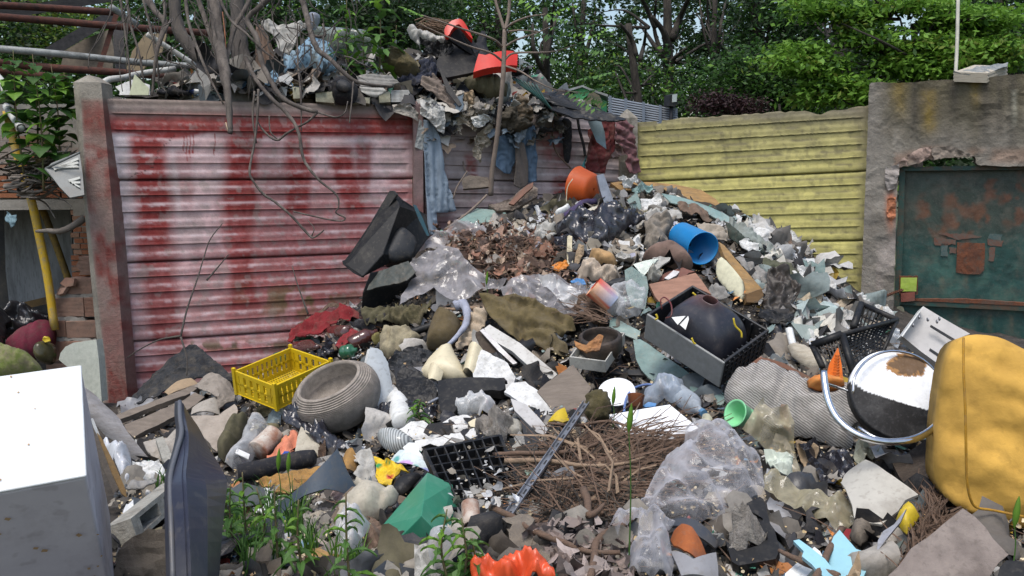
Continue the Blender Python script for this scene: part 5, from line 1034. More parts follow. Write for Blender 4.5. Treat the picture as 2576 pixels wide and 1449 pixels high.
for k,(x,y,h,lb)in enumerate([(110,480,.78,'large climbing weed with broad leaves left of the concrete post'),(60,440,.72,'leafy creeper stem at the left edge by the yellow pipe'),(150,430,.62,'broad leaved weed stem touching the concrete post'),(95,380,.50,'leafy weed top in front of the rusty pipes'),(170,300,.28,'small leaf cluster beside the pointed post top'),(40,300,.35,'leafy sprig hanging over the pipe stub at left')]):
    weed(x,y,5.0+.05*k,h,lb,'broad',seed=20+k,L=.12,wd=.06,n=24,name='climbing_weed',mat=1)
# ================================================================ the heap in front of the walls
def PP(base,regs=(),ns=16,amt=.4,seed=3):     # paint: base colour with wear plus flat coloured regions
    def f(x,y,V):
        C=np.tile(base,(len(x),1))*(1-amt/2+amt*fbm(x,y,ns,seed))[:,None];pts=np.stack([x,y],1)
        for poly,col in regs:k=in_poly(pts,poly);C[k]=np.array(col)*(1-amt/2+amt*fbm(x[k],y[k],ns,seed))[:,None]
        return C
    return f
def box(name,label,cat,mat,O,A,B,C,d,bev=.004,**k):
    q,e=solve_box(O,A,B,C,d);mb=MB();mb.hexa(q,*e);return bevel(fix(mb.out(name,mat,None,label,cat,**k)),bev),q,e
def bottle(name,label,mat,a,b,r,capm=None,da=None,db=None,off=.05,neck=.35):
    A=P(*a,(D(*a)if da is None else da)-off);B=P(*b,(D(*b)if db is None else db)-off);L=np.linalg.norm(B-A);ax=unit(B-A);mb=MB()
    prof=[(r*.01,0),(r*.85,0),(r,r*.3),(r,L*(1-neck)*.5),(r*.96,L*(1-neck)*.55),(r,L*(1-neck)*.6),(r,L*(1-neck)),(r*.8,L*(1-neck*.8)),(r*.35,L*(1-neck*.45)),(r*.3,L),(r*.02,L)]
    lathe(mb,A,ax,prof,20);o=mb.out(name,mat,None,label,'bottle',smooth=True)
    if capm:mb=MB();lathe(mb,A+ax*L*.97,ax,[(r*.01,0),(r*.36,0),(r*.36,L*.07),(r*.01,L*.07)],14);mb.out('cap',capm,o)
    return o
# ---------------- left foreground
K_fr=M('fridge_enamel',(.66,.68,.68),(.60,.62,.62),rough=.5,bump=.15,scale=5,dirt=.16,dc=(.42,.38,.33),bdist=.003,stretch=(1,.5,1))
K_fs=M('fridge_side',(.60,.56,.58),(.50,.46,.49),rough=.6,bump=.12,scale=4,dirt=.35,dc=(.24,.20,.20),bdist=.002)
fr=E('fridge','white fridge lying on its back with a stained grey side, front left','fridge',P(100,1449,1.75))
q,e=solve_box((218,1196),(-260,1284),(205,917),(272,1449),1.72)
e[2]=unit(e[2])*.55
mb=MB();mb.hexa(q-e[2]*.0,*e,r=(0,1,0,1,0,.012));bevel(fix(mb.out('top_panel',K_fr,fr)),.006,3)
mb=MB();mb.hexa(q,*e,r=(.006,1,.004,1,.0125,1));bevel(fix(mb.out('cabinet',K_fs,fr)),.006,3)
K_seed=M('dry_seed',(.46,.32,.17),(.34,.2,.1),rough=.9,bump=0,dirt=0)
rs=np.random.RandomState(4);V=[]
for k in range(26):
    face=rs.rand()<.8;u,v=rs.rand(),rs.rand();
    c=q+e[0]*u*.8+e[1]*v-unit(e[2])*.002 if not face else q+e[0]*u*.8+e[2]*v*.9-unit(e[1])*.003
    a,b=(unit(e[0]),unit(e[1]))if not face else(unit(e[0]),unit(e[2]));s_=(.0045 if face else .0022)*rs.uniform(.5,1.3);t=rs.rand()*6
    aa,bb=a*math.cos(t)+b*math.sin(t),-a*math.sin(t)+b*math.cos(t);V+=[c-aa*s_-bb*s_*.6,c+aa*s_-bb*s_*.7,c+aa*s_*1.1+bb*s_,c-aa*s_+bb*s_*.8]
o=mk_fast('seed_scatter',V,4,K_seed,fr,kind='stuff')
def loft(name,label,cat,mat,rows,th=.012,parent=None,sm=False,sub=4):
    """rows of (x, y, depth) points joined into one pressed shell"""
    R2=[np.array([P(*p)for p in r])for r in rows];out=[]
    m=len(R2[0]);cols=[catmull([r[j]for r in R2],sub)for j in range(m)];n=len(cols[0]);V=np.array([[c[i]for c in cols]for i in range(n)]).reshape(-1,3)
    F=[(i*m+j,(i+1)*m+j,(i+1)*m+j+1,i*m+j+1)for i in range(n-1)for j in range(m-1)]
    nn=unit(np.cross(R2[0][-1]-R2[0][0],R2[-1][0]-R2[0][0]));nn=nn if nn@(EYE-V.mean(0))>0 else-nn
    V3,FF=thicken(V,F,nn,th);return fix(mk(name,V3,FF,mat,parent,label,cat,smooth=sm))
K_car=M('dark_blue_paint',(.020,.026,.05),(.04,.043,.06),rough=.42,bump=.08,scale=6,dirt=.25,dc=(.12,.115,.11),spec=.5,coat=.15)
cp_=loft('car_panel','dark blue car body panel standing on end, front left','car panel',K_car,[
 [(449,1008,2.30),(455,1010,2.27),(462,1016,2.28),(468,1028,2.31),(474,1040,2.36)],
 [(448,1040,2.26),(456,1042,2.22),(466,1050,2.22),(480,1060,2.28),(500,1075,2.36)],
 [(452,1085,2.2),(460,1087,2.16),(474,1090,2.15),(492,1100,2.22),(528,1130,2.33)],
 [(444,1130,2.14),(454,1131,2.10),(474,1133,2.08),(496,1140,2.15),(550,1165,2.29)],
 [(427,1190,2.05),(436,1190,2.01),(468,1190,1.98),(512,1195,2.06),(565,1195,2.2)],
 [(424,1230,2.0),(432,1230,1.96),(470,1230,1.93),(520,1232,2.0),(571,1225,2.16)],
 [(426,1330,1.92),(436,1330,1.88),(476,1330,1.85),(522,1330,1.92),(560,1330,2.08)],
 [(430,1475,1.85),(440,1475,1.81),(482,1475,1.78),(522,1475,1.84),(550,1475,2.0)],
 [(433,1600,1.8),(443,1600,1.76),(484,1600,1.73),(522,1600,1.8),(545,1600,1.95)]],.01)
TB('edge_trim',None,None,plas('dull_trim',(.10,.105,.12)),[(452,1010,2.26),(453,1050,2.2),(457,1088,2.14),(446,1130,2.09),(430,1190,2.0),(428,1240,1.95),(431,1330,1.87),(436,1475,1.8)],.006,parent=cp_)
cb,q,e=box('breeze_block','white grey hollow concrete block with square holes behind the blue car panel','block',K_conc,(328,1305),(436,1218),(264,1327),(348,1362),2.45,.006)
bpy.data.objects.remove(cb);mb=MB()
hs=[(.10,.42),(.50,.82)];z0,z1=.0,1.0
xs=[0,.12,.44,.56,.88,1.0]
for i,(a,b)in enumerate(zip(xs[:-1],xs[1:])):
    if i in(1,3):mb.hexa(q,e[0]*1.25,e[1],e[2],(a,b,0,1,0,.2));mb.hexa(q,e[0]*1.25,e[1],e[2],(a,b,0,1,.8,1));mb.hexa(q,e[0]*1.25,e[1],e[2],(a,b,.85,1,.2,.8))
    else:mb.hexa(q,e[0]*1.25,e[1],e[2],(a,b,0,1,0,1))
cb=mb.out('breeze_block',K_conc,None,'white grey hollow concrete block with square holes behind the blue car panel','block');
S('stone_slab','rough brown broken stone slab below the hollow concrete block','slab',K_stone,T(0,2,'868,1300 890,1260 930,1200 1000,1150 1080,1125 1180,1100 1290,1115 1330,1200 1320,1480 870,1480'),n=(-.1,-1,.55),d=2.2,off=0,th=.06,rag=.004,crum=.012,sp=.02)
S('grey_plank','warped grey veneer plank leaning beside the fridge','plank',timber('ash_wood',(.27,.26,.26),scale=7),T(0,2,'645,30 690,60 730,90 780,150 830,195 880,240 920,290 940,330 970,380 1050,480 1145,600 1015,602 940,480 870,440 800,400 740,330 690,270 670,170'),n=(.3,-1,.7),off=.25,th=.012,bend=.05,bdir=(1,1))
S('thin_board','thin dark board edge leaning close to the fridge side','board',K_wood,T(0,2,'650,265 668,255 760,440 860,680 950,905 915,948 860,830 780,640 700,440'),n=(.9,-1,.2),off=.35,th=.01)
S('white_strip','narrow peeling white strip along the thin dark board','strip',K_white,T(0,2,'686,262 702,258 760,400 840,600 955,900 942,920 860,740 770,520'),n=(.9,-1,.3),off=.38,th=.006)
S('ochre_plank','narrow ochre edged plank right of the white strip','plank',K_ochre,T(0,2,'735,370 760,395 860,590 950,800 958,860 920,830 850,680'),n=(.9,-1,.3),off=.34,th=.01)
S('white_bag','thin white plastic bag behind the hollow block','bag',film('white_film',(.62,.64,.68),.8),T(0,2,'780,408 815,400 850,440 890,460 930,510 975,530 1003,575 1000,640 960,680 950,720 1000,760 960,800 925,760 900,680 860,600 820,500'),off=.16,dome=.05,crum=.04,fold=.02,cs=12,sm=True)
S('white_paper','pale crumpled paper sheet beside the white bag','paper',K_wpaper,T(0,2,'1000,605 1080,600 1200,590 1240,640 1250,690 1180,740 1100,760 1040,720 1000,680'),off=.12,crum=.03)
S('striped_rag','small dark grey striped rag on top of the hollow block','rag',K_grey,T(0,2,'948,790 990,750 1080,740 1160,720 1200,700 1190,740 1120,780 1050,805 980,800'),off=.2,fold=.02,crum=.02,sm=True)
S('tarpaulin','black roofing felt sheet folded against the red wall','tarpaulin',cloth('charcoal_felt',(.028,.03,.034),scale=30),[(322,1022),(345,985),(375,955),(420,928),(455,905),(490,885),(503,888),(540,915),(596,960),(560,968),(515,965),(470,985),(430,1000),(395,1018),(360,1022)],n=(-.1,-.6,1),d=4.75,off=0,th=.008,crum=.02,bend=.06)
TB('eyelet_ring','small metal eyelet ring on the black roofing felt','ring',K_metal,[(564,962,4.45),(570,960,4.45),(573,965,4.45),(568,969,4.45),(563,966,4.45),(564,962,4.45)],.004)
pk=[('880,238 990,190 1100,150 1250,95 1400,30 1478,-8 1482,30 1400,80 1250,135 1100,190 960,250 905,270','long grey plank upper one of the pair left of the yellow crate',.24),('935,305 1100,245 1250,180 1380,120 1470,62 1545,95 1480,150 1340,232 1240,290 1100,350 1010,405 960,360','long grey plank lower one of the pair left of the yellow crate',.2)]
for pts,lb,of in pk:S('plank',lb,'plank',K_wood,T(0,2,pts),off=of,th=.03,crum=.006,cs=4)
S('short_plank','short upright weathered board end leaning on the roofing felt','plank',K_wood,[(372,940),(398,912),(455,960),(500,990),(470,1010),(430,985)],off=.12,th=.02)
S('brown_liner','brown curled cardboard strip between the two grey planks','cardboard',K_card,T(0,2,'1240,60 1340,10 1450,-20 1500,0 1380,70 1280,110'),off=.2,th=.004,bend=.03)
S('grey_card','curled grey card sheet left of the yellow crate','card',paper('taupe_card',(.27,.235,.20)),T(0,2,'1465,5 1560,-20 1600,-30 1750,20 1775,75 1770,130 1660,232 1655,150 1560,110 1500,60'),off=.2,bend=.06,crum=.015)
S('grey_card','folded brown edge of the grey card under the yellow crate','card',K_gcard,T(0,2,'1450,180 1560,150 1650,110 1660,235 1440,232'),off=.16,bend=.03)
S('concrete_slab','pale beige concrete slab right of the car panel tip','slab',M('beige_slab',(.36,.31,.26),(.28,.24,.2),rough=.95,bump=.6,scale=14,dirt=.25),T(0,2,'1440,240 1560,235 1650,236 1770,150 1795,200 1760,280 1700,340 1680,400 1640,510 1600,480 1500,350'),off=.1,th=.05,rag=.003)
S('pale_board','pale fibre board lying behind the car panel','board',K_gcard,T(0,2,'1080,430 1190,395 1260,400 1350,330 1360,420 1320,560 1270,600 1180,580 1120,520'),off=.1,th=.01,crum=.01)
S('white_stick','short white chalky batten behind the car panel','batten',K_conc,T(0,2,'1175,410 1230,395 1310,560 1290,640 1230,580'),off=.16,th=.03)
S('dark_sack','dark olive sack between the beige slab and the clear bottle','sack',K_olive,T(0,2,'1640,480 1700,370 1760,300 1830,270 1880,260 1830,420 1780,520 1700,600 1650,560'),off=.16,dome=.08,crum=.02,fold=.02,sm=True)
# ---------------- yellow crate, rope basket and the things round them
K_ycr=plas('crate_yellow',(.62,.43,.012),rough=.4,dirt=.12)
def crate(name,label,mat,O,A,B,C,d,na=9,nb=12,gap=(.28,.72),inn=.035,slots=None,floor=True,cat='crate',th=.01):
    q,e=solve_box(O,A,B,C,d);t=E(name,label,cat,q+e[2])
    la,lb,lc=[np.linalg.norm(v)for v in e]
    def side(o,u,n_,w,nm='side_panel'):
        mb=MB();th_=th/np.linalg.norm(w);mb.hexa(o,u,w,e[2],(0,1,0,th_,0,.16));mb.hexa(o,u,w,e[2],(0,1,0,th_,.84,1));mb.hexa(o,u,w,e[2],(0,1,.001,th_*.9,.48,.56))
        for k in range(n_+1):
            x=k/n_;wd=.30/n_ if 0<k<n_ else .6/n_;mb.hexa(o,u,w,e[2],(max(0,x-wd),min(1,x+wd),.001,th_*.95,.15,.85))
        mb.out(nm,mat,t)
    side(q,e[0],na,e[1]);side(q,e[1],nb,e[0]);side(q+e[1]*(1-th/lb),e[0],na,e[1]);side(q+e[0]*(1-th/la),e[1],nb,e[0])
    mb=MB()
    for k in range(na*2+1):mb.hexa(q,*e,(k/(na*2)-.012,k/(na*2)+.012,.01,.99,.97,.99))
    for k in range(nb*2+1):mb.hexa(q,*e,(.01,.99,k/(nb*2)-.01,k/(nb*2)+.01,.965,.985))
    mb.out('floor_grid',mat,t)
    for x in(0,1):
        for y in(0,1):mb=MB();mb.hexa(q+e[0]*x+e[1]*y-e[0]*.03-e[1]*.02,e[0]*.06,e[1]*.04,e[2],(0,1,0,1,-.12,1.02));mb.out('corner_post',mat,t)
    return q,e,t
crate('yellow_crate','yellow slatted plastic crate standing tilted at the foot of the red wall',K_ycr,(690,972),(588,933),(832,908),(697,1032),4.05,6,12)
rb=E('rope_basket','round coiled rope basket lying tilted right of the yellow crate','basket',P(830,1050,3.9))
c=P(826,958,3.80);axb=unit(np.array([-.42,-.42,1.1]));K_rope=timber('rope_grey',(.31,.27,.23),stretch=(1,1,1),scale=30,dirt=.25)
mb=MB();prof=[]
for k in range(26):
    t=k/25;R0=.122+.07*math.sin(math.pi*min(1,t*.72+.12))**.8;h=-.17+.17*t
    if t>.8:R0-=(t-.8)*.08
    prof+=[(R0,h-.0029),(R0+.0045,h),(R0,h+.003)]
prof=[(.01,-.172)]+prof+[(prof[-1][0]-.01,.006),(prof[-1][0]-.014,-.01),(.15,-.08),(.12,-.13),(.01,-.14)]
lathe(mb,c,axb,prof,40,sx=1.12);mb.out('woven_body',K_rope,rb,smooth=True)
S('melamine_board','tall pale grey blue broken laminate board right of the rope basket','board',plas('pale_blue_laminate',(.50,.53,.55),rough=.35),[(930,876),(945,878),(958,884),(975,912),(986,965),(992,1010),(1000,1072),(990,1075),(945,1052),(905,1040),(903,1000),(914,955),(922,910)],n=(.25,-1,.35),off=.16,th=.012,bend=.03,rag=.001)
S('white_edge','worn white edge strip on the left side of the laminate board','strip',K_white,[(924,880),(932,876),(915,960),(906,1042),(899,1040),(905,960)],n=(.2,-1,.3),off=.2,th=.01)
bottle('white_bottle','tall white plastic bottle lying right of the laminate board',K_white,(1016,1065),(988,975),.05,off=.12,neck=.3)
S('bumper_piece','black moulded plastic trim with bracket beside the white bottle','car part',K_blackp,[(1000,940),(1025,930),(1060,940),(1090,965),(1100,985),(1098,1030),(1040,1018),(1010,1000),(996,970)],off=.16,th=.03,crum=.02)
S('bumper_piece','angular black plastic trim above the bracket piece','car part',K_dgrey,T(1,1,'1040,1320 1080,1350 1200,1360 1260,1400 1290,1449 1180,1500 1080,1470 1050,1400'),off=.2,th=.03,bend=.03)
S('wheel_arch','black arched plastic wheel liner with screw hole, centre','car part',K_blackp,[(1100,962),(1106,956),(1180,958),(1262,954),(1272,960),(1268,985),(1230,985),(1190,1000),(1160,1018),(1145,1045),(1128,1060),(1110,1042),(1102,1000)],off=.22,th=.05,bend=.02,sp=.02,rnd=1)
S('gloss_trim','glossy black upper rim of the wheel liner','car part',plas('gloss_black',(.012,.012,.014),rough=.18),[(1098,958),(1180,953),(1268,950),(1276,958),(1240,966),(1170,968),(1110,968)],off=.27,th=.02)
bottle('clear_bottle','crushed clear bottle with pink cap under the black wheel liner',film('pet_clear',(.60,.62,.62),.4),(1150,1030),(1225,1012),.045,plas('pink_cap',(.62,.16,.22)),off=.14)
S('film_scrap','crumpled white film around the bottle with pink cap','film',film('milky_film',(.6,.6,.6),.7),T(1,2,'1500,170 1530,130 1600,100 1700,90 1800,110 1810,180 1780,250 1700,240 1600,240 1520,220'),off=.12,crum=.05,cs=14,dome=.04)
for pts,lb,dx in(('1080,345 1170,285 1260,280 1330,325 1425,385 1300,425 1190,422','white tile fragment left of the black grid tray',0),('1200,430 1310,420 1425,388 1500,385 1520,430 1460,455 1360,480 1290,500 1230,520 1195,470','large broken white plaster sheet above the black grid tray',.02),('1395,300 1470,255 1560,240 1620,250 1600,330 1510,372 1420,330','white plaster piece below the pink capped bottle',.03),('1470,372 1540,365 1575,420 1520,450 1440,430','small white plaster wedge beside the cream strip',.05),('1105,470 1150,432 1200,440 1230,500 1270,570 1215,590 1180,520 1120,490','jagged white enamel flake left of the black grid tray',.06),('1580,395 1640,330 1680,350 1670,400 1620,420','white plaster corner by the matted wool',.04)):
    S('plaster_piece',lb,'plaster',K_wpaper if dx!=.06 else K_white,T(1,2,pts),off=.07+dx,th=.015,rag=.003,crum=.006,sp=.02)
S('cream_strip','narrow cream plastic strip on the white plaster','strip',K_cream,T(1,2,'1600,290 1660,272 1725,300 1680,345 1620,330'),off=.12,th=.01,bend=.01)
S('wool_clump','matted grey wool clump right of the white plaster pieces','wool',K_fluff,T(1,2,'1650,340 1700,270 1760,240 1850,230 1932,260 1950,340 1900,400 1860,500 1840,510 1800,440 1720,400 1660,380'),off=.12,dome=.06,crum=.05,cs=14,rag=.005)
# ---------------- left slope
hp=E('plastic_hopper','large black plastic hopper standing on edge against the red wall','hopper',P(930,690,5.2))
hv=[(*T(1,1,p)[0],d)for p,d in(('1035 -8',5.2),('1110 60',5.25),('1280 170',5.4),('1312 330',5.38),('1190 500',5.2),('1000 540',5.05),('805 642',4.95),('674 552',5.0),('1085 110',5.08),('960 470',4.98))]
HV=np.array([P(*v)for v in hv]);V3,FF=thicken(HV,[(0,7,6,9,8),(0,8,1),(8,9,5,4,3,2,1),(9,6,5)],unit(EYE-HV.mean(0)),.02);bevel(fix(mk('hopper_shell',V3,FF,K_blackp,hp)),.006)
S('hopper_rim',None,None,K_dgrey,T(1,1,'1008,-10 1035,-10 1060,20 900,270 740,500 800,628 800,645 735,612 655,545 650,520 672,512 720,450 860,240'),n=(-.3,-1,.1),d=5.18,off=0,th=.03,parent=hp)
S('hopper_spout',None,None,plas('slate_plastic',(.025,.027,.031),rough=.55,spec=.25),T(1,1,'1050,300 1090,265 1130,270 1225,360 1190,500 1120,510 1030,530 950,465 1000,380'),n=(.3,-1,.5),d=5.08,off=0,th=.12,dome=.03,rnd=1,parent=hp)
S('blue_strip','thin dark teal strip hanging beside the black hopper','strip',plas('teal_strip',(.03,.09,.12)),T(1,1,'1185,95 1210,100 1260,200 1310,330 1290,330 1230,210'),n=(.2,-1,.1),d=5.05,off=0,th=.01)
mt,q,e=box('monitor_housing','dark grey monitor housing filled with chips below the black hopper','monitor',K_dgrey,T(1,1,'800,762')[0],T(1,1,'862,600')[0],T(1,1,'1180,680')[0],T(1,1,'790,905')[0],4.95,.012)
S('recess',None,None,plas('grey_green_plastic',(.06,.068,.062),rough=.6,dirt=.4),T(1,1,'835,740 885,615 1150,520 1200,600 1140,670'),n=tn(970,700),d=4.9,off=0,th=.005,parent=mt,crum=.006)
S('red_blanket','dirty red blanket lying along the foot of the red wall','blanket',K_red,T(1,1,'245,1135 270,1070 340,1000 450,925 560,890 620,895 640,850 700,855 790,920 770,950 690,950 610,965 580,1000 480,1060 380,1090 300,1105'),off=.10,fold=.03,crum=.025,sm=True)
S('red_blanket','small red cloth fold between the glass bottles','blanket',K_red,T(1,1,'600,1170 660,1080 730,1035 790,1050 760,1100 700,1150 640,1200'),off=.12,fold=.02,crum=.02,sm=True)
S('dark_pile_cloth','brown black rag edge above the red blanket','rag',K_brown,T(1,1,'245,1130 300,1020 420,940 560,860 700,830 690,850 560,890 440,960 330,1040 270,1100'),off=.08,crum=.03)
S('lichen_scrap','grey fuzzy scrap lying on the red blanket','scrap',K_fluff,T(1,1,'435,1010 480,975 500,1000 495,1040 450,1050'),off=.16,crum=.02,cs=18)
K_gb=M('green_bottle_glass',(.02,.10,.05),(.03,.13,.07),rough=.12,dirt=.3,bump=.03,dc=(.1,.12,.09),spec=.7);K_bb=M('brown_bottle_glass',(.06,.02,.018),(.09,.03,.025),rough=.12,dirt=.3,bump=.03,dc=(.12,.1,.09),spec=.7)
for a,b,r,m_,lb in(((745,862),(805,858),.04,K_gb,'green glass bottle at the foot of the red wall beneath the red blanket'),((738,878),(800,873),.05,K_bb,'dark brown bottle below the green bottle behind the yellow crate'),((880,868),(950,832),.045,K_bb,'dark red plastic bottle lying diagonally right of the red cloth'),((875,838),(815,835),.045,K_bb,'brown bottle lying level under the red blanket'),((860,888),(898,880),.04,K_gb,'small green bottle end above the crate'),((690,905),(720,898),.04,K_gb,'green bottle behind the left corner of the yellow crate'),((880,886),(855,890),.03,K_gb,'green bottle base near the dry chips')):
    bottle('bottle',lb,m_,a,b,r,off=.10)
S('bottle_sack','shiny black plastic bag between the bottles','bag',K_bfilm,T(1,1,'460,1170 500,1110 600,1090 670,1130 640,1190 560,1240 470,1230'),off=.1,crum=.05,cs=12)
S('black_coat','black cloth heap under the monitor housing','cloth',K_black,T(1,1,'720,1010 800,960 900,930 960,880 990,900 1000,990 940,1020 840,1040 760,1050'),off=.1,fold=.03,crum=.04,sm=True)
S('khaki_jumper','beige knitted jumper bundled below the black tube','jumper',K_khaki,T(1,1,'935,1090 970,1040 1100,1025 1160,1030 1250,1085 1210,1150 1130,1190 1070,1250 1000,1265 950,1240 930,1180'),off=.1,dome=.06,fold=.03,crum=.02,sm=True)
S('khaki_rag','yellowish green rag at the left of the knitted jumper','rag',cloth('mustard_cloth',(.17,.15,.05)),T(1,1,'880,1120 930,1080 1000,1050 1010,1090 940,1130 890,1150'),off=.1,fold=.02,crum=.03)
TB('black_tube','black rubber tube bent across the knitted jumper','tube',K_blackp,[(998,846),(1030,838),(1060,828),(1090,818)],.022,off=.1)
TB('black_tube','second black rubber tube lower right of the knitted jumper','tube',K_blackp,[(1040,885),(1060,868),(1078,850),(1086,835)],.022,off=.12)
bag=S('olive_bag','olive brown canvas cap with curved brim beside the beige shirt','cap',cloth('olive_canvas',(.12,.09,.045)),T(1,1,'1285,1180 1300,1090 1340,960 1400,900 1450,910 1540,950 1550,1080 1500,1150 1440,1185 1340,1195'),off=.14,dome=.10,rnd=1,crum=.012)
TB('denim_strip','pale blue twisted denim strip hanging past the olive cap','strip',cloth('pale_denim',(.34,.36,.44)),[(1144,772),(1165,765),(1175,785),(1172,815),(1155,840),(1130,865),(1100,882)],[.03,.03,.022,.018,.014,.010,.008],off=.22,jag=.35)
S('beige_shirt','wrinkled beige striped shirt beside the pale denim strip','shirt',cloth('cream_cloth',(.42,.34,.25)),T(1,1,'1590,930 1640,880 1720,870 1750,920 1730,1010 1680,1090 1600,1160 1520,1190 1500,1150 1560,1060'),off=.16,fold=.03,fdir=(.6,1),ff=14,crum=.015,sm=True)
S('olive_blanket','heavy olive wool blanket in folds above the white profile rails','blanket',cloth('olive_wool',(.13,.10,.045)),T(1,1,'1690,790 1800,765 1932,790 2100,830 2250,900 2390,960 2410,1010 2330,1060 2250,1080 2350,1160 2370,1240 2300,1255 2180,1180 2060,1130 1932,1090 1850,1030 1780,960 1740,900'),off=.16,fold=.06,fdir=(.5,1),ff=5,crum=.03,sm=True)
S('clay_clump','brown moss and soil lump under the monitor housing','clump',M('mossy_soil',(.08,.07,.035),(.13,.11,.06),rough=1,bump=1,scale=20,dirt=.3),T(1,1,'1000,930 1080,880 1180,870 1250,890 1300,940 1240,1010 1130,1000 1040,990'),off=.06,dome=.05,crum=.05,cs=12)
# ---------------- centre: shiny films, leaves
S('grey_film','large torn sheet of translucent grey polythene hanging over the dry leaves','plastic sheet',K_film,T(1,1,'1145,545 1185,500 1215,498 1300,450 1380,428 1460,440 1540,460 1580,520 1640,580 1760,640 1860,650 1900,655 1880,690 1790,720 1700,770 1600,800 1480,835 1400,790 1345,725 1240,790 1090,868 1110,790 1150,690 1215,640 1180,590'),off=.26,crum=.05,cs=6,fold=.025,fdir=(.5,1),ff=5,th=.001,sm=True)
S('grey_film','upper torn part of the grey polythene beside the black hopper','plastic sheet',K_film,T(1,1,'1130,450 1160,420 1240,385 1330,330 1400,280 1500,225 1600,212 1700,240 1760,300 1700,330 1590,300 1500,330 1440,380 1350,420 1230,470 1150,480'),off=.2,crum=.05,cs=6,th=.001)
S('grey_film','long grey polythene sheet lying in the centre above the olive blanket','plastic sheet',K_film,[(1258,722),(1290,705),(1350,692),(1400,700),(1455,715),(1490,735),(1500,760),(1540,775),(1575,800),(1560,810),(1500,800),(1448,792),(1400,790),(1350,768),(1300,755),(1265,740)],off=.18,crum=.04,cs=7,fold=.03,fdir=(.4,1),ff=6,th=.001,sm=True)
S('grey_film_flap','whitish folded flap of polythene below the long grey sheet','plastic sheet',film('pale_film',(.60,.60,.60),.6),T(2,1,'200,640 330,660 450,700 540,730 500,830 440,890 380,850 300,760 220,700'),off=.24,crum=.04,cs=9,fold=.02,th=.001)
S('black_bag','large shiny black rubbish bag near the top of the heap','bin bag',K_bfilm,T(2,1,'320,270 400,210 480,160 560,150 640,150 760,125 870,150 950,190 1012,232 940,260 870,285 800,340 720,390 640,415 570,415 500,360 420,320 340,345'),off=.16,dome=.09,crum=.05,cs=7,fold=.02,sm=True)
S('black_bag','dark bag end under the large black rubbish bag','bin bag',K_bfilm,T(2,1,'320,330 420,320 500,370 560,430 640,470 620,520 540,520 460,480 380,440 320,390'),off=.06,crum=.05,cs=8)
TB('purple_roll','dark purple rolled cloth above the black rubbish bag','cloth',cloth('purple_cloth',(.06,.045,.11)),[(1425,548),(1445,530),(1470,512),(1500,506)],[.035,.03,.03,.02],off=.12,jag=.2)
S('yellow_paper_sack','brown paper bag crumpled beside the cream strip','paper bag',paper('kraft_paper',(.42,.26,.12)),T(2,1,'572,505 600,455 650,435 700,440 760,470 795,530 770,560 700,545 640,560 590,545'),off=.16,dome=.07,crum=.03,cs=10)
S('tissue_wad','crumpled beige tissue and cloth below the brown paper bag','tissue',paper('beige_tissue',(.46,.38,.30)),T(2,1,'490,580 540,545 620,545 720,590 790,590 820,640 790,670 730,700 650,680 580,650 500,640'),off=.14,dome=.05,crum=.05,cs=12)
S('white_rag_wad','grey white tissue wad right of the brown paper bag','tissue',K_lgrey,T(2,1,'780,490 830,465 900,480 950,520 910,545 840,540 790,520'),off=.12,crum=.05,cs=12)
S('orange_paper','orange plastic wrapper left of the cream strip','wrapper',plas('orange_wrap',(.58,.21,.03)),T(2,1,'285,548 340,525 405,525 432,560 410,590 350,612 300,585'),off=.14,crum=.03)
S('cream_strip','upright cream plastic strip below the black rubbish bag','strip',K_cream,T(2,1,'418,335 432,325 455,335 452,430 462,545 440,590 418,570 414,440'),n=(0,-1,.4),off=.2,th=.008,crum=.006)
S('leather_scrap','torn yellow brown paper strip right of the cream strip','scrap',K_card,T(2,1,'470,520 480,460 510,390 545,410 540,470 500,540'),off=.18,crum=.03)
S('white_paper_wad','crumpled pale paper beneath the black rubbish bag, right side','paper',K_wpaper,T(2,1,'900,350 950,325 990,380 995,440 940,430'),off=.12,crum=.03)
def plab(x,y,V):
    C=np.tile([.5,.52,.52],(len(x),1));k=x<1550;C[k]=[.62,.09,.04];k2=k&(np.mod(x*.8+y,22)<7);C[k2]=[.75,.42,.25];k3=(x>1535)&(x<1556);C[k3]=[.3,.36,.5];return C
o=bottle('soft_drink_bottle','clear plastic bottle with red and orange label in the centre of the heap',film('label_film',(.6,.6,.6),.45),(1555,775),(1490,720),.055,off=.22,neck=.2);
lb_=MB();A_,B_=P(1500,727,D(1555,775)-.2),P(1530,752,D(1555,775)-.2);lathe(lb_,A_,unit(B_-A_),[(.057,-.02),(.0575,np.linalg.norm(B_-A_)+.03)],24);S_paint(lb_.out('label',m_attr,o,smooth=True),plab)
S('clear_wrap','crumpled clear plastic wrap right of the red labelled bottle','wrap',K_cfilm,T(2,1,'700,760 800,710 900,705 1000,720 1015,800 1000,880 960,950 860,985 800,960 760,900 700,840'),off=.2,crum=.06,cs=9,dome=.05)
S('blue_wrapper','small blue wrapper beside the tissue wad','wrapper',plas('blue_wrap',(.08,.22,.45)),T(2,1,'440,680 480,660 540,655 560,690 500,700 450,695'),off=.16,crum=.03)
S('broken_cup','broken dark bowl fragment with cream torn edge','bowl',K_dgrey,T(2,1,'690,700 760,660 840,650 880,660 860,710 800,730 740,730'),off=.16,dome=.02,crum=.01)
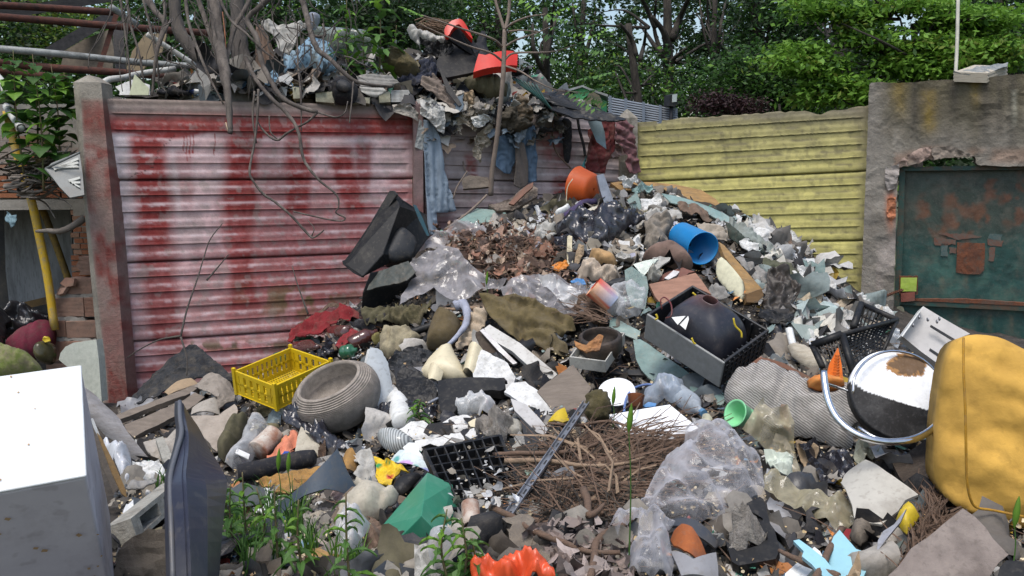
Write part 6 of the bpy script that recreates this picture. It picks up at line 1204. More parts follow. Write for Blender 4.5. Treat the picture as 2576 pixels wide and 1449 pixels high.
# ---------------- top of the heap
ob=E('orange_tub','orange plastic tub lying on its side on the heap beneath the red garment','tub',P(1470,510,6.0))
mb=MB();cA,cB=P(1450,465,6.02),P(1495,476,5.93);axo=unit(cB-cA);lathe(mb,cA,axo,[(.128,-.004),(.134,0),(.130,.006),(.105,.13),(.09,.15),(.01,.15)],32)
mb.out('tub_body',plas('orange_plastic',(.68,.12,.025),rough=.4,dirt=.08),ob,smooth=True)
S('grey_channel','grey metal channel standing beside the orange tub','channel',K_metal,[(1501,441),(1518,437),(1533,475),(1546,512),(1522,516),(1510,480)],n=(.2,-1,.3),d=5.75,off=0,th=.03)
S('grey_box_scrap','small dark grey plastic corner behind the grey channel','scrap',K_dgrey,T(2,1,'600,60 640,10 690,40 720,95 650,100'),off=.1,th=.03)
S('leather_strip','curved dark leather strip at the foot of the sapling','strip',M('old_leather',(.11,.085,.07),(.2,.16,.13),rough=.8,bump=.5,scale=20,dirt=.3),[(1228,515),(1255,512),(1285,500),(1310,480),(1335,460),(1353,472),(1352,492),(1325,512),(1290,528),(1250,532)],n=(0,-1,.6),d=5.75,off=0,th=.03,crum=.02)
S('leather_strip','reddish brown leather strip crossing the dark strip','strip',M('red_leather',(.20,.10,.07),rough=.8,bump=.4,scale=20,dirt=.3),[(1280,512),(1300,488),(1325,466),(1342,458),(1340,470),(1315,492),(1292,515)],n=(0,-1,.6),d=5.68,off=0,th=.02)
S('wood_bracket','old wooden bracket with bolt holes left of the sapling foot','bracket',K_wood,[(1160,450),(1180,440),(1228,447),(1232,470),(1165,475)],n=(0,-1,.3),d=6.0,off=0,th=.04,crum=.006)
TB('wire_hoop','thin bent wire standing left of the wooden bracket','wire',m_sap,[(1140,500,5.95),(1150,470,5.95),(1168,442,5.95),(1176,430,5.95)],.005)
TB('wire_hoop','thin pale cord hanging under the orange tub','wire',K_cream,[(1441,450,5.8),(1428,470,5.8),(1425,500,5.8),(1426,530,5.8)],.003)
S('sheet_of_glass','dusty glass pane leaning below the faded jeans','glass',K_glass,[(1150,557),(1200,524),(1260,530),(1310,552),(1290,570),(1200,572)],n=(0,-.5,1),d=5.8,off=.05,th=.006)
TB('thin_board','long narrow stick from the jeans towards the sapling','stick',m_sap,[(1118,578,5.75),(1165,545,5.8),(1200,515,5.85),(1225,490,5.9)],.008)
S('sheet_of_glass','pale green glass sheet at the crest of the heap','glass',K_glass,T(2,1,'870,60 940,0 965,60 985,160 900,120'),off=.2,th=.006,n=(0,-1,.5))
S('sheet_of_glass','large green glass sheet sloping along the right crest of the heap','glass',K_glass,T(2,1,'1130,10 1240,30 1350,60 1500,115 1600,160 1695,225 1640,255 1560,210 1450,150 1340,110 1200,80'),off=.15,th=.008,n=(.35,-.7,1))
S('ochre_board','long ochre chipboard panel behind the glass sheet along the crest','board',K_ochre,[(1536,460),(1555,457),(1640,458),(1700,464),(1765,478),(1800,500),(1825,530),(1815,545),(1770,520),(1700,495),(1620,480),(1560,478)],d=6.15,off=0,n=(.2,-.8,.9),th=.03)
S('white_cloth_scrap','white torn rag on the crest right of the grey channel','rag',K_wpaper,T(2,0,'790,1360 840,1340 890,1345 930,1340 960,1360 920,1385 890,1425 840,1420 820,1380'),d=6.05,off=0,crum=.05,n=(0,-1,.8))
S('teal_cloth','pale teal crumpled cloth on the crest','cloth',K_teal,T(2,0,'910,1400 980,1390 1060,1380 1090,1420 1060,1449 960,1460 920,1440'),d=5.95,off=0,crum=.06,n=(0,-1,.8))
S('white_paper','crumpled sheet of white paper near the crest','paper',K_wpaper,T(2,1,'965,55 1020,30 1110,28 1135,60 1120,100 1060,130 1000,155 980,110'),off=.14,crum=.03,cs=8)
S('white_paper','white crumpled paper on the right slope above the ochre box','paper',K_wpaper,T(2,1,'1715,370 1780,365 1850,410 1870,470 1820,500 1760,450 1710,410'),off=.12,crum=.03,cs=8)
S('white_sheet','torn white sheet high on the right slope','paper',K_wpaper,T(2,1,'1730,250 1800,215 1850,240 1932,300 1960,350 1900,365 1820,345 1770,330'),off=.12,crum=.04,cs=7)
S('brown_shirt','twisted brown shirt on the right crest','shirt',K_brown,T(2,1,'1240,85 1320,85 1420,110 1480,160 1505,225 1440,215 1380,170 1330,180 1270,140'),off=.14,fold=.04,crum=.02,ff=8,sm=True)
S('beige_towel','beige grey towel right of the blue tub','towel',K_beige,T(2,1,'1390,235 1450,225 1530,240 1600,280 1630,330 1620,385 1560,370 1500,340 1430,300'),off=.16,fold=.035,crum=.02,fdir=(.3,1),sm=True)
S('grey_wrap','grey torn wrapping left of the brown shirt','wrapping',K_lgrey,T(2,1,'1000,160 1080,130 1180,100 1230,130 1280,160 1290,200 1220,200 1170,190 1060,190'),off=.14,fold=.02,crum=.03)
S('wool_blanket','grey brown woolly blanket bundled left of the blue tub','blanket',cloth('wool_grey',(.23,.20,.165),scale=26),T(2,1,'990,240 1050,190 1110,170 1180,200 1240,210 1200,270 1160,330 1190,380 1120,420 1040,440 990,420 1010,340'),off=.14,dome=.06,fold=.04,crum=.04,sm=True)
bt_=E('blue_tub','bright blue plastic tub lying open end down on the heap','tub',P(1740,660,4.9))
mb=MB();cA,cB=P(1712,592,5.12),P(1768,625,4.86);axo=unit(cB-cA);Lb=np.linalg.norm(cB-cA)+.0
lathe(mb,cA,axo,[(.005,0),(.075,0),(.082,.01),(.096,Lb),(.098,Lb+.002),(.092,Lb+.002),(.078,.02),(.003,.015)],36)
mb.out('tub_body',plas('bright_blue_plastic',(.012,.24,.58),rough=.35,dirt=.08,dc=(.15,.3,.4)),bt_,smooth=True)
S('felt_hat','dusty brown felt dome under the blue tub','hat',cloth('brown_felt',(.19,.125,.10)),T(2,1,'975,500 1030,440 1100,410 1160,400 1250,430 1320,470 1370,550 1350,590 1260,590 1180,570 1100,560 1020,520'),off=.12,dome=.10,rnd=1,crum=.012)
S('fur_scrap','off-white fleece scrap lying on the brown felt dome','fleece',K_lgrey,T(2,1,'1060,505 1120,488 1195,505 1190,525 1130,555 1090,590 1050,570'),off=.24,crum=.015,th=.012)
S('glass_shard','pointed green glass shard left of the brown felt dome','shard',K_glass,T(2,1,'915,545 1010,515 1105,500 1050,570 990,640'),off=.22,th=.006,n=(-.1,-1,.7))
S('glass_shard','upright clear glass sheet behind the clear wrap','shard',K_glass,T(2,1,'850,590 905,560 1015,640 1030,720 1005,890 900,860 860,740'),off=.14,th=.006,n=(-.1,-1,.5))
S('plaster_lumps','grey rubble lumps left of the veneer panel','rubble',K_conc,T(2,1,'1010,640 1050,590 1110,580 1140,630 1100,680 1040,690'),off=.12,dome=.04,crum=.05,cs=14)
S('veneer_panel','pinkish wood veneer panel leaning behind the television case','panel',K_pboard,T(2,1,'1035,695 1160,668 1385,610 1430,665 1505,772 1395,722 1130,850 1080,790'),off=.14,th=.02,n=(0,-.75,1))
S('brick_scrap','reddish brown wood offcuts above the veneer panel','offcut',M('reddish_wood',(.20,.09,.07),rough=.9,scale=12),T(2,1,'1100,640 1180,600 1290,570 1380,600 1300,640 1190,660 1110,670'),off=.12,th=.03,rag=.003)
S('steel_bracket','grey metal box end lying above the veneer panel','bracket',K_metal,T(2,1,'1150,650 1220,590 1265,600 1240,630 1180,662'),off=.18,th=.03)
S('foam_block','thick cream foam block with rounded corners right of the veneer panel','foam',K_foam,T(2,1,'1540,545 1560,500 1590,488 1700,610 1745,675 1745,820 1690,800 1600,720 1540,640'),off=.2,th=.06,n=(-.5,-1,.45),dome=.01,rnd=1)
ox=S('drawer_box','long ochre wooden drawer side lying down the right slope','drawer',K_ochre,T(2,1,'1560,375 1600,400 1700,520 1890,735 1850,820 1770,830 1750,760 1700,620 1600,480'),off=.16,th=.03,n=(.3,-.8,.9))
S('drawer_end',None,None,timber('dark_ochre',(.22,.13,.06)),T(2,1,'1770,770 1885,730 1900,780 1850,835 1770,832'),n=(.1,-1,.1),d=D(1895,745)-.2,off=0,th=.02,parent=ox)
S('cardboard_spill','crushed grey fabric bag under the foam block','bag',K_grey,T(2,1,'1480,740 1530,705 1590,740 1650,800 1600,810 1530,800 1490,780'),off=.12,crum=.04,fold=.02)
# ---------------- television case
tv=E('television_case','grey television case lying face down with dark picture tube exposed','television',P(1800,970,3.6))
q,e=solve_box(T(2,1,'1600,1292')[0],T(2,1,'1015,920')[0],T(2,1,'1945,1040')[0],T(2,1,'1562,1478')[0],3.45)
print('TV',[np.linalg.norm(v)for v in e])
K_tvg=M('tv_grey',(.25,.255,.25),(.21,.215,.21),rough=.55,bump=.06,scale=40,dirt=.1,spec=.4);K_tvi=plas('tv_inside',(.018,.02,.024),rough=.5)
for nm,r,m_ in(('front_wall',(0,1,0,.035,0,1),K_tvg),('side_wall',(0,.03,.036,.964,0,1),K_tvi),('side_wall',(.97,1,.036,.964,0,1),K_tvi),('back_wall',(0,1,.965,1,0,1),K_tvi),('bezel_floor',(.031,.969,.036,.964,.9,.97),K_tvi)):
    mb=MB();mb.hexa(q,*e,r=r);bevel(fix(mb.out(nm,m_,tv)),.004)
mb=MB()
for k in range(9):mb.hexa(q,*e,r=(.03,.06,.08+k*.1,.095+k*.1,.06,.85));mb.hexa(q,*e,r=(.08+k*.1,.095+k*.1,.93,.965,.06,.85));mb.hexa(q,*e,r=(-.012,0,.1+k*.1,.12+k*.1,.05,.9))
for k in range(4):mb.hexa(q,*e,r=(-.012,0,.05,.95,.15+k*.2,.17+k*.2))
mb.out('ribs',K_tvi,tv)
ctr=q+e[0]*.5+e[1]*.47+e[2]*.85;up_=-unit(e[2]);la,lb2=np.linalg.norm(e[0])*.40,np.linalg.norm(e[1])*.41;V=[];ns=40
pr=[(1.0,0),(1.0,.05),(.96,.11),(.87,.165),(.74,.205),(.58,.235),(.42,.255),(.27,.28),(.21,.30),(.18,.30),(.17,.24)]
for s_,h in pr:
    for k in range(ns):
        an=6.28318*k/ns;cc,ss=math.cos(an),math.sin(an);pw=.42+.58*(1-s_);g=(abs(cc)**(2/(2+3*s_)),abs(ss)**(2/(2+3*s_)))
        V.append(ctr+unit(e[0])*la*s_*math.copysign(g[0],cc)+unit(e[1])*lb2*s_*math.copysign(g[1],ss)+up_*h*.82)
F=[(i*ns+k,i*ns+(k+1)%ns,(i+1)*ns+(k+1)%ns,(i+1)*ns+k)for i in range(len(pr)-1)for k in range(ns)];V=np.array(V)
o=mk('picture_tube',V,F,M('tube_coating',attr=True,rough=.35,bump=.08,scale=12,dirt=.2,dc=(.12,.1,.09),spec=.5),tv,smooth=True)
md=o.modifiers.new('sub','SUBSURF');md.levels=1;md.render_levels=2
tcen=proj(ctr+up_*.3)
def ptube(x,y,V):
    k=np.clip(1.25-np.hypot((x-tcen[0])/75,(y-tcen[1])/42),0,1);C=np.tile([.022,.023,.032],(len(x),1));return C*(1-k)[:,None]+np.array([.14,.06,.05])*k[:,None]
S_paint(o,ptube)
def on_tube(pts,d_):return S('sticker',None,None,K_white,pts,n=(-.15,-1,.75),d=d_,off=0,th=.002,parent=tv)
for pts in(T(2,1,'1205,945 1310,935 1250,1002'),T(2,1,'1265,1000 1330,935 1335,960 1310,1040')):
    on_tube(pts,float(np.dot(ctr+up_*.15-unit(e[1])*lb2*.55-EYE,_F))-.03)
for pts in([(1742,736),(1752,746),(1746,756)],[(1650,790),(1654,800),(1648,804)],[(1845,800),(1850,820),(1864,835),(1866,850)],[(1740,850),(1745,862),(1750,865)]):
    TB('yellow_wire',None,None,plas('yellow_wire',(.5,.38,.02)),[(p[0],p[1],3.4+(p[1]<780)*.3)for p in pts],.004,parent=tv)
TB('copper_wire','thin dark red wire curling out of the television case','wire',M('red_wire',(.15,.03,.03),rough=.4),[(1665,778,3.55),(1662,755,3.55),(1672,748,3.55),(1685,760,3.5),(1690,775,3.45),(1688,795,3.42),(1675,800,3.45)],.003)
# small open box with burnt contents
bx=E('open_box','small white edged box with burnt brown pot inside, left of the television case','box',P(1500,930,3.8))
q,e=solve_box(T(2,1,'705,1280')[0],T(2,1,'432,1245')[0],T(2,1,'852,1062')[0],T(2,1,'708,1362')[0],3.75)
for nm,r in(('wall',(0,1,0,.03,0,1)),('wall',(0,.03,.031,.97,0,1)),('wall',(.97,1,.031,.97,0,1)),('wall',(0,1,.971,1,0,1)),('floor',(.03,.97,.03,.97,.9,1))):
    mb=MB();mb.hexa(q,*e,r=r);mb.out(nm,paper('box_card',(.42,.41,.37)),bx)
cc_=q+e[0]*.45+e[1]*.55+e[2]*.3;mb=MB();lathe(mb,cc_,unit(-e[2]),[(.01,-.06),(.075,-.05),(.10,.0),(.10,.05),(.085,.06),(.08,.055),(.085,.03),(.065,-.03),(.01,-.04)],24);mb.out('burnt_pot',M('burnt_metal',(.02,.019,.018),(.05,.03,.02),rough=.6,bump=.5,scale=14,dirt=.2),bx,smooth=True)
S('rust_flake',None,None,M('orange_rust_sheet',(.36,.17,.06),(.2,.09,.04),rough=.8,scale=14),T(2,1,'470,1120 560,1160 650,1080 690,1090 660,1200 560,1210 480,1160'),n=(0,-1,.8),d=3.68,off=0,th=.01,parent=bx,crum=.015)
# glass discs and shards
S('glass_disc','broken round green glass table top left of the television case','glass',K_glass,T(2,1,'915,1115 965,1110 1020,1140 1100,1200 1190,1262 1290,1330 1380,1400 1400,1440 1200,1452 1100,1449 1030,1400 975,1340 935,1260'),off=.07,th=.008,rnd=0)
S('glass_sheet','narrow green glass sheet above the round broken glass','glass',K_glass,T(2,1,'740,945 800,960 870,1000 970,1050 955,1120 880,1090 800,1050 735,1015'),off=.09,th=.007)
S('glass_sheet','dirty glass fragment beside the striped fabric','glass',K_glass,T(2,2,'1340,10 1400,0 1450,60 1440,100 1360,110'),off=.08,th=.006)
S('glass_sheet','dark green glass fragment beneath the striped fabric','glass',K_glass,T(2,2,'1500,100 1580,60 1620,90 1590,160 1510,150'),off=.08,th=.006)
S('flat_tray','dark grey flat tray rim under the small open box','tray',K_dgrey,T(2,1,'720,1330 900,1340 1080,1350 1060,1385 900,1380 740,1370'),off=.08,th=.015)
S('branch_bundle_base','dense bundle of brown twigs under the clear wrap','twigs',M('twig_brown',(.12,.075,.05),(.07,.045,.03),rough=1,bump=1,scale=30,stretch=(1,4,1),dirt=.2),T(2,1,'480,800 560,800 650,860 750,930 740,1000 640,1010 540,960 470,900'),off=.04,dome=.06,crum=.03)
# ---------------- right slope
S('rubber_sheet','folded black brown rubber sheet on the right slope left of the wire basket','rubber',M('brown_rubber',(.035,.027,.022),(.02,.018,.016),rough=.5,bump=.3,scale=8,dirt=.2),T(3,1,'-10,600 60,575 130,565 190,620 235,690 240,760 200,820 220,880 170,940 80,960 0,930 -40,860 -20,760'),off=.16,fold=.05,fdir=(1,.1),ff=5,crum=.03,sm=True)
S('rubber_sheet','lower black rubber lip below the folded sheet','rubber',K_blackp,T(3,1,'-60,880 20,930 140,950 200,930 150,1010 60,1030 -20,1000 -80,940'),off=.12,bend=.03,crum=.03)
S('olive_net','olive green netting draped over the black rubber sheet','netting',cloth('olive_net',(.09,.095,.06),scale=30),T(3,1,'-40,500 40,510 150,545 230,610 250,680 290,780 230,770 170,700 110,620 20,570 -40,570'),off=.2,fold=.03,crum=.02,sm=True)
S('olive_net','dark green netting sheet high on the right slope','netting',cloth('dark_green_net',(.04,.055,.045),scale=30),T(2,1,'1600,230 1700,300 1800,380 1900,450 1980,520 1960,560 1870,520 1760,430 1650,330'),off=.1,fold=.02,crum=.03)
for c_,r_,pts,lb,m_ in((3,1,'80,290 150,275 200,310 250,370 255,420 215,460 170,450 120,400','round wad of crumpled paper at the right edge of the heap beside the yellow wall',K_wpaper),(3,1,'30,290 60,275 75,320 50,345','tiny bright blue wrapper beside the round paper wad',plas('blue_wrap2',(.03,.15,.42))),(3,1,'-10,240 60,250 70,280 20,300 -20,280','clear crumpled film above the blue wrapper',K_cfilm),
        (3,1,'130,480 190,465 240,500 230,545 170,530','white polythene scrap below the round paper wad',film('milky_film',(.6,.6,.6),.7)),(3,1,'210,565 280,600 350,640 420,720 470,750 400,760 300,700 240,640','row of crushed white paper cups on the right slope',K_wpaper),(3,1,'370,660 440,645 490,700 540,760 480,755 420,720','red and white printed paper edge on the right slope',K_wpaper),
        (3,1,'240,810 330,790 420,800 520,820 600,800 640,830 560,870 470,880 400,870 300,850','cream torn paper layers above the glass box',paper('cream_paper',(.50,.42,.31))),(3,1,'260,840 360,860 400,900 370,915 280,910','pale teal plastic lid among the torn paper layers',K_teal),(3,1,'440,880 560,870 640,900 700,960 650,1010 570,1030 520,960','long grey white rag above the wire basket',K_lgrey),
        (3,1,'620,800 700,780 780,800 840,850 780,870 700,850 650,860','white flaky paper heap behind the wire basket',K_wpaper),(3,1,'780,860 860,880 930,930 960,990 900,970 820,910','mottled white wrapping right behind the wire basket',K_wpaper),(3,1,'580,870 620,880 650,960 625,980 590,930','beige leather shoe sole standing in the torn paper',K_beige),
        (3,1,'940,1040 980,1060 1000,1130 980,1180 940,1160 920,1100','bluish polythene tuft right of the wire basket',film('bluish_film',(.42,.46,.50),.6)),(3,1,'990,1080 1080,1100 1180,1150 1250,1220 1240,1290 1150,1230 1060,1170','torn grey green camouflage cloth behind the round seat',cloth('grey_camo',(.17,.18,.165))),
        (2,1,'1900,400 1980,420 2040,470 2030,520 1960,500 1900,460','grey plastic sheet fold on the right slope',K_lgrey),(2,1,'1880,530 1990,560 2020,600 1960,640 1900,600','dark green rag on the right slope',K_olive)):
    S('litter_piece',lb,'litter',m_,T(c_,r_,pts),off=.12,crum=.045,cs=10,th=.003)
S('glass_shard','upright triangular green glass shard against the yellow wall','shard',K_glass,T(3,1,'330,520 378,545 425,500 432,560 430,640 380,660 335,610'),off=.15,th=.006,n=(0,-1,.2))
S('glass_shard','green glass shard beside the white carton flap on the right slope','shard',K_glass,T(3,1,'240,500 290,520 330,610 290,600 250,560'),off=.15,th=.006,n=(0,-1,.3))
S('white_flap','small white carton flap beside the triangular glass shard','card',K_white,T(3,1,'285,505 350,498 355,530 325,560 300,530'),off=.17,th=.004,n=(0,-1,.3))
S('rag_roll','dark brown rolled leather beside the round paper wad','leather',K_brown,T(3,1,'110,300 140,290 175,340 190,440 160,440 125,380'),off=.2,dome=.03)
gb,q,e=box('glass_box','pale green glass aquarium box on the right slope','glass box',M('milky_glass',(.36,.42,.38),(.42,.48,.44),rough=.15,dirt=.15,bump=.03,spec=.6),T(3,1,'262,1108')[0],T(3,1,'172,985')[0],T(3,1,'440,1125')[0],T(3,1,'275,1180')[0],4.25,.003)
S('book','open book with brown wavy pages below the glass box','book',m_paper,T(3,1,'145,1165 200,1155 280,1175 370,1220 450,1290 420,1340 330,1345 240,1290 180,1240'),off=.14,dome=.04,fold=.012,fdir=(0,1),ff=40,sm=True)
TB('white_tube','short white tube standing beside the open book','tube',K_white,[(1985,828,4.2),(1992,858,4.15),(1996,870,4.1)],.018)
S('brown_batten','reddish brown wooden batten right of the television case','batten',M('rust_wood',(.17,.08,.05),rough=.9,scale=12),T(2,1,'1760,1262 1790,1240 1932,1255 2050,1290 2260,1400 2240,1430 2060,1330 1932,1290 1780,1290'),off=.12,th=.025)
# black wire basket / crate
wc=E('black_crate','black open mesh crate tipped on its corner on the right slope','crate',P(2150,920,3.7))
def cp3(x,y,d):return P(1932+x/3,483+y/3,d)
A1,B1,C1,D1=cp3(335,1160,3.45),cp3(560,1075,3.4),cp3(975,965,3.7),cp3(705,845,3.85);E1,F1,G1=cp3(650,1390,3.3),cp3(410,1320,3.35),cp3(870,1200,3.5)
for nm,pts,r in(('rim_bar',[A1,B1],.018),('rim_bar',[B1,C1],.010),('rim_bar',[C1,D1],.012),('rim_bar',[D1,cp3(645,1020,3.7)],.016),('corner_bar',[B1,E1],.014),('corner_bar',[A1,F1],.012),('corner_bar',[C1,G1],.008),('rim_bar',[G1,E1],.008)):
    mb=MB();mb.tube(pts,r,8);mb.out(nm,K_blackp,wc,smooth=True)
mb=MB()
def bil(a,b,c,d,u,v):return(a*(1-u)+b*u)*(1-v)+(d*(1-u)+c*u)*v
for k in range(1,12):
    u=k/12;mb.tube([bil(B1,C1,G1,E1,u,v)+np.array([0,.05*math.sin(v*3.14),0])for v in np.linspace(0,1,7)],.0035,4);v=k/12;mb.tube([bil(B1,C1,G1,E1,w,v)+np.array([0,.05*math.sin(v*3.14),0])for w in(0,.5,1)],.0035,4)
for k in range(1,9):
    u=k/9;mb.tube([bil(D1,C1,B1,cp3(560,1075,3.5),u,v)-np.array([0,0,.10*math.sin(v*3.14)])for v in np.linspace(0,1,6)],.0035,4);mb.tube([bil(D1,C1,B1,cp3(560,1075,3.5),w,u)-np.array([0,0,.10*math.sin(u*3.14)])for w in np.linspace(0,1,4)],.0035,4)
    mb.tube([bil(A1,B1,E1,F1,u,0),bil(A1,B1,E1,F1,u,1)],.003,4)
mb.out('mesh_sides',K_blackp,wc)
nb=E('orange_net_bag','orange net bag with orange peel inside, left of the round seat','net bag',P(2090,960,3.2))
K_on=plas('orange_net',(.65,.16,.02),rough=.5,dirt=.1);mb=MB();ap=cp3(528,1180,3.3)
for k in range(12):
    x=425+k*13;mb.tube([ap,cp3(x*.6+528*.4,1300,3.2),cp3(x,1470,3.1)],.0022,4)
for k in range(12):
    y=1230+k*21;w=(y-1180)/290;mb.tube([cp3(528-103*w,y,3.28-w*.15),cp3(528-20*w,y+10,3.22-w*.15),cp3(528+45*w,y,3.28-w*.15)],.0022,4)
mb.out('net',K_on,nb)
S('peel','orange peel lump under the net',None,M('orange_peel',(.55,.16,.03),(.62,.26,.06),rough=.6,bump=.4,scale=30,dirt=.15),T(3,1,'300,1420 350,1385 420,1380 480,1400 560,1420 575,1480 500,1500 380,1500 310,1470'),n=(0,-1,.6),d=3.12,off=0,th=.02,dome=.05,crum=.02,parent=nb)
S('striped_cushion','big grey pinstriped cushion between television case and chrome chair','cushion',M('pinstripe',(.42,.40,.37),rough=.95,bump=.4,scale=14,dirt=.2,wave=(38,(.15,.14,.13),2.2,1.5,(.3,.9,.2))),[(1820,1000),(1835,965),(1870,935),(1905,924),(1960,938),(2040,968),(2105,985),(2160,990),(2186,1012),(2186,1045),(2165,1062),(2145,1070),(2140,1085),(2150,1130),(2120,1145),(2060,1112),(1990,1095),(1930,1068),(1870,1045),(1830,1030)],off=.12,dome=.10,fold=.03,crum=.02,sp=.012,rnd=1,ff=3)
# white louvre panel
wp=S('metal_housing','white metal panel with long slots leaning behind the yellow mattress','panel',plas('off_white_metal',(.52,.50,.48),dirt=.12),T(3,1,'1175,865 1300,940 1525,1070 1420,1110 1340,1180 1330,1330 1150,1200 1010,1085'),n=(-.1,-1,.5),d=3.35,off=0,th=.05)
for a,b in(((2342,817),(2402,853)),((2340,876),(2395,912))):
    S('slot',None,None,K_dgrey,[a,b,(b[0]-4,b[1]+5),(a[0]-2,a[1]+5)],n=(-.1,-1,.5),d=3.335,at=a,off=0,th=.004,parent=wp)
for x,y in((2333,804),(2356,809),(2362,802),(2311,798),(2296,818)):TB('rivet',None,None,K_metal,[(x,y,3.32),(x+2,y,3.32)],.008,parent=wp)
S('side_flange',None,None,K_white,T(3,1,'1168,865 1178,862 1016,1092 1006,1085'),n=(-.1,-1,.5),d=3.33,off=0,th=.06,parent=wp)
# round seat with chrome tube
rc=E('round_seat','round chair seat with torn silver cover and black lower half in a chrome ring','chair',P(2255,1110,2.7))
sc_c=P(2257,993,2.72);nrm=unit([-.05,-1,.62])
def pseat(x,y,V):
    C=np.tile([.82,.84,.86],(len(x),1));yl=np.interp(x,[2140,2180,2240,2300,2360],[960,984,1003,1022,1037]);blk=y>yl+2*fbm(x,y,5,3);C[blk]=[.012,.012,.013]
    rr=np.hypot((x-2283)/52,(y-918)/27)+(fbm(x,y,14,2)-.5)*.7;br=(rr<.85)&~blk;C[br]=np.array([.13,.075,.035]);rim=(np.abs(rr-.92)<.08)&~blk;C[rim]=[.35,.18,.06];return C
mb=MB();lathe(mb,sc_c,nrm,[(.001,.022)]+[(.147*t,.022-.012*t*t)for t in np.linspace(.03,1,40)]+[(.150,.0),(.148,-.03),(.001,-.035)],120)
o=mb.out('seat_pad',M('silver_vinyl',attr=True,rough=.5,bump=.25,scale=22,dirt=.04,dc=(.5,.5,.5),spec=.3),rc,smooth=True);S_paint(o,pseat)
TB('chrome_ring',None,None,K_chrome,[(2072,935,2.55),(2075,965,2.53),(2084,1010,2.5),(2105,1052,2.47),(2140,1084,2.44),(2185,1104,2.42),(2240,1112,2.42),(2300,1104,2.43),(2345,1080,2.46),(2368,1052,2.5),(2385,1020,2.55)],.0105,ns=14,parent=rc)
TB('chrome_brace',None,None,K_chrome,[(2160,1075,2.6),(2200,1100,2.56),(2250,1108,2.55),(2300,1104,2.55)],.005,parent=rc)
TB('chrome_brace',None,None,K_chrome,[(2078,965,2.55),(2110,975,2.6),(2135,985,2.66)],.004,parent=rc)
TB('rim_wire',None,None,K_chrome,[(2146,990,2.66),(2150,950,2.68),(2175,912,2.72),(2215,888,2.74),(2260,884,2.75),(2310,898,2.75),(2350,932,2.74),(2366,975,2.72)],.004,parent=rc)
# yellow mattress
K_yel=cloth('yellow_fabric',(.60,.35,.07),scale=5,dirt=.4,dc=(.33,.19,.04))
ym=S('yellow_mattress','large sagging mustard yellow mattress standing at the right edge','mattress',K_yel,[(2352,1180),(2356,1090),(2364,1010),(2370,950),(2380,900),(2398,862),(2425,844),(2470,840),(2520,850),(2580,880),(2700,930),(2760,1100),(2740,1330),(2600,1335),(2530,1320),(2450,1296),(2385,1262),(2358,1215)],n=(-.35,-1,.25),d=2.35,at=(2450,1100),off=0,th=.22,dome=.05,crum=.02,cs=5,fold=.016,ff=2.0,fdir=(.3,1),rnd=1,sp=.016)
TB('seam',None,None,cloth('yellow_seam',(.42,.22,.02)),[(2424,850,2.22),(2424,930,2.18),(2428,1020,2.17),(2430,1120,2.17),(2432,1200,2.18),(2440,1250,2.19),(2456,1276,2.2),(2500,1284,2.2),(2576,1300,2.16)],.0035,parent=ym)
S('underside',None,None,cloth('yellow_underside',(.30,.17,.02),dirt=.5),[(2440,1288),(2520,1310),(2640,1330),(2640,1400),(2560,1390),(2480,1340)],n=(-.2,-1,-.3),d=2.33,off=0,th=.1,parent=ym,fold=.01)  # underside in a darker yellow than the rest
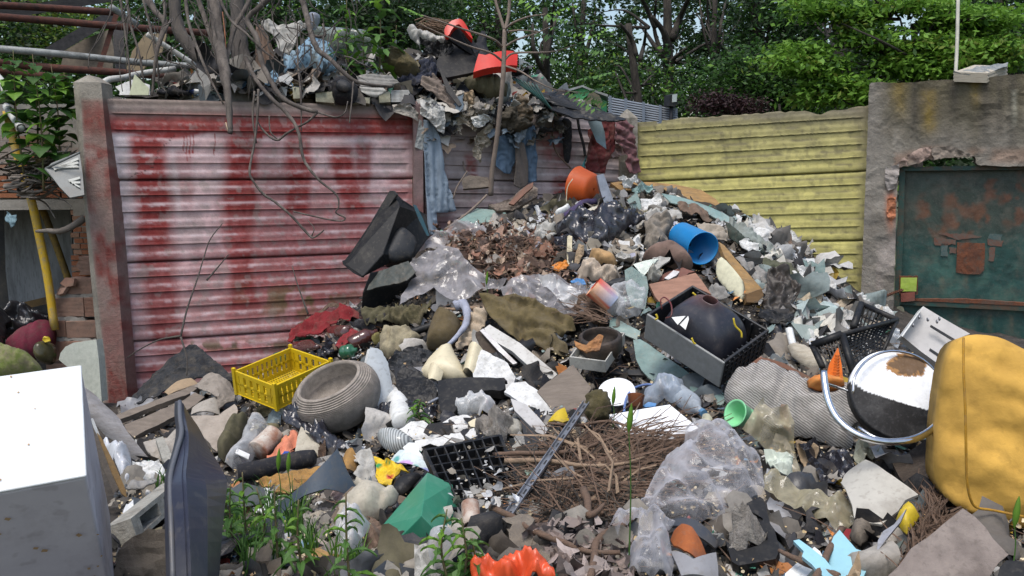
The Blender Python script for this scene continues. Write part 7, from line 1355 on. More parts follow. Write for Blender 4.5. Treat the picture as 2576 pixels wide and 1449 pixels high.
# ================================================================ lower half of the heap
def poly(name,label,cat,mat,vs,fs,th=.01,parent=None):
    V=np.array([P(*v)for v in vs]);n=unit(EYE-V.mean(0));V3,FF=thicken(V,fs,n,th);return bevel(fix(mk(name,V3,FF,mat,parent,label,cat)),.008,3)
L3=[  # name, label, category, material, tile, points, off, extras
('plastic_sheet','long crumpled black plastic sheet below the rope basket','sheet',K_bfilm,(1,2),'190,255 240,200 300,160 400,210 440,190 500,290 600,400 700,480 830,500 700,525 560,505 430,425 340,335 240,300',.14,dict(crum=.05,fold=.02)),
('camouflage_rag','dark olive rag under the yellow crate','rag',K_olive,(1,2),'0,180 120,150 250,140 280,170 200,230 100,270 20,260',.08,dict(crum=.04)),
('blue_rag','grey blue stained rag left of the black plastic sheet','rag',cloth('slate_blue_cloth',(.20,.25,.27)),(1,2),'70,270 170,180 240,190 200,260 190,310 110,310',.12,dict(crum=.03)),
('plastic_jug','large clear plastic jug lying left of the rusty tin','jug',K_cfilm,(0,2),'1700,600 1790,480 1860,330 1900,250 1990,260 2040,350 1990,430 1930,520 1850,640 1760,650',.18,dict(dome=.06,crum=.02)),
('paper_label','white label on the clear plastic jug','label',K_wpaper,(0,2),'1790,485 1885,530 1875,568 1775,520',.3,dict()),
('coral_cloth','coral and orange printed cloth right of the rusty tin','cloth',cloth('coral_cloth',(.62,.22,.13),dirt=.12),(1,2),'55,595 80,530 140,500 200,430 262,368 318,378 320,460 285,535 180,582 110,590',.18,dict(crum=.03,fold=.02)),
('yellow_cloth','yellow part of the printed cloth behind the rusty tin','cloth',cloth('yellow_cloth',(.65,.36,.05),dirt=.1),(1,2),'190,440 230,400 268,400 250,470 200,470',.24,dict(crum=.02)),
('blue_cloth','deep blue part of the printed cloth above the black roll','cloth',cloth('royal_blue_cloth',(.03,.08,.32),dirt=.1),(1,2),'178,572 215,508 250,515 272,545 240,560',.24,dict(crum=.02)),
('fibre_board','beige corrugated board piece right of the coral cloth','board',paper('beige_card',(.42,.38,.30)),(1,2),'340,320 420,380 495,430 470,535 400,508 290,532 312,400',.2,dict(th=.012)),
('foam_strip','long ochre carpet strip under the black roll','carpet',cloth('ochre_carpet',(.34,.19,.06)),(1,2),'20,745 60,710 100,705 250,670 380,640 500,608 470,660 420,722 300,800 250,835 120,802',.14,dict(crum=.02,th=.012)),
('foam_strip','small ochre carpet end at the left of the weeds','carpet',MATS['ochre_carpet'],(1,2),'-30,870 30,830 95,812 85,885 20,925 -20,930',.12,dict(crum=.02,th=.012)),
('carpet_curl','mustard carpet curl inside the curved grey blue plastic','carpet',MATS['ochre_carpet'],(1,2),'655,560 700,548 745,552 792,622 760,690 700,705 680,650',.16,dict(bend=.05)),
('plastic_curve','large curved grey blue plastic sheet standing between the weeds','plastic sheet',plas('grey_blue_plastic',(.055,.075,.10),rough=.45,scale=12),(1,2),'165,905 300,850 420,765 560,620 640,520 668,590 700,670 780,822 722,855 640,830 560,822 400,872 250,960 180,1010',.26,dict(bend=.08,th=.012,n=(0,-1,.6))),
('white_bag','white and pale blue bag scrap at the left end of the curved plastic','bag',K_white,(1,2),'60,768 105,775 115,840 135,900 172,940 130,990 80,1022 60,975 0,950 -20,920 40,900 80,860',.18,dict(crum=.03)),
('grey_bag','grey patterned bag left of the yellow wrapper','bag',K_lgrey,(1,2),'715,560 760,515 850,500 882,545 900,600 905,700 930,770 860,760 800,740 740,700 800,640',.14,dict(crum=.04,fold=.02)),
('yellow_wrapper','bright yellow wrapper with red and green print in the middle','wrapper',m_attr,(1,2),'885,540 940,550 990,572 1100,640 1155,672 1050,705 1030,750 1020,792 960,785 930,765 900,690 905,620',.2,dict(crum=.03,paint=PP((.68,.45,.015),[(T(1,2,'985,680 1045,688 1035,705 1000,722'),(.55,.03,.02)),(T(1,2,'890,598 945,605 930,635 905,625'),(.03,.25,.08)),(T(1,2,'980,575 1020,585 1000,610 980,600'),(.03,.25,.08))]))),
('flower_card','pale card printed with blue and violet flowers above the green plastic cone','card',m_attr,(1,2),'1010,585 1050,545 1092,520 1190,560 1330,640 1325,672 1210,655 1080,628',.2,dict(bend=.03,th=.003,paint=PP((.55,.62,.62),[(T(1,2,'1080,590 1140,570 1190,600 1150,640 1090,625'),(.50,.30,.55)),(T(1,2,'1230,630 1300,635 1310,668 1250,660'),(.28,.30,.58)),(T(1,2,'1030,565 1080,540 1090,570 1050,590'),(.12,.38,.36)),(T(1,2,'1180,610 1230,620 1210,650 1170,640'),(.15,.4,.38))]))),
('fluted_glass','ribbed clear glass dish beside the white plaster','dish',M('fluted_glass',(.40,.42,.41),(.5,.52,.5),rough=.15,dirt=.25,wave=(30,(.2,.21,.21),1,1,(0,.3,.2)),bump=.1),(1,2),'905,385 950,358 1010,348 1100,362 1160,400 1195,438 1150,500 1090,522 1010,512 950,470',.12,dict(dome=.05,rnd=1)),
('pot_lid','dark brown round lid leaning behind the green plastic cone','lid',K_blackp,(1,2),'1025,790 1050,725 1110,690 1190,675 1260,680 1200,750 1120,830 1060,835',.14,dict(dome=.02,rnd=1)),
('cloth_bag','off-white creased cloth bag left of the green plastic cone','bag',cloth('offwhite_cloth',(.46,.42,.34),dirt=.2),(1,2),'598,1040 640,940 690,880 780,832 740,770 800,765 900,795 1000,795 1078,838 1060,880 1020,930 940,990 860,1025 760,1030 700,1022 615,1090',.2,dict(dome=.06,fold=.03,crum=.02,ff=6)),
('bubble_film','shiny bundle of clear bubble film below the cloth bag','film',film('bubble_film',(.58,.58,.58),.65,scale=30),(1,2),'600,1080 660,1010 730,995 800,1000 872,1040 835,1110 805,1200 795,1300 740,1350 690,1372 625,1330 640,1250 600,1190',.2,dict(dome=.06,crum=.05,cs=14)),
('dark_rag','dark brown crumpled leather between bubble film and black board','rag',K_brown,(1,2),'820,1160 870,1055 950,1100 960,1150 1035,1205 960,1240 900,1255 820,1262',.12,dict(crum=.04)),
('black_board','flat black plastic board in the bottom centre','board',K_dgrey,(1,2),'790,1300 900,1255 1190,1170 1540,1100 1552,1250 1400,1310 1210,1370 1195,1500 740,1500',.12,dict(th=.02)),
('plastic_bottle','crushed clear bottle base lying on the black board','bottle',K_cfilm,(1,2),'1290,1200 1350,1170 1440,1138 1500,1175 1515,1220 1480,1290 1440,1340 1380,1385 1310,1345',.24,dict(dome=.06,crum=.02,rnd=1)),
('grey_wad','grey crumpled foil left of the crushed bottle base','foil',K_lgrey,(1,2),'1198,1262 1260,1250 1312,1262 1330,1350 1400,1440 1380,1500 1195,1500',.18,dict(crum=.04,cs=14)),
('plaster_chunk','brown and cream broken plaster chunk in the bottom centre','plaster',m_attr,(1,2),'1585,1300 1640,1248 1700,1262 1755,1285 1830,1352 1870,1410 1800,1455 1700,1430 1600,1385',.2,dict(dome=.03,crum=.02,rag=.003,paint=PP((.13,.06,.05),[(T(1,2,'1620,1260 1700,1262 1800,1340 1740,1345 1650,1300'),(.5,.45,.33))]))),
('orange_bag','crumpled orange red plastic bag at the bottom centre','bag',plas('orange_film',(.66,.09,.03),rough=.3,dirt=.08),(1,2),'1620,1460 1645,1385 1750,1372 1880,1360 1935,1330 2000,1310 2060,1320 2150,1350 2240,1430 2260,1510 1640,1510',.2,dict(crum=.05,cs=15,dome=.03,fold=.02)),
('pale_board','pale splintered board in the lower left corner of the weeds','board',timber('bleached_wood',(.42,.38,.30),scale=7),(1,2),'-60,1230 30,1240 120,1200 238,1162 215,1240 185,1310 160,1480 60,1490 100,1330 -20,1420 -80,1440',.1,dict(th=.012)),
('brown_card','dark brown card piece at the very bottom left of the weeds','card',K_brown,(1,2),'190,1470 230,1400 370,1298 362,1370 320,1480',.1,dict(th=.006)),
('tan_board','tan wooden board edge under the bubble film','board',K_ochre,(1,2),'330,1250 450,1240 600,1200 640,1280 605,1330 500,1320 400,1312',.1,dict(th=.02)),
('printed_label','crumpled paper label with pale blue print by the tan board','label',m_attr,(1,2),'280,1215 360,1135 430,1160 520,1170 560,1210 470,1245 380,1242',.14,dict(crum=.02,paint=PP((.42,.34,.28),[(T(1,2,'300,1215 370,1165 450,1190 440,1240 370,1240'),(.22,.36,.45))]))),
('pink_card','pink brown torn paper above the grey rubble in the weeds','paper',paper('pink_card',(.40,.28,.24)),(1,2),'560,830 620,825 700,850 712,890 650,925 600,900',.14,dict(crum=.03)),
('plaster_sheet','white plaster sheet with crumbled black edge, centre','plaster',K_wpaper,(2,2),'-60,60 0,-10 100,-20 170,30 300,150 332,222 240,238 180,180 100,170 20,110',.12,dict(th=.015,rag=.003)),
('pale_channel','pale grey plastic channel below the white plaster sheet','channel',plas('pale_grey_channel',(.45,.44,.43)),(2,2),'-10,110 50,130 110,155 200,250 272,335 250,385 190,368 100,280 20,200',.14,dict(th=.02)),
('wood_board','grey weathered square board with nail holes in the centre','board',K_wood,(2,2),'190,55 260,-10 460,-145 600,30 560,90 552,170 420,235 330,230 260,140',.12,dict(th=.025)),
('mossy_log','upright piece of dark mossy bark beside the aluminium rail','log',M('mossy_bark',(.05,.042,.02),(.09,.075,.03),rough=1,bump=1,scale=22,dirt=.3),(2,2),'555,80 600,45 660,40 720,70 748,150 740,230 722,275 600,295 552,240',.24,dict(dome=.05,crum=.02,rag=.003,n=(0,-1,.5))),
('yellow_card','folded yellow card scraps left of the aluminium rail','card',MATS['yellow_plastic'],(2,2),'270,285 340,230 400,198 432,275 385,312 320,300',.12,dict(bend=.02)),
('yellow_card','small yellow brown card under the aluminium rail','card',K_card,(2,2),'430,340 480,345 512,395 470,410 440,390',.1,dict()),
('white_board','clean white square board lying behind the brush pile','board',plas('clean_white',(.78,.79,.80),dirt=.02),(2,2),'733,232 960,192 1190,155 1420,342 1240,405 1120,440 980,470 850,360',.16,dict(th=.02)),
('water_film','bluish crumpled clear plastic behind the white square board','film',film('blue_film',(.40,.46,.54),.55),(2,2),'980,170 1000,60 1070,0 1180,-20 1290,20 1335,90 1330,150 1240,190 1150,150 1080,180',.16,dict(crum=.05,dome=.05)),
('blue_scrap','small blue plastic scrap under the clear plastic','scrap',MATS['blue_wrap'],(2,2),'985,170 1030,145 1090,150 1080,175 1010,182',.22,dict(crum=.01)),
('dark_cavity_fill','black sheet filling in the dark cavity between camera-side film and striped cushion','bag',K_bfilm,(3,2),'190,400 300,430 420,470 560,500 640,560 700,640 640,700 560,740 500,800 400,790 360,660 290,560',.06,dict(crum=.05)),  # black sheet stands in for a dark hollow in the heap
('dark_board','dark brown board leaning behind the yellow mattress','board',timber('dark_board',(.06,.045,.035)),(3,2),'940,600 1080,500 1240,385 1262,600 1262,830 1100,835 990,700',.14,dict(th=.02)),
('peel_scraps','dirty cream peelings under the chrome ring','peelings',K_cf,(3,2),'632,495 680,430 740,430 790,470 845,480 800,525 750,545 712,585 650,545',.22,dict(crum=.04,cs=14)),
('curved_board','large dirty white curved board below the chrome ring','board',plas('dirty_white_board',(.44,.42,.37),dirt=.4,dc=(.2,.18,.15),rough=.6),(3,2),'552,745 575,690 610,665 740,612 820,662 900,720 1010,780 1135,835 1040,900 985,990 860,1112 740,1105 655,1060 640,960 590,820',.26,dict(bend=.03,th=.008)),
('yellow_tub','crushed bright yellow tub by the root bundle','tub',MATS['yellow_plastic'],(3,2),'968,1030 1010,960 1078,908 1110,950 1145,1005 1090,1080 1048,1135 1000,1090',.24,dict(dome=.03,crum=.01)),
('yellow_film','yellowish clear film stretched below the striped cushion','film',film('yellow_film',(.40,.36,.24),.5),(3,2),'-20,700 60,690 180,740 300,800 380,830 560,860 820,905 760,960 640,1040 560,1112 440,1040 300,1000 180,930 60,850 -30,800',.2,dict(crum=.04,fold=.02)),
('yellow_film','yellowish clear film standing up in a peak by the mint cup','film',MATS['yellow_film'],(2,2),'1720,350 1800,230 1890,105 1950,190 2030,180 2080,150 2110,330 2140,520 2205,740 2150,720 2080,600 2020,560 1930,500 1850,430',.24,dict(crum=.04,fold=.02,n=(0,-1,.5))),
('brown_film','brown stained film end of the peaked film','film',film('brown_film',(.22,.14,.08),.8),(3,2),'80,200 100,150 140,160 160,260 180,380 120,330 90,280',.36,dict(crum=.02,n=(0,-1,.5))),
('pale_tissue','pale green white crumpled tissue beside the clear bag','tissue',paper('greenish_tissue',(.55,.60,.52),dirt=.05),(3,2),'-30,520 40,510 100,535 190,545 182,600 185,670 110,675 60,655 0,620',.28,dict(crum=.04,cs=12)),
('fibre_rag','brown stained rag right of the pale tissue','rag',K_card,(3,2),'210,480 260,440 330,480 380,470 390,560 340,620 350,720 300,700 260,600',.14,dict(crum=.05)),
('blue_tray','light blue plastic tray base at the bottom right','tray',plas('light_blue_tray',(.28,.52,.60),rough=.4,dirt=.08),(3,2),'495,1150 540,1100 600,1170 665,1245 720,1262 810,1232 800,1300 770,1345 700,1500 420,1500 380,1400 430,1320',.2,dict(th=.01)),
('blue_tray_wall','light blue tray wall with notched edge, bottom right','tray',MATS['light_blue_tray'],(3,2),'190,1182 235,1172 330,1240 430,1320 470,1370 600,1500 500,1500 400,1440 330,1360 256,1300 270,1262',.26,dict(th=.012)),
('cork_crumbs','brown crumbled cork lump lying in the light blue tray','cork',K_card,(3,2),'570,1480 600,1420 650,1370 690,1325 705,1400 690,1480',.3,dict(crum=.04,cs=16)),
('white_casing','white plastic casing piece left of the blue tray','casing',K_white,(3,2),'130,1430 240,1330 350,1228 392,1262 420,1310 300,1440 250,1500 120,1500',.16,dict(th=.03)),
('brown_lump','dark brown broken clay lump above the blue tray','lump',K_stone,(3,2),'615,1150 660,1070 740,1080 805,1110 760,1180 700,1245 640,1200',.12,dict(dome=.04,crum=.02)),
('red_scrap','dark red scrap between the film and the blue tray','scrap',K_red,(3,2),'540,1120 600,1090 640,1100 610,1180 570,1150',.12,dict()),
('dark_glass','dark green tinted glass strip right of the blue tray','glass',M('dark_glass',(.10,.12,.10),rough=.1,dirt=.3),(3,2),'800,1500 850,1290 940,1230 1030,1165 980,1260 880,1400 850,1500',.14,dict(th=.006)),
('grey_veneer','bent grey plastic strip along the curved white board','strip',K_metal,(3,2),'870,1110 950,1060 1045,940 1000,1040 900,1160 820,1270 830,1180',.3,dict(th=.006)),
('grey_board','large grey weathered chipboard in the bottom right corner','board',M('grey_chipboard',(.25,.21,.185),(.17,.14,.125),rough=.95,bump=.7,scale=14,dirt=.35,dc=(.09,.075,.065)),(3,2),'1470,938 1560,1000 1640,1080 1700,1170 1815,1288 1740,1350 1640,1500 860,1500 980,1380 1080,1240 1200,1160 1330,1050',.3,dict(th=.03,rag=.002,n=(-.05,-1,1.1))),
('rubber_block','black ribbed rubber block in the bottom right corner','rubber',K_blackp,(3,2),'1720,1500 1750,1380 1800,1330 1960,1340 1990,1500',.3,dict(th=.08)),
('black_pad','black cable box at the left of the blue tray','box',K_blackp,(3,2),'-20,1000 50,1100 70,1180 75,1290 20,1340 -60,1340 -60,1050',.16,dict(th=.04,rag=.002)),
('clear_bag','large inflated clear plastic bag on the brush pile','plastic bag',film('bag_film',(.58,.58,.62),.24),(2,2),'955,925 1010,830 1080,700 1120,600 1165,520 1240,470 1300,440 1310,360 1370,325 1550,325 1640,340 1720,385 1800,480 1868,580 1895,690 1915,770 1900,830 1800,890 1730,900 1700,980 1640,1065 1500,1055 1300,1035 1160,1000 1040,970',.30,dict(dome=.06,crum=.03,cs=9,fold=.03,ff=7,fdir=(1,.7))),
('clear_bag','twisted lower end of the clear bag in the bottom centre','plastic bag',MATS['bag_film'],(2,2),'735,1100 800,960 860,945 950,952 1090,1000 1130,1060 1232,1120 1165,1165 1190,1260 1222,1360 1205,1500 950,1500 900,1400 850,1275 950,1190 965,1090 900,1020 850,1060 800,1180',.28,dict(crum=.06,cs=8,fold=.03,dome=.03,th=.001)),
('rust_sheet','bright rust brown bent sheet right of the clear bag end','sheet',M('orange_rust',(.34,.10,.025),(.20,.055,.018),rough=.8,bump=.4,scale=12,dirt=.2),(2,2),'1195,1175 1225,1130 1280,1120 1360,1160 1430,1240 1482,1330 1440,1385 1390,1380 1300,1335 1220,1250',.2,dict(bend=.04,th=.006)),
('bent_plastic','dark blue black bent panel below the clear bag','panel',plas('blue_black_plastic',(.045,.05,.06)),(2,2),'1170,1040 1290,1060 1400,1090 1500,1150 1562,1205 1530,1252 1420,1210 1300,1130 1190,1085',.2,dict(bend=.03,th=.008)),
('bent_plastic','pale grey bent plastic piece at the bottom right of the rust sheet','panel',plas('mid_grey_plastic',(.24,.24,.25)),(2,2),'1195,1262 1270,1310 1370,1385 1460,1340 1540,1288 1555,1380 1560,1500 1280,1500 1240,1380',.22,dict(bend=.03)),
('ash_lump','crumbly white ash lump right below the clear bag','lump',K_fluff,(2,2),'1615,1160 1660,1080 1700,1010 1770,980 1840,1005 1880,1050 1925,1110 1860,1170 1780,1200 1700,1245 1640,1220',.22,dict(dome=.04,crum=.05,cs=14,rag=.005)),
('black_tray','black vented plastic tray under the white ash lump','tray',K_blackp,(2,2),'1610,1180 1700,1260 1932,1200 2010,1190 2020,1250 1990,1320 1710,1370 1660,1340',.14,dict(th=.03)),
('black_tray','black ribbed tray standing right of the clear bag','tray',K_blackp,(2,2),'1770,900 1870,850 1900,870 1990,1210 1940,1230 1880,1110 1820,1000',.2,dict(th=.03)),
('teal_board','teal painted board corner at the bottom centre','board',plas('teal_board',(.07,.15,.17)),(2,2),'380,1292 490,1288 532,1345 520,1435 470,1405 410,1360',.14,dict(th=.008)),
('stone_beam','long brown concrete slab edge along the bottom centre','slab',K_stone,(2,2),'-90,1010 0,1005 130,985 170,1020 100,1110 280,1290 500,1500 330,1510 100,1290 -20,1180',.14,dict(th=.05,rag=.004)),
('steel_post','dark grey steel strip under the pale plastic channel','strip',K_dgrey,(2,2),'60,240 120,300 205,400 210,440 180,520 110,500',.1,dict(th=.01)),
('concrete_lump','pale concrete lump at the left of the steel strip','lump',K_conc,(2,2),'-40,300 10,270 75,300 80,400 20,415 -40,380',.12,dict(dome=.03,crum=.02)),
('grey_stone_piece','broken grey slate corner beside the black grid tray','slate',K_conc,(2,2),'0,470 60,420 80,470 40,520 10,520',.14,dict(th=.02)),
('white_cup_half','small white broken cup behind the clear bag','cup',K_cf,(2,2),'1415,345 1440,248 1490,270 1545,325 1500,340',.18,dict(bend=.03)),
('straw_tuft','brown tuft of dry stalks right of the beige board','stalks',MATS['twig_brown'],(1,2),'470,430 510,400 530,450 525,540 490,610 470,560',.1,dict(crum=.03)),
('shoe_sole','dark brown shoe sole lying between the cream ring and white rails','shoe',cloth('sole_brown',(.055,.04,.03)),(1,1),'1645,1060 1700,1045 1760,1100 1810,1170 1835,1240 1820,1310 1785,1342 1740,1320 1715,1230 1685,1140',.24,dict(rnd=1,th=.02)),
('rail_channel','long white metal window rail pointing down right, centre','rail',plas('white_rail',(.50,.49,.46),dirt=.35),(2,1),'-210,1030 -170,1000 60,1140 345,1375 300,1410 220,1400 0,1200 -160,1110',.2,dict(th=.03)),
('grey_rail','thin grey metal strip beside the white window rail','rail',K_metal,(1,1),'1690,1045 1715,1030 1860,1180 1970,1290 1940,1300 1830,1200',.28,dict(th=.012)),
('plaster_board','dirty white plaster slab under the cream ring','plaster',K_wpaper,(1,1),'1620,1130 1720,1200 1900,1290 1960,1400 1932,1500 1800,1470 1700,1500 1640,1400',.1,dict(th=.02,crum=.01)),
('cream_cone','cream plastic cone lying left of the cream ring','cone',K_cream,(1,1),'1228,1380 1300,1280 1400,1190 1475,1168 1500,1230 1560,1330 1602,1415 1500,1435 1400,1425 1300,1420',.2,dict(dome=.05,bend=.02)),
('cream_ring','broad cream plastic ring standing right of the cone','ring',K_cream,(1,1),'1610,1165 1722,1205 1700,1300 1665,1415 1560,1350 1590,1260',.24,dict(bend=.05,th=.006)),
('cream_ring','small cream plastic collar in front of the cone','ring',K_cream,(1,1),'1300,1345 1320,1300 1415,1355 1390,1440 1310,1440',.26,dict(bend=.03,th=.006)),
('black_card','black torn card behind the cream cone','card',K_dgrey,(1,1),'990,1290 1060,1200 1180,1180 1330,1210 1300,1300 1200,1360 1100,1340 1010,1340',.12,dict(crum=.03)),
('white_tubes','three small white bottle tops near the crest of the heap','bottle tops',K_white,(2,1),'325,160 345,140 375,130 405,110 420,98 440,110 430,135 400,150 370,165 340,172',.2,dict(dome=.03,th=.02)),
('grey_stone','flat grey stone left of the black rubbish bag','stone',K_stone,(2,1),'315,180 390,160 400,220 350,275 315,250',.2,dict(dome=.02)),
('grey_sheet','wide dirty grey cloth draped over the right slope beneath the white sheet','cloth',K_grey,(2,1),'1690,480 1800,520 1932,600 1990,680 1960,760 1880,720 1800,640 1720,560',.14,dict(fold=.04,crum=.03)),
('white_sheet','long torn white plastic sheet running down the right slope','plastic sheet',K_wpaper,(3,1),'180,600 250,640 330,740 420,800 520,850 600,900 560,920 460,860 330,820 240,740',.17,dict(fold=.03,crum=.03)),
('grey_sheet','grey green tarpaulin strip at the right edge of the crest','tarpaulin',cloth('sage_cloth',(.25,.28,.26)),(2,1),'1640,190 1760,250 1880,340 2000,440 2060,540 2000,560 1880,460 1740,340 1640,260',.15,dict(fold=.03,crum=.03)),
('brown_blanket','dirty brown blanket spread between the dry leaves and the tissue wad','blanket',K_brown,(2,1),'60,560 180,500 300,520 280,600 180,660 90,680 20,640',.12,dict(fold=.04,crum=.03)),
('dark_sheet','dark olive sheet sagging below the monitor housing','sheet',K_olive,(1,1),'800,900 1000,850 1200,870 1330,830 1300,930 1150,960 960,980 820,990',.12,dict(fold=.04,crum=.03)),
('dark_sheet','black plastic sheeting showing under the wheel liner','sheet',K_bfilm,(1,2),'880,180 1020,130 1200,160 1380,190 1350,270 1180,270 1000,260',.08,dict(crum=.04)),
('wool_rags','heap of pale grey rags left of the black rubbish bag','rags',K_lgrey,(2,1),'190,280 270,240 330,270 340,340 300,400 220,410 170,360',.1,dict(crum=.06,dome=.04)),
('wool_rags','pale crumpled paper above the dry leaves','rags',K_wpaper,(2,1),'20,260 100,245 180,260 190,330 110,330 30,310',.08,dict(crum=.05)),
('mustard_rag','mustard brown rag beside the dry leaves','rag',MATS['mustard_cloth'],(2,1),'190,450 240,435 285,470 270,510 210,510',.12,dict(crum=.03)),
]
for nm,lb,ct,m_,t_,ps,of,kw in L3:
    kw=dict(kw);pf=kw.pop('paint',None);o=S(nm,lb,ct,m_,T(*t_,ps),off=of,**kw)
    if pf:S_paint(o,pf)
# turned things
def turn(name,label,cat,mat,a,b,prof,da=None,off=.1,ns=28):
    d0=(D(*a)if da is None else da)-off;L0=P(*a,d0);L1=P(b[0],b[1],d0+b[2]);mb=MB();lathe(mb,L0,unit(L1-L0),prof,ns);return mb.out(name,mat,None,label,cat,smooth=True)
K_tin=M('rusty_tin',(.50,.46,.40),(.26,.10,.04),rough=.6,bump=.4,scale=12,dirt=.5,dc=(.18,.06,.03))
turn('rusty_tin','rusty white tin can lying left of the coral cloth','can',K_tin,(648,1135),(672,1112,.05),[(.001,0),(.045,0),(.05,.004),(.048,.01),(.048,.11),(.05,.115),(.001,.118)],off=.22)
turn('rusty_can','small white rusted can with open end below the black grid tray','can',K_tin,(1187,1322),(1184,1285,.04),[(.001,.01),(.02,.008),(.021,-.004),(.026,-.004),(.0265,.01),(.026,.075),(.001,.078)],off=.26)
turn('dinner_plate','white plate leaning behind the mossy log','plate',plas('clean_white',(.78,.79,.80)),(1552,992),(1548,960,-.05),[(.001,.004),(.05,.004),(.075,.018),(.078,.016),(.055,-.004),(.001,-.006)],off=.2)
turn('brown_cup','reddish brown plastic cup beside the white plate','cup',plas('amber_plastic',(.20,.07,.03),rough=.3),(1599,1026),(1600,996,.02),[(.001,0),(.027,0),(.033,.05),(.035,.052),(.031,.052),(.025,.01),(.001,.01)],off=.22)
turn('mint_cup','mint green plastic cup lying on its side left of the striped cushion','cup',plas('mint_plastic',(.22,.60,.30),rough=.4,dirt=.06),(1886,1052),(1840,1036,-.05),[(.001,0),(.034,0),(.037,.03),(.036,.032),(.040,.034),(.047,.075),(.052,.078),(.051,.082),(.044,.078),(.034,.04),(.001,.01)],off=.26)
bottle('water_bottle','clear water bottle with blue cap behind the white square board',film('pet_blue',(.50,.56,.62),.4),(1690,978),(1768,1038),.042,plas('blue_cap',(.10,.22,.36)),off=.2)
poly('green_cone','big translucent green angular plastic cone in the lower centre','plastic cone',plas('sea_green_plastic',(.035,.24,.145),rough=.4,scale=5,dirt=.18,dc=(.18,.34,.26)),[(*T(1,2,'1295 668')[0],2.84),(*T(1,2,'948 1075')[0],2.62),(*T(1,2,'1040 1208')[0],2.48),(*T(1,2,'1248 995')[0],2.42),(*T(1,2,'1385 1135')[0],2.42),(*T(1,2,'1560 1095')[0],2.66),(*T(1,2,'1482 760')[0],2.82),(*T(1,2,'1265 880')[0],2.52)],[(0,1,2,3,7),(0,7,3,4,5,6),(3,2,4)],.012)
# black grid tray
gt=E('grid_tray','black plastic grid tray turned upside down holding stones, lower centre','tray',P(1230,1290,2.75))
g0,g1,g2,g3=P(1068,1138,3.0),P(1258,1100,3.12),P(1330,1290,2.75),P(1135,1285,2.68);nz_=unit(np.cross(g1-g0,g3-g0));nz_=nz_ if nz_@(EYE-g0)>0 else-nz_
def gp(u,v,h=0):return bil(g0,g1,g2,g3,u,v)+nz_*h
def gbar(u0,v0,u1,v1,w,nm='rib'):
    a,b=gp(u0,v0),gp(u1,v1);s=unit(np.cross(b-a,nz_))*w;mb=MB();mb.hexa(a-s/2-nz_*.02,b-a,s,nz_*.03);mb.out(nm,K_blackp,gt)
for k in range(9):gbar(k/8,0,k/8,1,.005 if k%8 else .012)
for k in range(8):gbar(0,k/7,1,k/7,.005 if k%7 else .012)
mb=MB();V3,FF=thicken(np.array([gp(0,0,-.022),gp(1,0,-.022),gp(1,1,-.022),gp(0,1,-.022)]),[(0,1,2,3)],nz_,.01);mb.add(V3,FF);mb.out('tray_base',plas('soft_black',(.022,.022,.024)),gt)
# aluminium rail with slots, corrugated hose, black roll
ar=E('aluminium_rail','slotted aluminium shelf rail lying diagonally through the brush pile','rail',P(1215,1400,2.4));a,b=P(1474,1016,3.35),P(1205,1405,2.33);t=unit(b-a);s=unit(np.cross(t,nz_));u=np.cross(s,t);Lr=np.linalg.norm(b-a)
for nm,x0,x1,z0,z1 in(('web',-.011,.011,0,.002),('flange',-.013,-.010,0,.012),('flange',.010,.013,0,.012)):mb=MB();mb.hexa(a,t*Lr,s,u,(0,1,x0,x1,z0,z1));mb.out(nm,K_metal,ar)
for k in range(16):mb=MB();sgn=1 if u@(EYE-a)>0 else-1;mb.hexa(a+t*Lr*(k+.3)/16,t,s,u*sgn,(0,.03,-.0025,.0025,.002,.003));mb.out('slot',K_dgrey,ar)
hs_=catmull([P(1160,1375,2.5),P(1195,1368,2.48),P(1240,1358,2.47),P(1262,1350,2.48),P(1290,1345,2.55)],24);mb=MB();mb.tube(hs_,[.0185+.003*(k%2)for k in range(len(hs_))],14);mb.out('corrugated_hose',K_blackp,None,'black corrugated hose end beside the crushed bottle base','hose',smooth=False)
TB('black_roll','thick black foam roll lying above the ochre carpet strip','roll',K_black,[(600,1190),(645,1182),(700,1168),(760,1155),(790,1150)],[.034,.036,.036,.036,.03],off=.2,ns=14)
TB('white_stick','thin white stick near the pink capped bottle','stick',K_white,[(1235,1050),(1262,1040),(1290,1028)],.006,off=.2)
TB('blue_rope','blue plastic cord looped beside the white plate','cord',plas('blue_cord',(.10,.18,.42)),[(1570,1035),(1575,1005),(1590,980),(1620,968),(1650,968)],.005,off=.22)
TB('steel_bolt','small steel bolt standing near the black wheel liner','bolt',K_metal,[(1077,1015),(1090,1008),(1102,1002)],.007,off=.24)
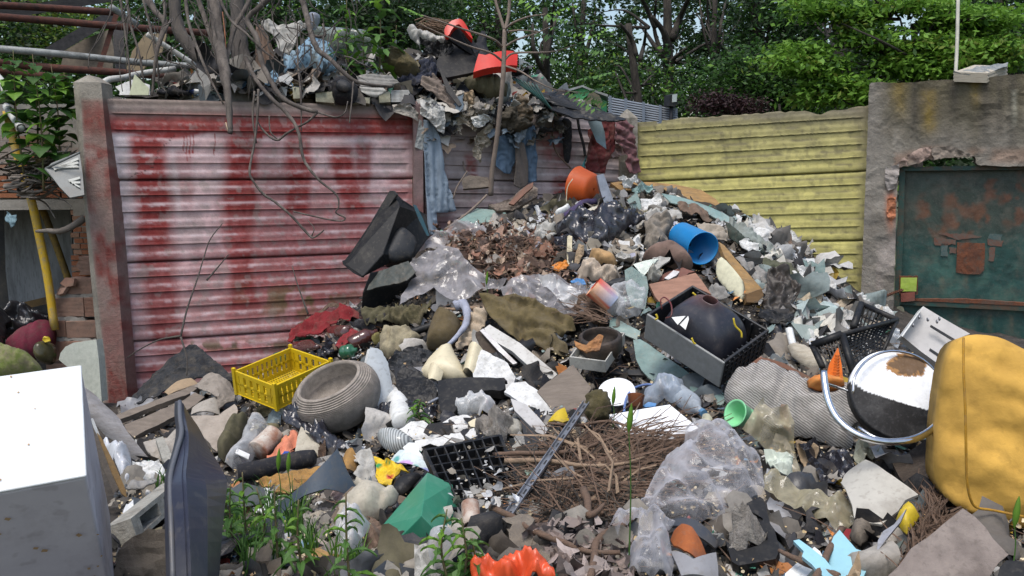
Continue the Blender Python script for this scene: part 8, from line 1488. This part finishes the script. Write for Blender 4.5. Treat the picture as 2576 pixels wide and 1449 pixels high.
# ================================================================ brush pile, twigs, leaves
K_tw=timber('twig',(.15,.095,.065),scale=20,dirt=.15);K_tw2=timber('pale_twig',(.30,.21,.14),scale=20,dirt=.1)
for pts,r,lb in(([(1240,1145),(1300,1140),(1370,1140),(1455,1132),(1530,1105),(1600,1082)],[.009,.009,.008,.006,.004],'longest bare branch across the top of the brush pile'),
        ([(1270,1160),(1330,1158),(1400,1162),(1470,1172),(1560,1168),(1620,1150)],[.010,.009,.007,.004],'pale branch just below the longest branch of the brush pile'),
        ([(1380,1065),(1450,1070),(1530,1060),(1600,1078),(1690,1095)],[.005,.006,.005,.003],'thin branch lying over the white square board'),
        ([(1468,1232),(1478,1262),(1480,1296)],[.013,.012,.011],'short thick forked branch stump in the brush pile'),
        ([(1478,1298),(1500,1288),(1520,1268)],[.010,.006],'side fork of the short thick stump'),
        ([(1600,1290),(1560,1325),(1520,1345),(1498,1370),(1496,1400),(1484,1460)],[.012,.012,.011,.010,.010],'curved brown branch at the bottom of the brush pile'),
        ([(1345,1338),(1420,1365),(1480,1388),(1560,1390)],[.009,.008,.006],'straight twig through the dry leaves at the bottom'),
        ([(1480,1175),(1530,1190),(1575,1175),(1640,1180)],[.006,.007,.004],'reddish orange twig in the middle of the brush pile'),
        ([(1230,1275),(1290,1300),(1330,1330)],[.011,.009,.007],'brown stick on the end of the black grid tray'),
        ([(1300,640),(1340,610),(1352,590)],[.007,.009,.006],'brown stick standing in the dry leaves near the crest'),
        ([(1200,775),(1150,778),(1118,776)],[.012,.010,.006],'pale broken stick below the grey polythene'),
        ([(2110,1449),(2060,1430),(1990,1400),(1960,1385)],[.008,.008,.005],'dark stick crossing the white plastic casing'),
        ([(2118,1330),(2090,1375),(2070,1420),(2050,1460)],[.009,.009,.010],'dark stick standing behind the blue tray'),
        ([(845,880),(830,850),(815,828),(805,820)],[.009,.008,.005],'upright bare stick between the bottles'),
        ([(320,905),(250,945),(225,958),(215,968)],[.006,.008,.009],'bare branch lying against the foot of the concrete post')):
    TB('stick',lb,'branch',K_tw if 'pale' not in lb else K_tw2,pts,r,off=.22 if pts[0][1]>1000 else .12,jag=.25)
for pts,lb in(([(455,845,4.75),(470,780,4.8),(497,700,4.85),(515,640,4.9),(530,600,4.92),(560,562,4.95)],'long bent twig standing in front of the red wall'),([(520,705,4.86),(550,670,4.9),(575,640,4.92)],'side shoot of the long twig against the red wall'),([(455,845,4.72),(400,855,4.75),(350,880,4.78),(320,900,4.8)],'twig arching left from the long twig to the post'),([(775,790,4.9),(750,720,4.95),(735,670,4.98)],'thin upright stalk before the red wall near the bottles'),([(455,848,4.7),(470,900,4.66),(470,945,4.64)],'pale stalk bending down over the roofing felt')):
    TB('stalk',lb,'twig',m_bb2,pts,[.006,.004,.003],jag=.2)
DGX,DGY=np.arange(-100,2720,20),np.arange(480,1560,20);DG=np.array([[D(x,y)for x in DGX]for y in DGY])
def Dv(x,y):
    u=np.clip((x+100)/20,0,len(DGX)-1.01);v=np.clip((y-480)/20,0,len(DGY)-1.01);i=u.astype(int);j=v.astype(int);fu=u-i;fv=v-j
    return(DG[j,i]*(1-fu)+DG[j,i+1]*fu)*(1-fv)+(DG[j+1,i]*(1-fu)+DG[j+1,i+1]*fu)*fv
def Pv(x,y,d):return EYE+(_F[None]+CR[None]*((x-CX)/FPX)[:,None]-CU[None]*((y-CY)/FPX)[:,None])*d[:,None]
def samp(reg,n,rg):
    reg=np.array(reg,float);out=np.zeros((0,2));mn,mx=reg.min(0),reg.max(0)
    while len(out)<n:
        p=rg.rand(n*2,2)*(mx-mn)+mn;p=p[in_poly(p,reg)];out=np.concatenate([out,p])
    return out[:n]
m_lit=M('litter',attr=True,rough=.8,bump=.3,scale=30,dirt=.2);m_litg=M('glossy_litter',attr=True,rough=.3,bump=.2,scale=30,dirt=.15)
def litter(name,label,reg,n,size,pal,seed,asp=.6,bendy=.5,off=.03,mat=None,W3=None,curl=1.0):
    """n small bent scraps, each a strip of 3 x 2 facets, lying at all angles on the heap"""
    rg=np.random.RandomState(seed);xy=samp(reg,n,rg)if W3 is None else None
    c=Pv(xy[:,0],xy[:,1],Dv(xy[:,0],xy[:,1])-off*rg.rand(n)**1.5*2)if W3 is None else W3;n=len(c)
    nn=np.array([0,-.35,1.])+rg.randn(n,3)*.55;nn/=np.linalg.norm(nn,axis=1)[:,None];a=np.cross(nn,rg.randn(n,3));a/=np.linalg.norm(a,axis=1)[:,None];b=np.cross(nn,a)
    L=size[0]+(size[1]-size[0])*rg.rand(n)**2.5;Wd=L*asp*(.5+rg.rand(n));g={}
    for i in range(4):
        for j in range(3):
            jt=1+rg.randn(n)*.18;g[i,j]=c+a*((i/3-.5)*L*jt)[:,None]+b*((j/2-.5)*Wd*(1+rg.randn(n)*.2)*(.45 if i in(0,3)else 1))[:,None]+nn*(rg.randn(n)*L*.10*bendy+curl*L*.35*((i/3-.5)**2*2-.2)*bendy)[:,None]
    Q=np.stack([np.stack([g[i,j],g[i+1,j],g[i+1,j+1],g[i,j+1]],1)for i in range(3)for j in range(2)],1)
    pal=np.array(pal);C=pal[rg.randint(len(pal),size=n)]*(.65+.7*rg.rand(n,1));C=np.repeat(C,6,0)
    return mk_fast(name,Q.reshape(-1,3),4,mat or m_lit,None,label,fcols=C,kind='stuff')
def twigs(name,label,reg,n,L,r,seed,off=.12,mat=None,ang=None):
    rg=np.random.RandomState(seed);xy=samp(reg,n,rg);mb=MB()
    for k in range(n):
        x,y=xy[k];a=P(x,y,float(Dv(np.array([x]),np.array([y]))[0])-off*rg.rand()*2-.01);th=rg.uniform(0,6.28)if ang is None else ang+rg.randn()*.45;l=L*rg.uniform(.4,1.3)
        dr=np.array([math.cos(th),math.sin(th)*.85,math.sin(th)*.28+rg.randn()*.10]);mb.tube([a,a+dr*l*.5+rg.randn(3)*l*.08,a+dr*l],[r*rg.uniform(.5,1.3),r*.4],3,cap=False)
    o=mb.out(name,mat or K_tw,None,label,None,kind='stuff');return o
ALL=[(300,1030),(640,930),(760,850),(880,770),(980,700),(1060,620),(1160,545),(1300,515),(1500,480),(1650,478),(1850,530),(2000,600),(2150,740),(2300,840),(2580,920),(2620,1500),(280,1500),(300,1200)]
P_pale=[(.46,.46,.45),(.36,.35,.33),(.26,.25,.23),(.52,.53,.54),(.33,.29,.23)];P_dark=[(.02,.02,.024),(.05,.045,.04),(.035,.04,.045),(.09,.075,.06)];P_earth=[(.11,.095,.08),(.07,.06,.05),(.15,.13,.105),(.20,.165,.125),(.05,.044,.038),(.03,.028,.026)]
P_mix=P_pale+P_earth+[(.12,.2,.28),(.3,.05,.04),(.5,.33,.05),(.06,.2,.14),(.5,.2,.06),(.2,.27,.26)]
litter('small_litter','small earth coloured scraps covering the whole heap',ALL,15000,(.012,.07),P_earth+P_dark,1,off=.02)
litter('dark_litter','dark plastic shreds between the larger rubbish',ALL,2600,(.03,.15),P_dark,2,off=.03,mat=m_litg)
litter('pale_litter','pale paper and plaster scraps scattered over the heap',ALL,1300,(.012,.10),P_pale,3,off=.03)
litter('mixed_litter','assorted coloured scraps scattered over the heap',ALL,1700,(.015,.11),P_mix,4,off=.04,mat=m_litg)
litter('seed_litter','tiny dry tan seeds strewn over everything',ALL,9000,(.006,.016),[(.50,.38,.2),(.42,.28,.14),(.6,.5,.33)],5,off=.06,asp=.8)
RS=[(1780,520),(1850,540),(1990,600),(2080,680),(2180,770),(2240,860),(2140,900),(2020,840),(1960,780),(1900,680),(1830,600)]
litter('slope_paper','torn pale papers covering the right slope of the heap',RS,240,(.03,.10),P_pale+P_earth+[(.5,.5,.48),(.3,.35,.32),(.1,.1,.09)],6,off=.05)
litter('crest_paper','shredded pale paper and cloth near the crest',[(1280,530),(1420,500),(1560,470),(1720,480),(1700,560),(1600,640),(1560,700),(1480,720),(1400,640),(1280,600)],900,(.03,.16),P_pale+P_earth+[(.3,.3,.36),(.5,.46,.38)],7,off=.05)
litter('dry_leaves','curled dry brown leaves lying on the polythene',[(1120,600),(1160,570),(1260,560),(1360,580),(1400,630),(1400,700),(1300,708),(1230,700),(1150,640)],800,(.02,.10),[(.3,.27,.24),(.08,.05,.04),(.38,.28,.2),(.26,.13,.085),(.18,.09,.06),(.32,.2,.15),(.12,.07,.05)],8,off=.11,asp=.55,bendy=1.3)
litter('dry_leaves','grey brown dry leaves below the brush pile',[(1330,1330),(1420,1310),(1560,1320),(1600,1400),(1590,1480),(1480,1480),(1380,1400)],420,(.03,.09),[(.24,.19,.17),(.17,.13,.115),(.3,.25,.23)],9,off=.12,asp=.5,bendy=1.2)
litter('rubble_crumbs','grey rubble crumbs among the weeds',[(780,1250),(860,1240),(850,1330),(800,1360),(760,1330)],500,(.01,.035),[(.3,.27,.24),(.22,.2,.17)],10,off=.06,asp=1,bendy=.3)
litter('tray_crumbs','stones and crumbs lying in the black grid tray',[(1080,1140),(1250,1110),(1310,1270),(1140,1275)],260,(.008,.04),P_pale,11,off=.16,asp=.9)
twigs('brush_twigs','dense pile of thin brown brushwood twigs',[(1400,1130),(1480,1105),(1560,1100),(1660,1110),(1680,1140),(1620,1200),(1590,1270),(1500,1310),(1400,1320),(1360,1270),(1370,1190)],950,.20,.0030,12,off=.07)
twigs('brush_twigs','long flat lying twigs over the brush pile',[(1400,1125),(1500,1090),(1640,1095),(1640,1160),(1500,1230),(1380,1230)],260,.36,.0032,13,off=.09,ang=.2)
litter('dry_leaves','loose brown leaves strayed from the leaf patch',[(1080,560),(1500,520),(1560,760),(1200,760)],320,(.02,.08),[(.24,.13,.09),(.3,.2,.15),(.14,.09,.07)],41,off=.08,bendy=1.2)
twigs('brush_twigs','thicker broken branches in the brushwood pile',[(1400,1130),(1620,1110),(1580,1240),(1420,1290)],34,.28,.0065,42,off=.12,mat=K_tw2)
twigs('brush_twigs','dark thin twigs in the brushwood pile',[(1330,1110),(1700,1100),(1620,1330),(1340,1330)],420,.18,.0026,43,off=.09,mat=m_bark_d)
twigs('heap_twigs','thin twigs and straws strewn over the heap',ALL,420,.16,.0022,14,off=.06)
twigs('leaf_twigs','fine stalks among the dry brown leaves',[(1150,590),(1380,600),(1400,690),(1230,690)],260,.16,.0022,15,off=.12)
twigs('twig_sheaf','sheaf of brown stalks under the clear wrap',[(1450,760),(1500,755),(1545,800),(1530,815),(1470,800)],160,.16,.003,16,off=.12,ang=2.3)
twigs('root_bundle_twigs','bundle of brown roots between the yellow mattress and grey board',[(2340,1240),(2385,1230),(2400,1300),(2340,1370),(2270,1440),(2255,1420),(2300,1330)],300,.10,.003,17,off=.10,ang=1.0)
# rubbish on the mound behind the wall
rg=np.random.RandomState(20);N_=4200;mxy=np.stack([rg.uniform(-2.5,1.1,N_*2),rg.uniform(5.1,7.4,N_*2)],1);ok=((mxy-RP[:2])@RN[:2]<-.08)&(mxy[:,0]<.62)&(mxy[:,0]>-2.15);mxy=mxy[ok][:N_]
dd_=np.sqrt((mxy[:,None,0]-mcp[:,0])**2+(mxy[:,None,1]-mcp[:,1])**2)+.05;ww=dd_**-3;mz=(ww*mcp[:,2]).sum(-1)/ww.sum(-1)
mw3=np.column_stack([mxy,mz+rg.rand(len(mxy))*.09-.02]);litter('mound_litter','mixed scraps covering the mound behind the red wall',None,0,(.03,.24),P_mix+P_dark+P_pale,21,W3=mw3)
def rags(name,label,c,size,pal,seed,mat=None,amp=.3):
    """a tangle of crumpled rags and sheets: each one a 9 x 9 net with an uneven outline"""
    rg=np.random.RandomState(seed);n=len(c);g=np.linspace(-1,1,9);U,W_=np.meshgrid(g,g);r0=np.maximum(abs(U),abs(W_))/(np.hypot(U,W_)+1e-9);U0,W0=U*(.5+.5*r0),W_*(.5+.5*r0);Q=[];C=[]
    pal=np.array(pal)
    for k in range(n):
        L=size[0]+(size[1]-size[0])*rg.rand()**2;an=np.arctan2(W0,U0);ou=1+.28*np.sin(an*2+rg.rand()*6)+.16*np.sin(an*5+rg.rand()*6)+.08*rg.randn(9,9)*(np.maximum(abs(U),abs(W_))>.9)
        x,y=U0*ou*L*.5,W0*ou*L*.5*rg.uniform(.35,1);sx,sy=rg.rand(2)*50;h=(abs(fbm(x+sx,y+sy,L*.55,k%9,3)-.5)*3+.5*np.sin(x*30/L*.25+y*9/L+sx)*rg.rand())*L*amp
        nn=unit(np.array([0,-.45,1.])+rg.randn(3)*.45);a=unit(np.cross(nn,rg.randn(3)));b=np.cross(nn,a);V=c[k]+x[...,None]*a+y[...,None]*b+(h-h.mean())[...,None]*nn
        Q.append(V.reshape(-1,3));C.append(np.tile(pal[rg.randint(len(pal))]*rg.uniform(.6,1.3),(81,1)))
    F=(np.arange(n)[:,None,None,None]*81+(np.arange(8)[:,None,None]*9+np.arange(8)[None,:,None])+np.array([0,9,10,1])).reshape(-1,4)
    return mk(name,np.concatenate(Q),F,mat or m_lit,None,label,kind='stuff',cols=np.concatenate(C),smooth=True)
KEEP=[[(1300,1090),(1420,1060),(1540,1020),(1700,1010),(1780,1090),(1930,1080),(1950,1250),(1800,1400),(1600,1380),(1350,1340),(1330,1200)],[(1050,1090),(1290,1080),(1340,1310),(1120,1340),(930,1380),(960,1180)],[(570,1190),(740,1190),(800,1100),(900,1200),(860,1449),(560,1449)],[(1600,800),(1780,700),(1950,820),(1810,990)],
        [(1110,570),(1400,560),(1410,700),(1200,710)],[(2050,850),(2600,820),(2600,1360),(2400,1330),(2280,1130),(2080,1060)],[(1810,930),(2190,960),(2160,1150),(1820,1040)],[(2110,1160),(2320,1250),(2220,1345),(2100,1290)],[(2480,1270),(2576,1400),(2220,1500),(2300,1380)],[(560,860),(930,870),(920,1060),(720,1070),(580,1010)],[(1980,1340),(2230,1330),(2180,1500),(1990,1500)],[(1390,1020),(1520,930),(1640,930),(1620,1030),(1440,1060)],[(640,1120),(830,1100),(1060,1120),(1020,1200),(640,1220)]]
def at_heap(reg,n,seed,off):
    rg=np.random.RandomState(seed);q=samp(reg,n,rg);q=q[~np.any([in_poly(q,k)for k in KEEP],0)];n=len(q);return Pv(q[:,0],q[:,1],Dv(q[:,0],q[:,1])-off*rg.rand(n))
P_rag=[(.16,.14,.115),(.09,.08,.07),(.27,.25,.22),(.05,.05,.055),(.20,.15,.11),(.12,.105,.06),(.33,.31,.28),(.03,.03,.035),(.10,.12,.13),(.22,.2,.17),(.42,.40,.37)]
rags('tangled_rags','tangle of dirty rags and sheets between the larger things of the heap',at_heap(ALL,560,31,.05),(.07,.26),P_rag+[(.02,.02,.022)]*3,31)  # extra blacks in the palette imitate shadowed gaps between things
rags('tangled_film','black and grey plastic sheeting trapped between the rags',at_heap(ALL,240,32,.045),(.08,.3),[(.015,.015,.018),(.03,.032,.036),(.28,.28,.29),(.08,.085,.09)],32,mat=m_litg)
rags('front_sheets','larger dirty sheets and cloths lying in the foreground',at_heap([(560,1180),(1000,1150),(1500,1330),(2250,1130),(2350,1500),(560,1500)],100,46,.04),(.10,.26),[(.13,.11,.09),(.2,.18,.155),(.06,.055,.05),(.28,.26,.23),(.03,.03,.034),(.16,.12,.08)],46,amp=.6)
rags('mound_rags','tangle of dark rags on the mound behind the red wall',mw3[::9][:420]+[0,0,.03],(.1,.42),P_rag+[(.02,.02,.024)]*5,33)
rags('slope_sheets','pale torn paper and cloth sheets on the right slope',at_heap(RS,130,44,.06),(.10,.34),P_pale+[(.16,.15,.14),(.5,.48,.42),(.28,.34,.33)],44,amp=.4)
rags('crest_sheets','crumpled pale paper and rags near the crest',at_heap([(1280,530),(1420,500),(1560,470),(1720,480),(1700,560),(1600,640),(1480,720),(1400,640)],120,45,.07),(.06,.22),P_pale+P_rag,45,amp=.4)
hx=np.random.RandomState(34);hr=np.array([wallhit(x,y,o)for x,y,o in zip(hx.uniform(1060,1420,110),262+hx.rand(110)**1.6*95,hx.uniform(.02,.14,110))])
rags('hanging_rags','torn rags and paper hanging over the top edge of the grey pink fence bay',hr,(.06,.22),P_rag+[(.4,.38,.34),(.12,.16,.2)],34,amp=.25)
# ================================================================ grass and weeds on the heap
def grass(name,label,cat,bases,n,h,seed,kind='stuff',w=.004):
    rg=np.random.RandomState(seed);V=[]
    for k in range(n):
        x,y=bases[rg.randint(len(bases))];x+=rg.randn()*10;y+=rg.randn()*8;b=P(x,y,D(x,y)-.04);hh=h*rg.uniform(.4,1.2);ln=rg.randn(2)*hh*.35;s=unit(np.array([rg.randn(),rg.randn()*.4,0]))*w*rg.uniform(.6,1.4);pr=b
        for i in range(4):
            f0,f1=i/4,(i+1)/4;p0=b+np.array([ln[0]*f0**2,ln[1]*f0**2,hh*(f0-.25*f0**3)]);p1=b+np.array([ln[0]*f1**2,ln[1]*f1**2,hh*(f1-.25*f1**3)])
            V+=[p0-s*(1-f0),p0+s*(1-f0),p1+s*(1-f1+.02),p1-s*(1-f1+.02)]
    return mk_fast(name,V,4,LM,None,label,cat,kind=kind,midx=np.repeat(rg.choice([1,1,5,5,2],size=n),4))
grass('grass','green grass blades growing through the rubbish, lower left',None,[(600,1330),(640,1380),(680,1300),(740,1340),(700,1430),(780,1400),(840,1440),(620,1440),(760,1290),(900,1440)],300,.17,1,w=.003)
grass('grass','sparse green grass between planks and block behind the car panel',None,[(408,1235),(500,1190),(420,1245)],40,.13,2)
for k,(x,y,h,lb,kd)in enumerate([(590,1385,.20,'leafy green weed growing right of the car panel tip, tallest one','broad'),(620,1370,.22,'leafy weed second from the car panel','broad'),(655,1400,.2,'leafy weed in front of the white bag scrap','broad'),(575,1340,.16,'low leafy weed touching the car panel','broad'),(700,1420,.22,'feathery weed in the lower left grass','thistle'),(880,1470,.24,'feathery green weed at the bottom beside the bubble film','thistle'),(1060,1062,.10,'small rosette weed growing from the white plaster','broad'),(1130,1475,.20,'lush jagged weed at the bottom centre edge','thistle'),(1165,1478,.18,'second lush jagged weed at the bottom edge','thistle'),(1190,1470,.12,'small jagged weed near the orange red bag','thistle'),(212,900,.10,'tiny weed growing from the hollow blocks','thistle'),(760,1440,.2,'weed sprig beside the printed label','broad')]):
    d_=5.3 if k==10 else D(x,min(y,1540))-.12;weed(x,y,d_,h,lb,kd,seed=60+k,L=.06 if kd=='broad' else .075,wd=.011,n=15)
def spike(x,y,h,lb,d=None):
    b=P(x,y,(D(x,min(y,1540))if d is None else d)-.15);t=E('grass_spike',lb,'grass',b,'single grass spikes');mb=MB();mb.tube(catmull([b,b+np.array([.005,0,h*.6]),b+np.array([0,0,h])],4),[.0022,.0012],4);mb.out('stem',LM[5],t);c=b+np.array([0,0,h]);mb=MB();lathe(mb,c,unit([.1,0,1]),[(.001,-.005),(.006,.01),(.008,.03),(.005,.055),(.001,.07)],7);mb.out('seed_head',LM[2],t,smooth=True)
for x,y,h,lb in((1582,1430,.36,'tall green grass spike in front of the brush pile'),(1225,770,.12,'grass spike in front of the olive blanket'),(730,1290,.14,'grass spike over the curved grey blue plastic, right one'),(706,1300,.16,'grass spike over the coral cloth'),(2545,1449,.12,'grass spike at the bottom right before the grey board'),(1542,1075,.09,'dry grass spike beside the mossy log')):spike(x,y,h,lb)
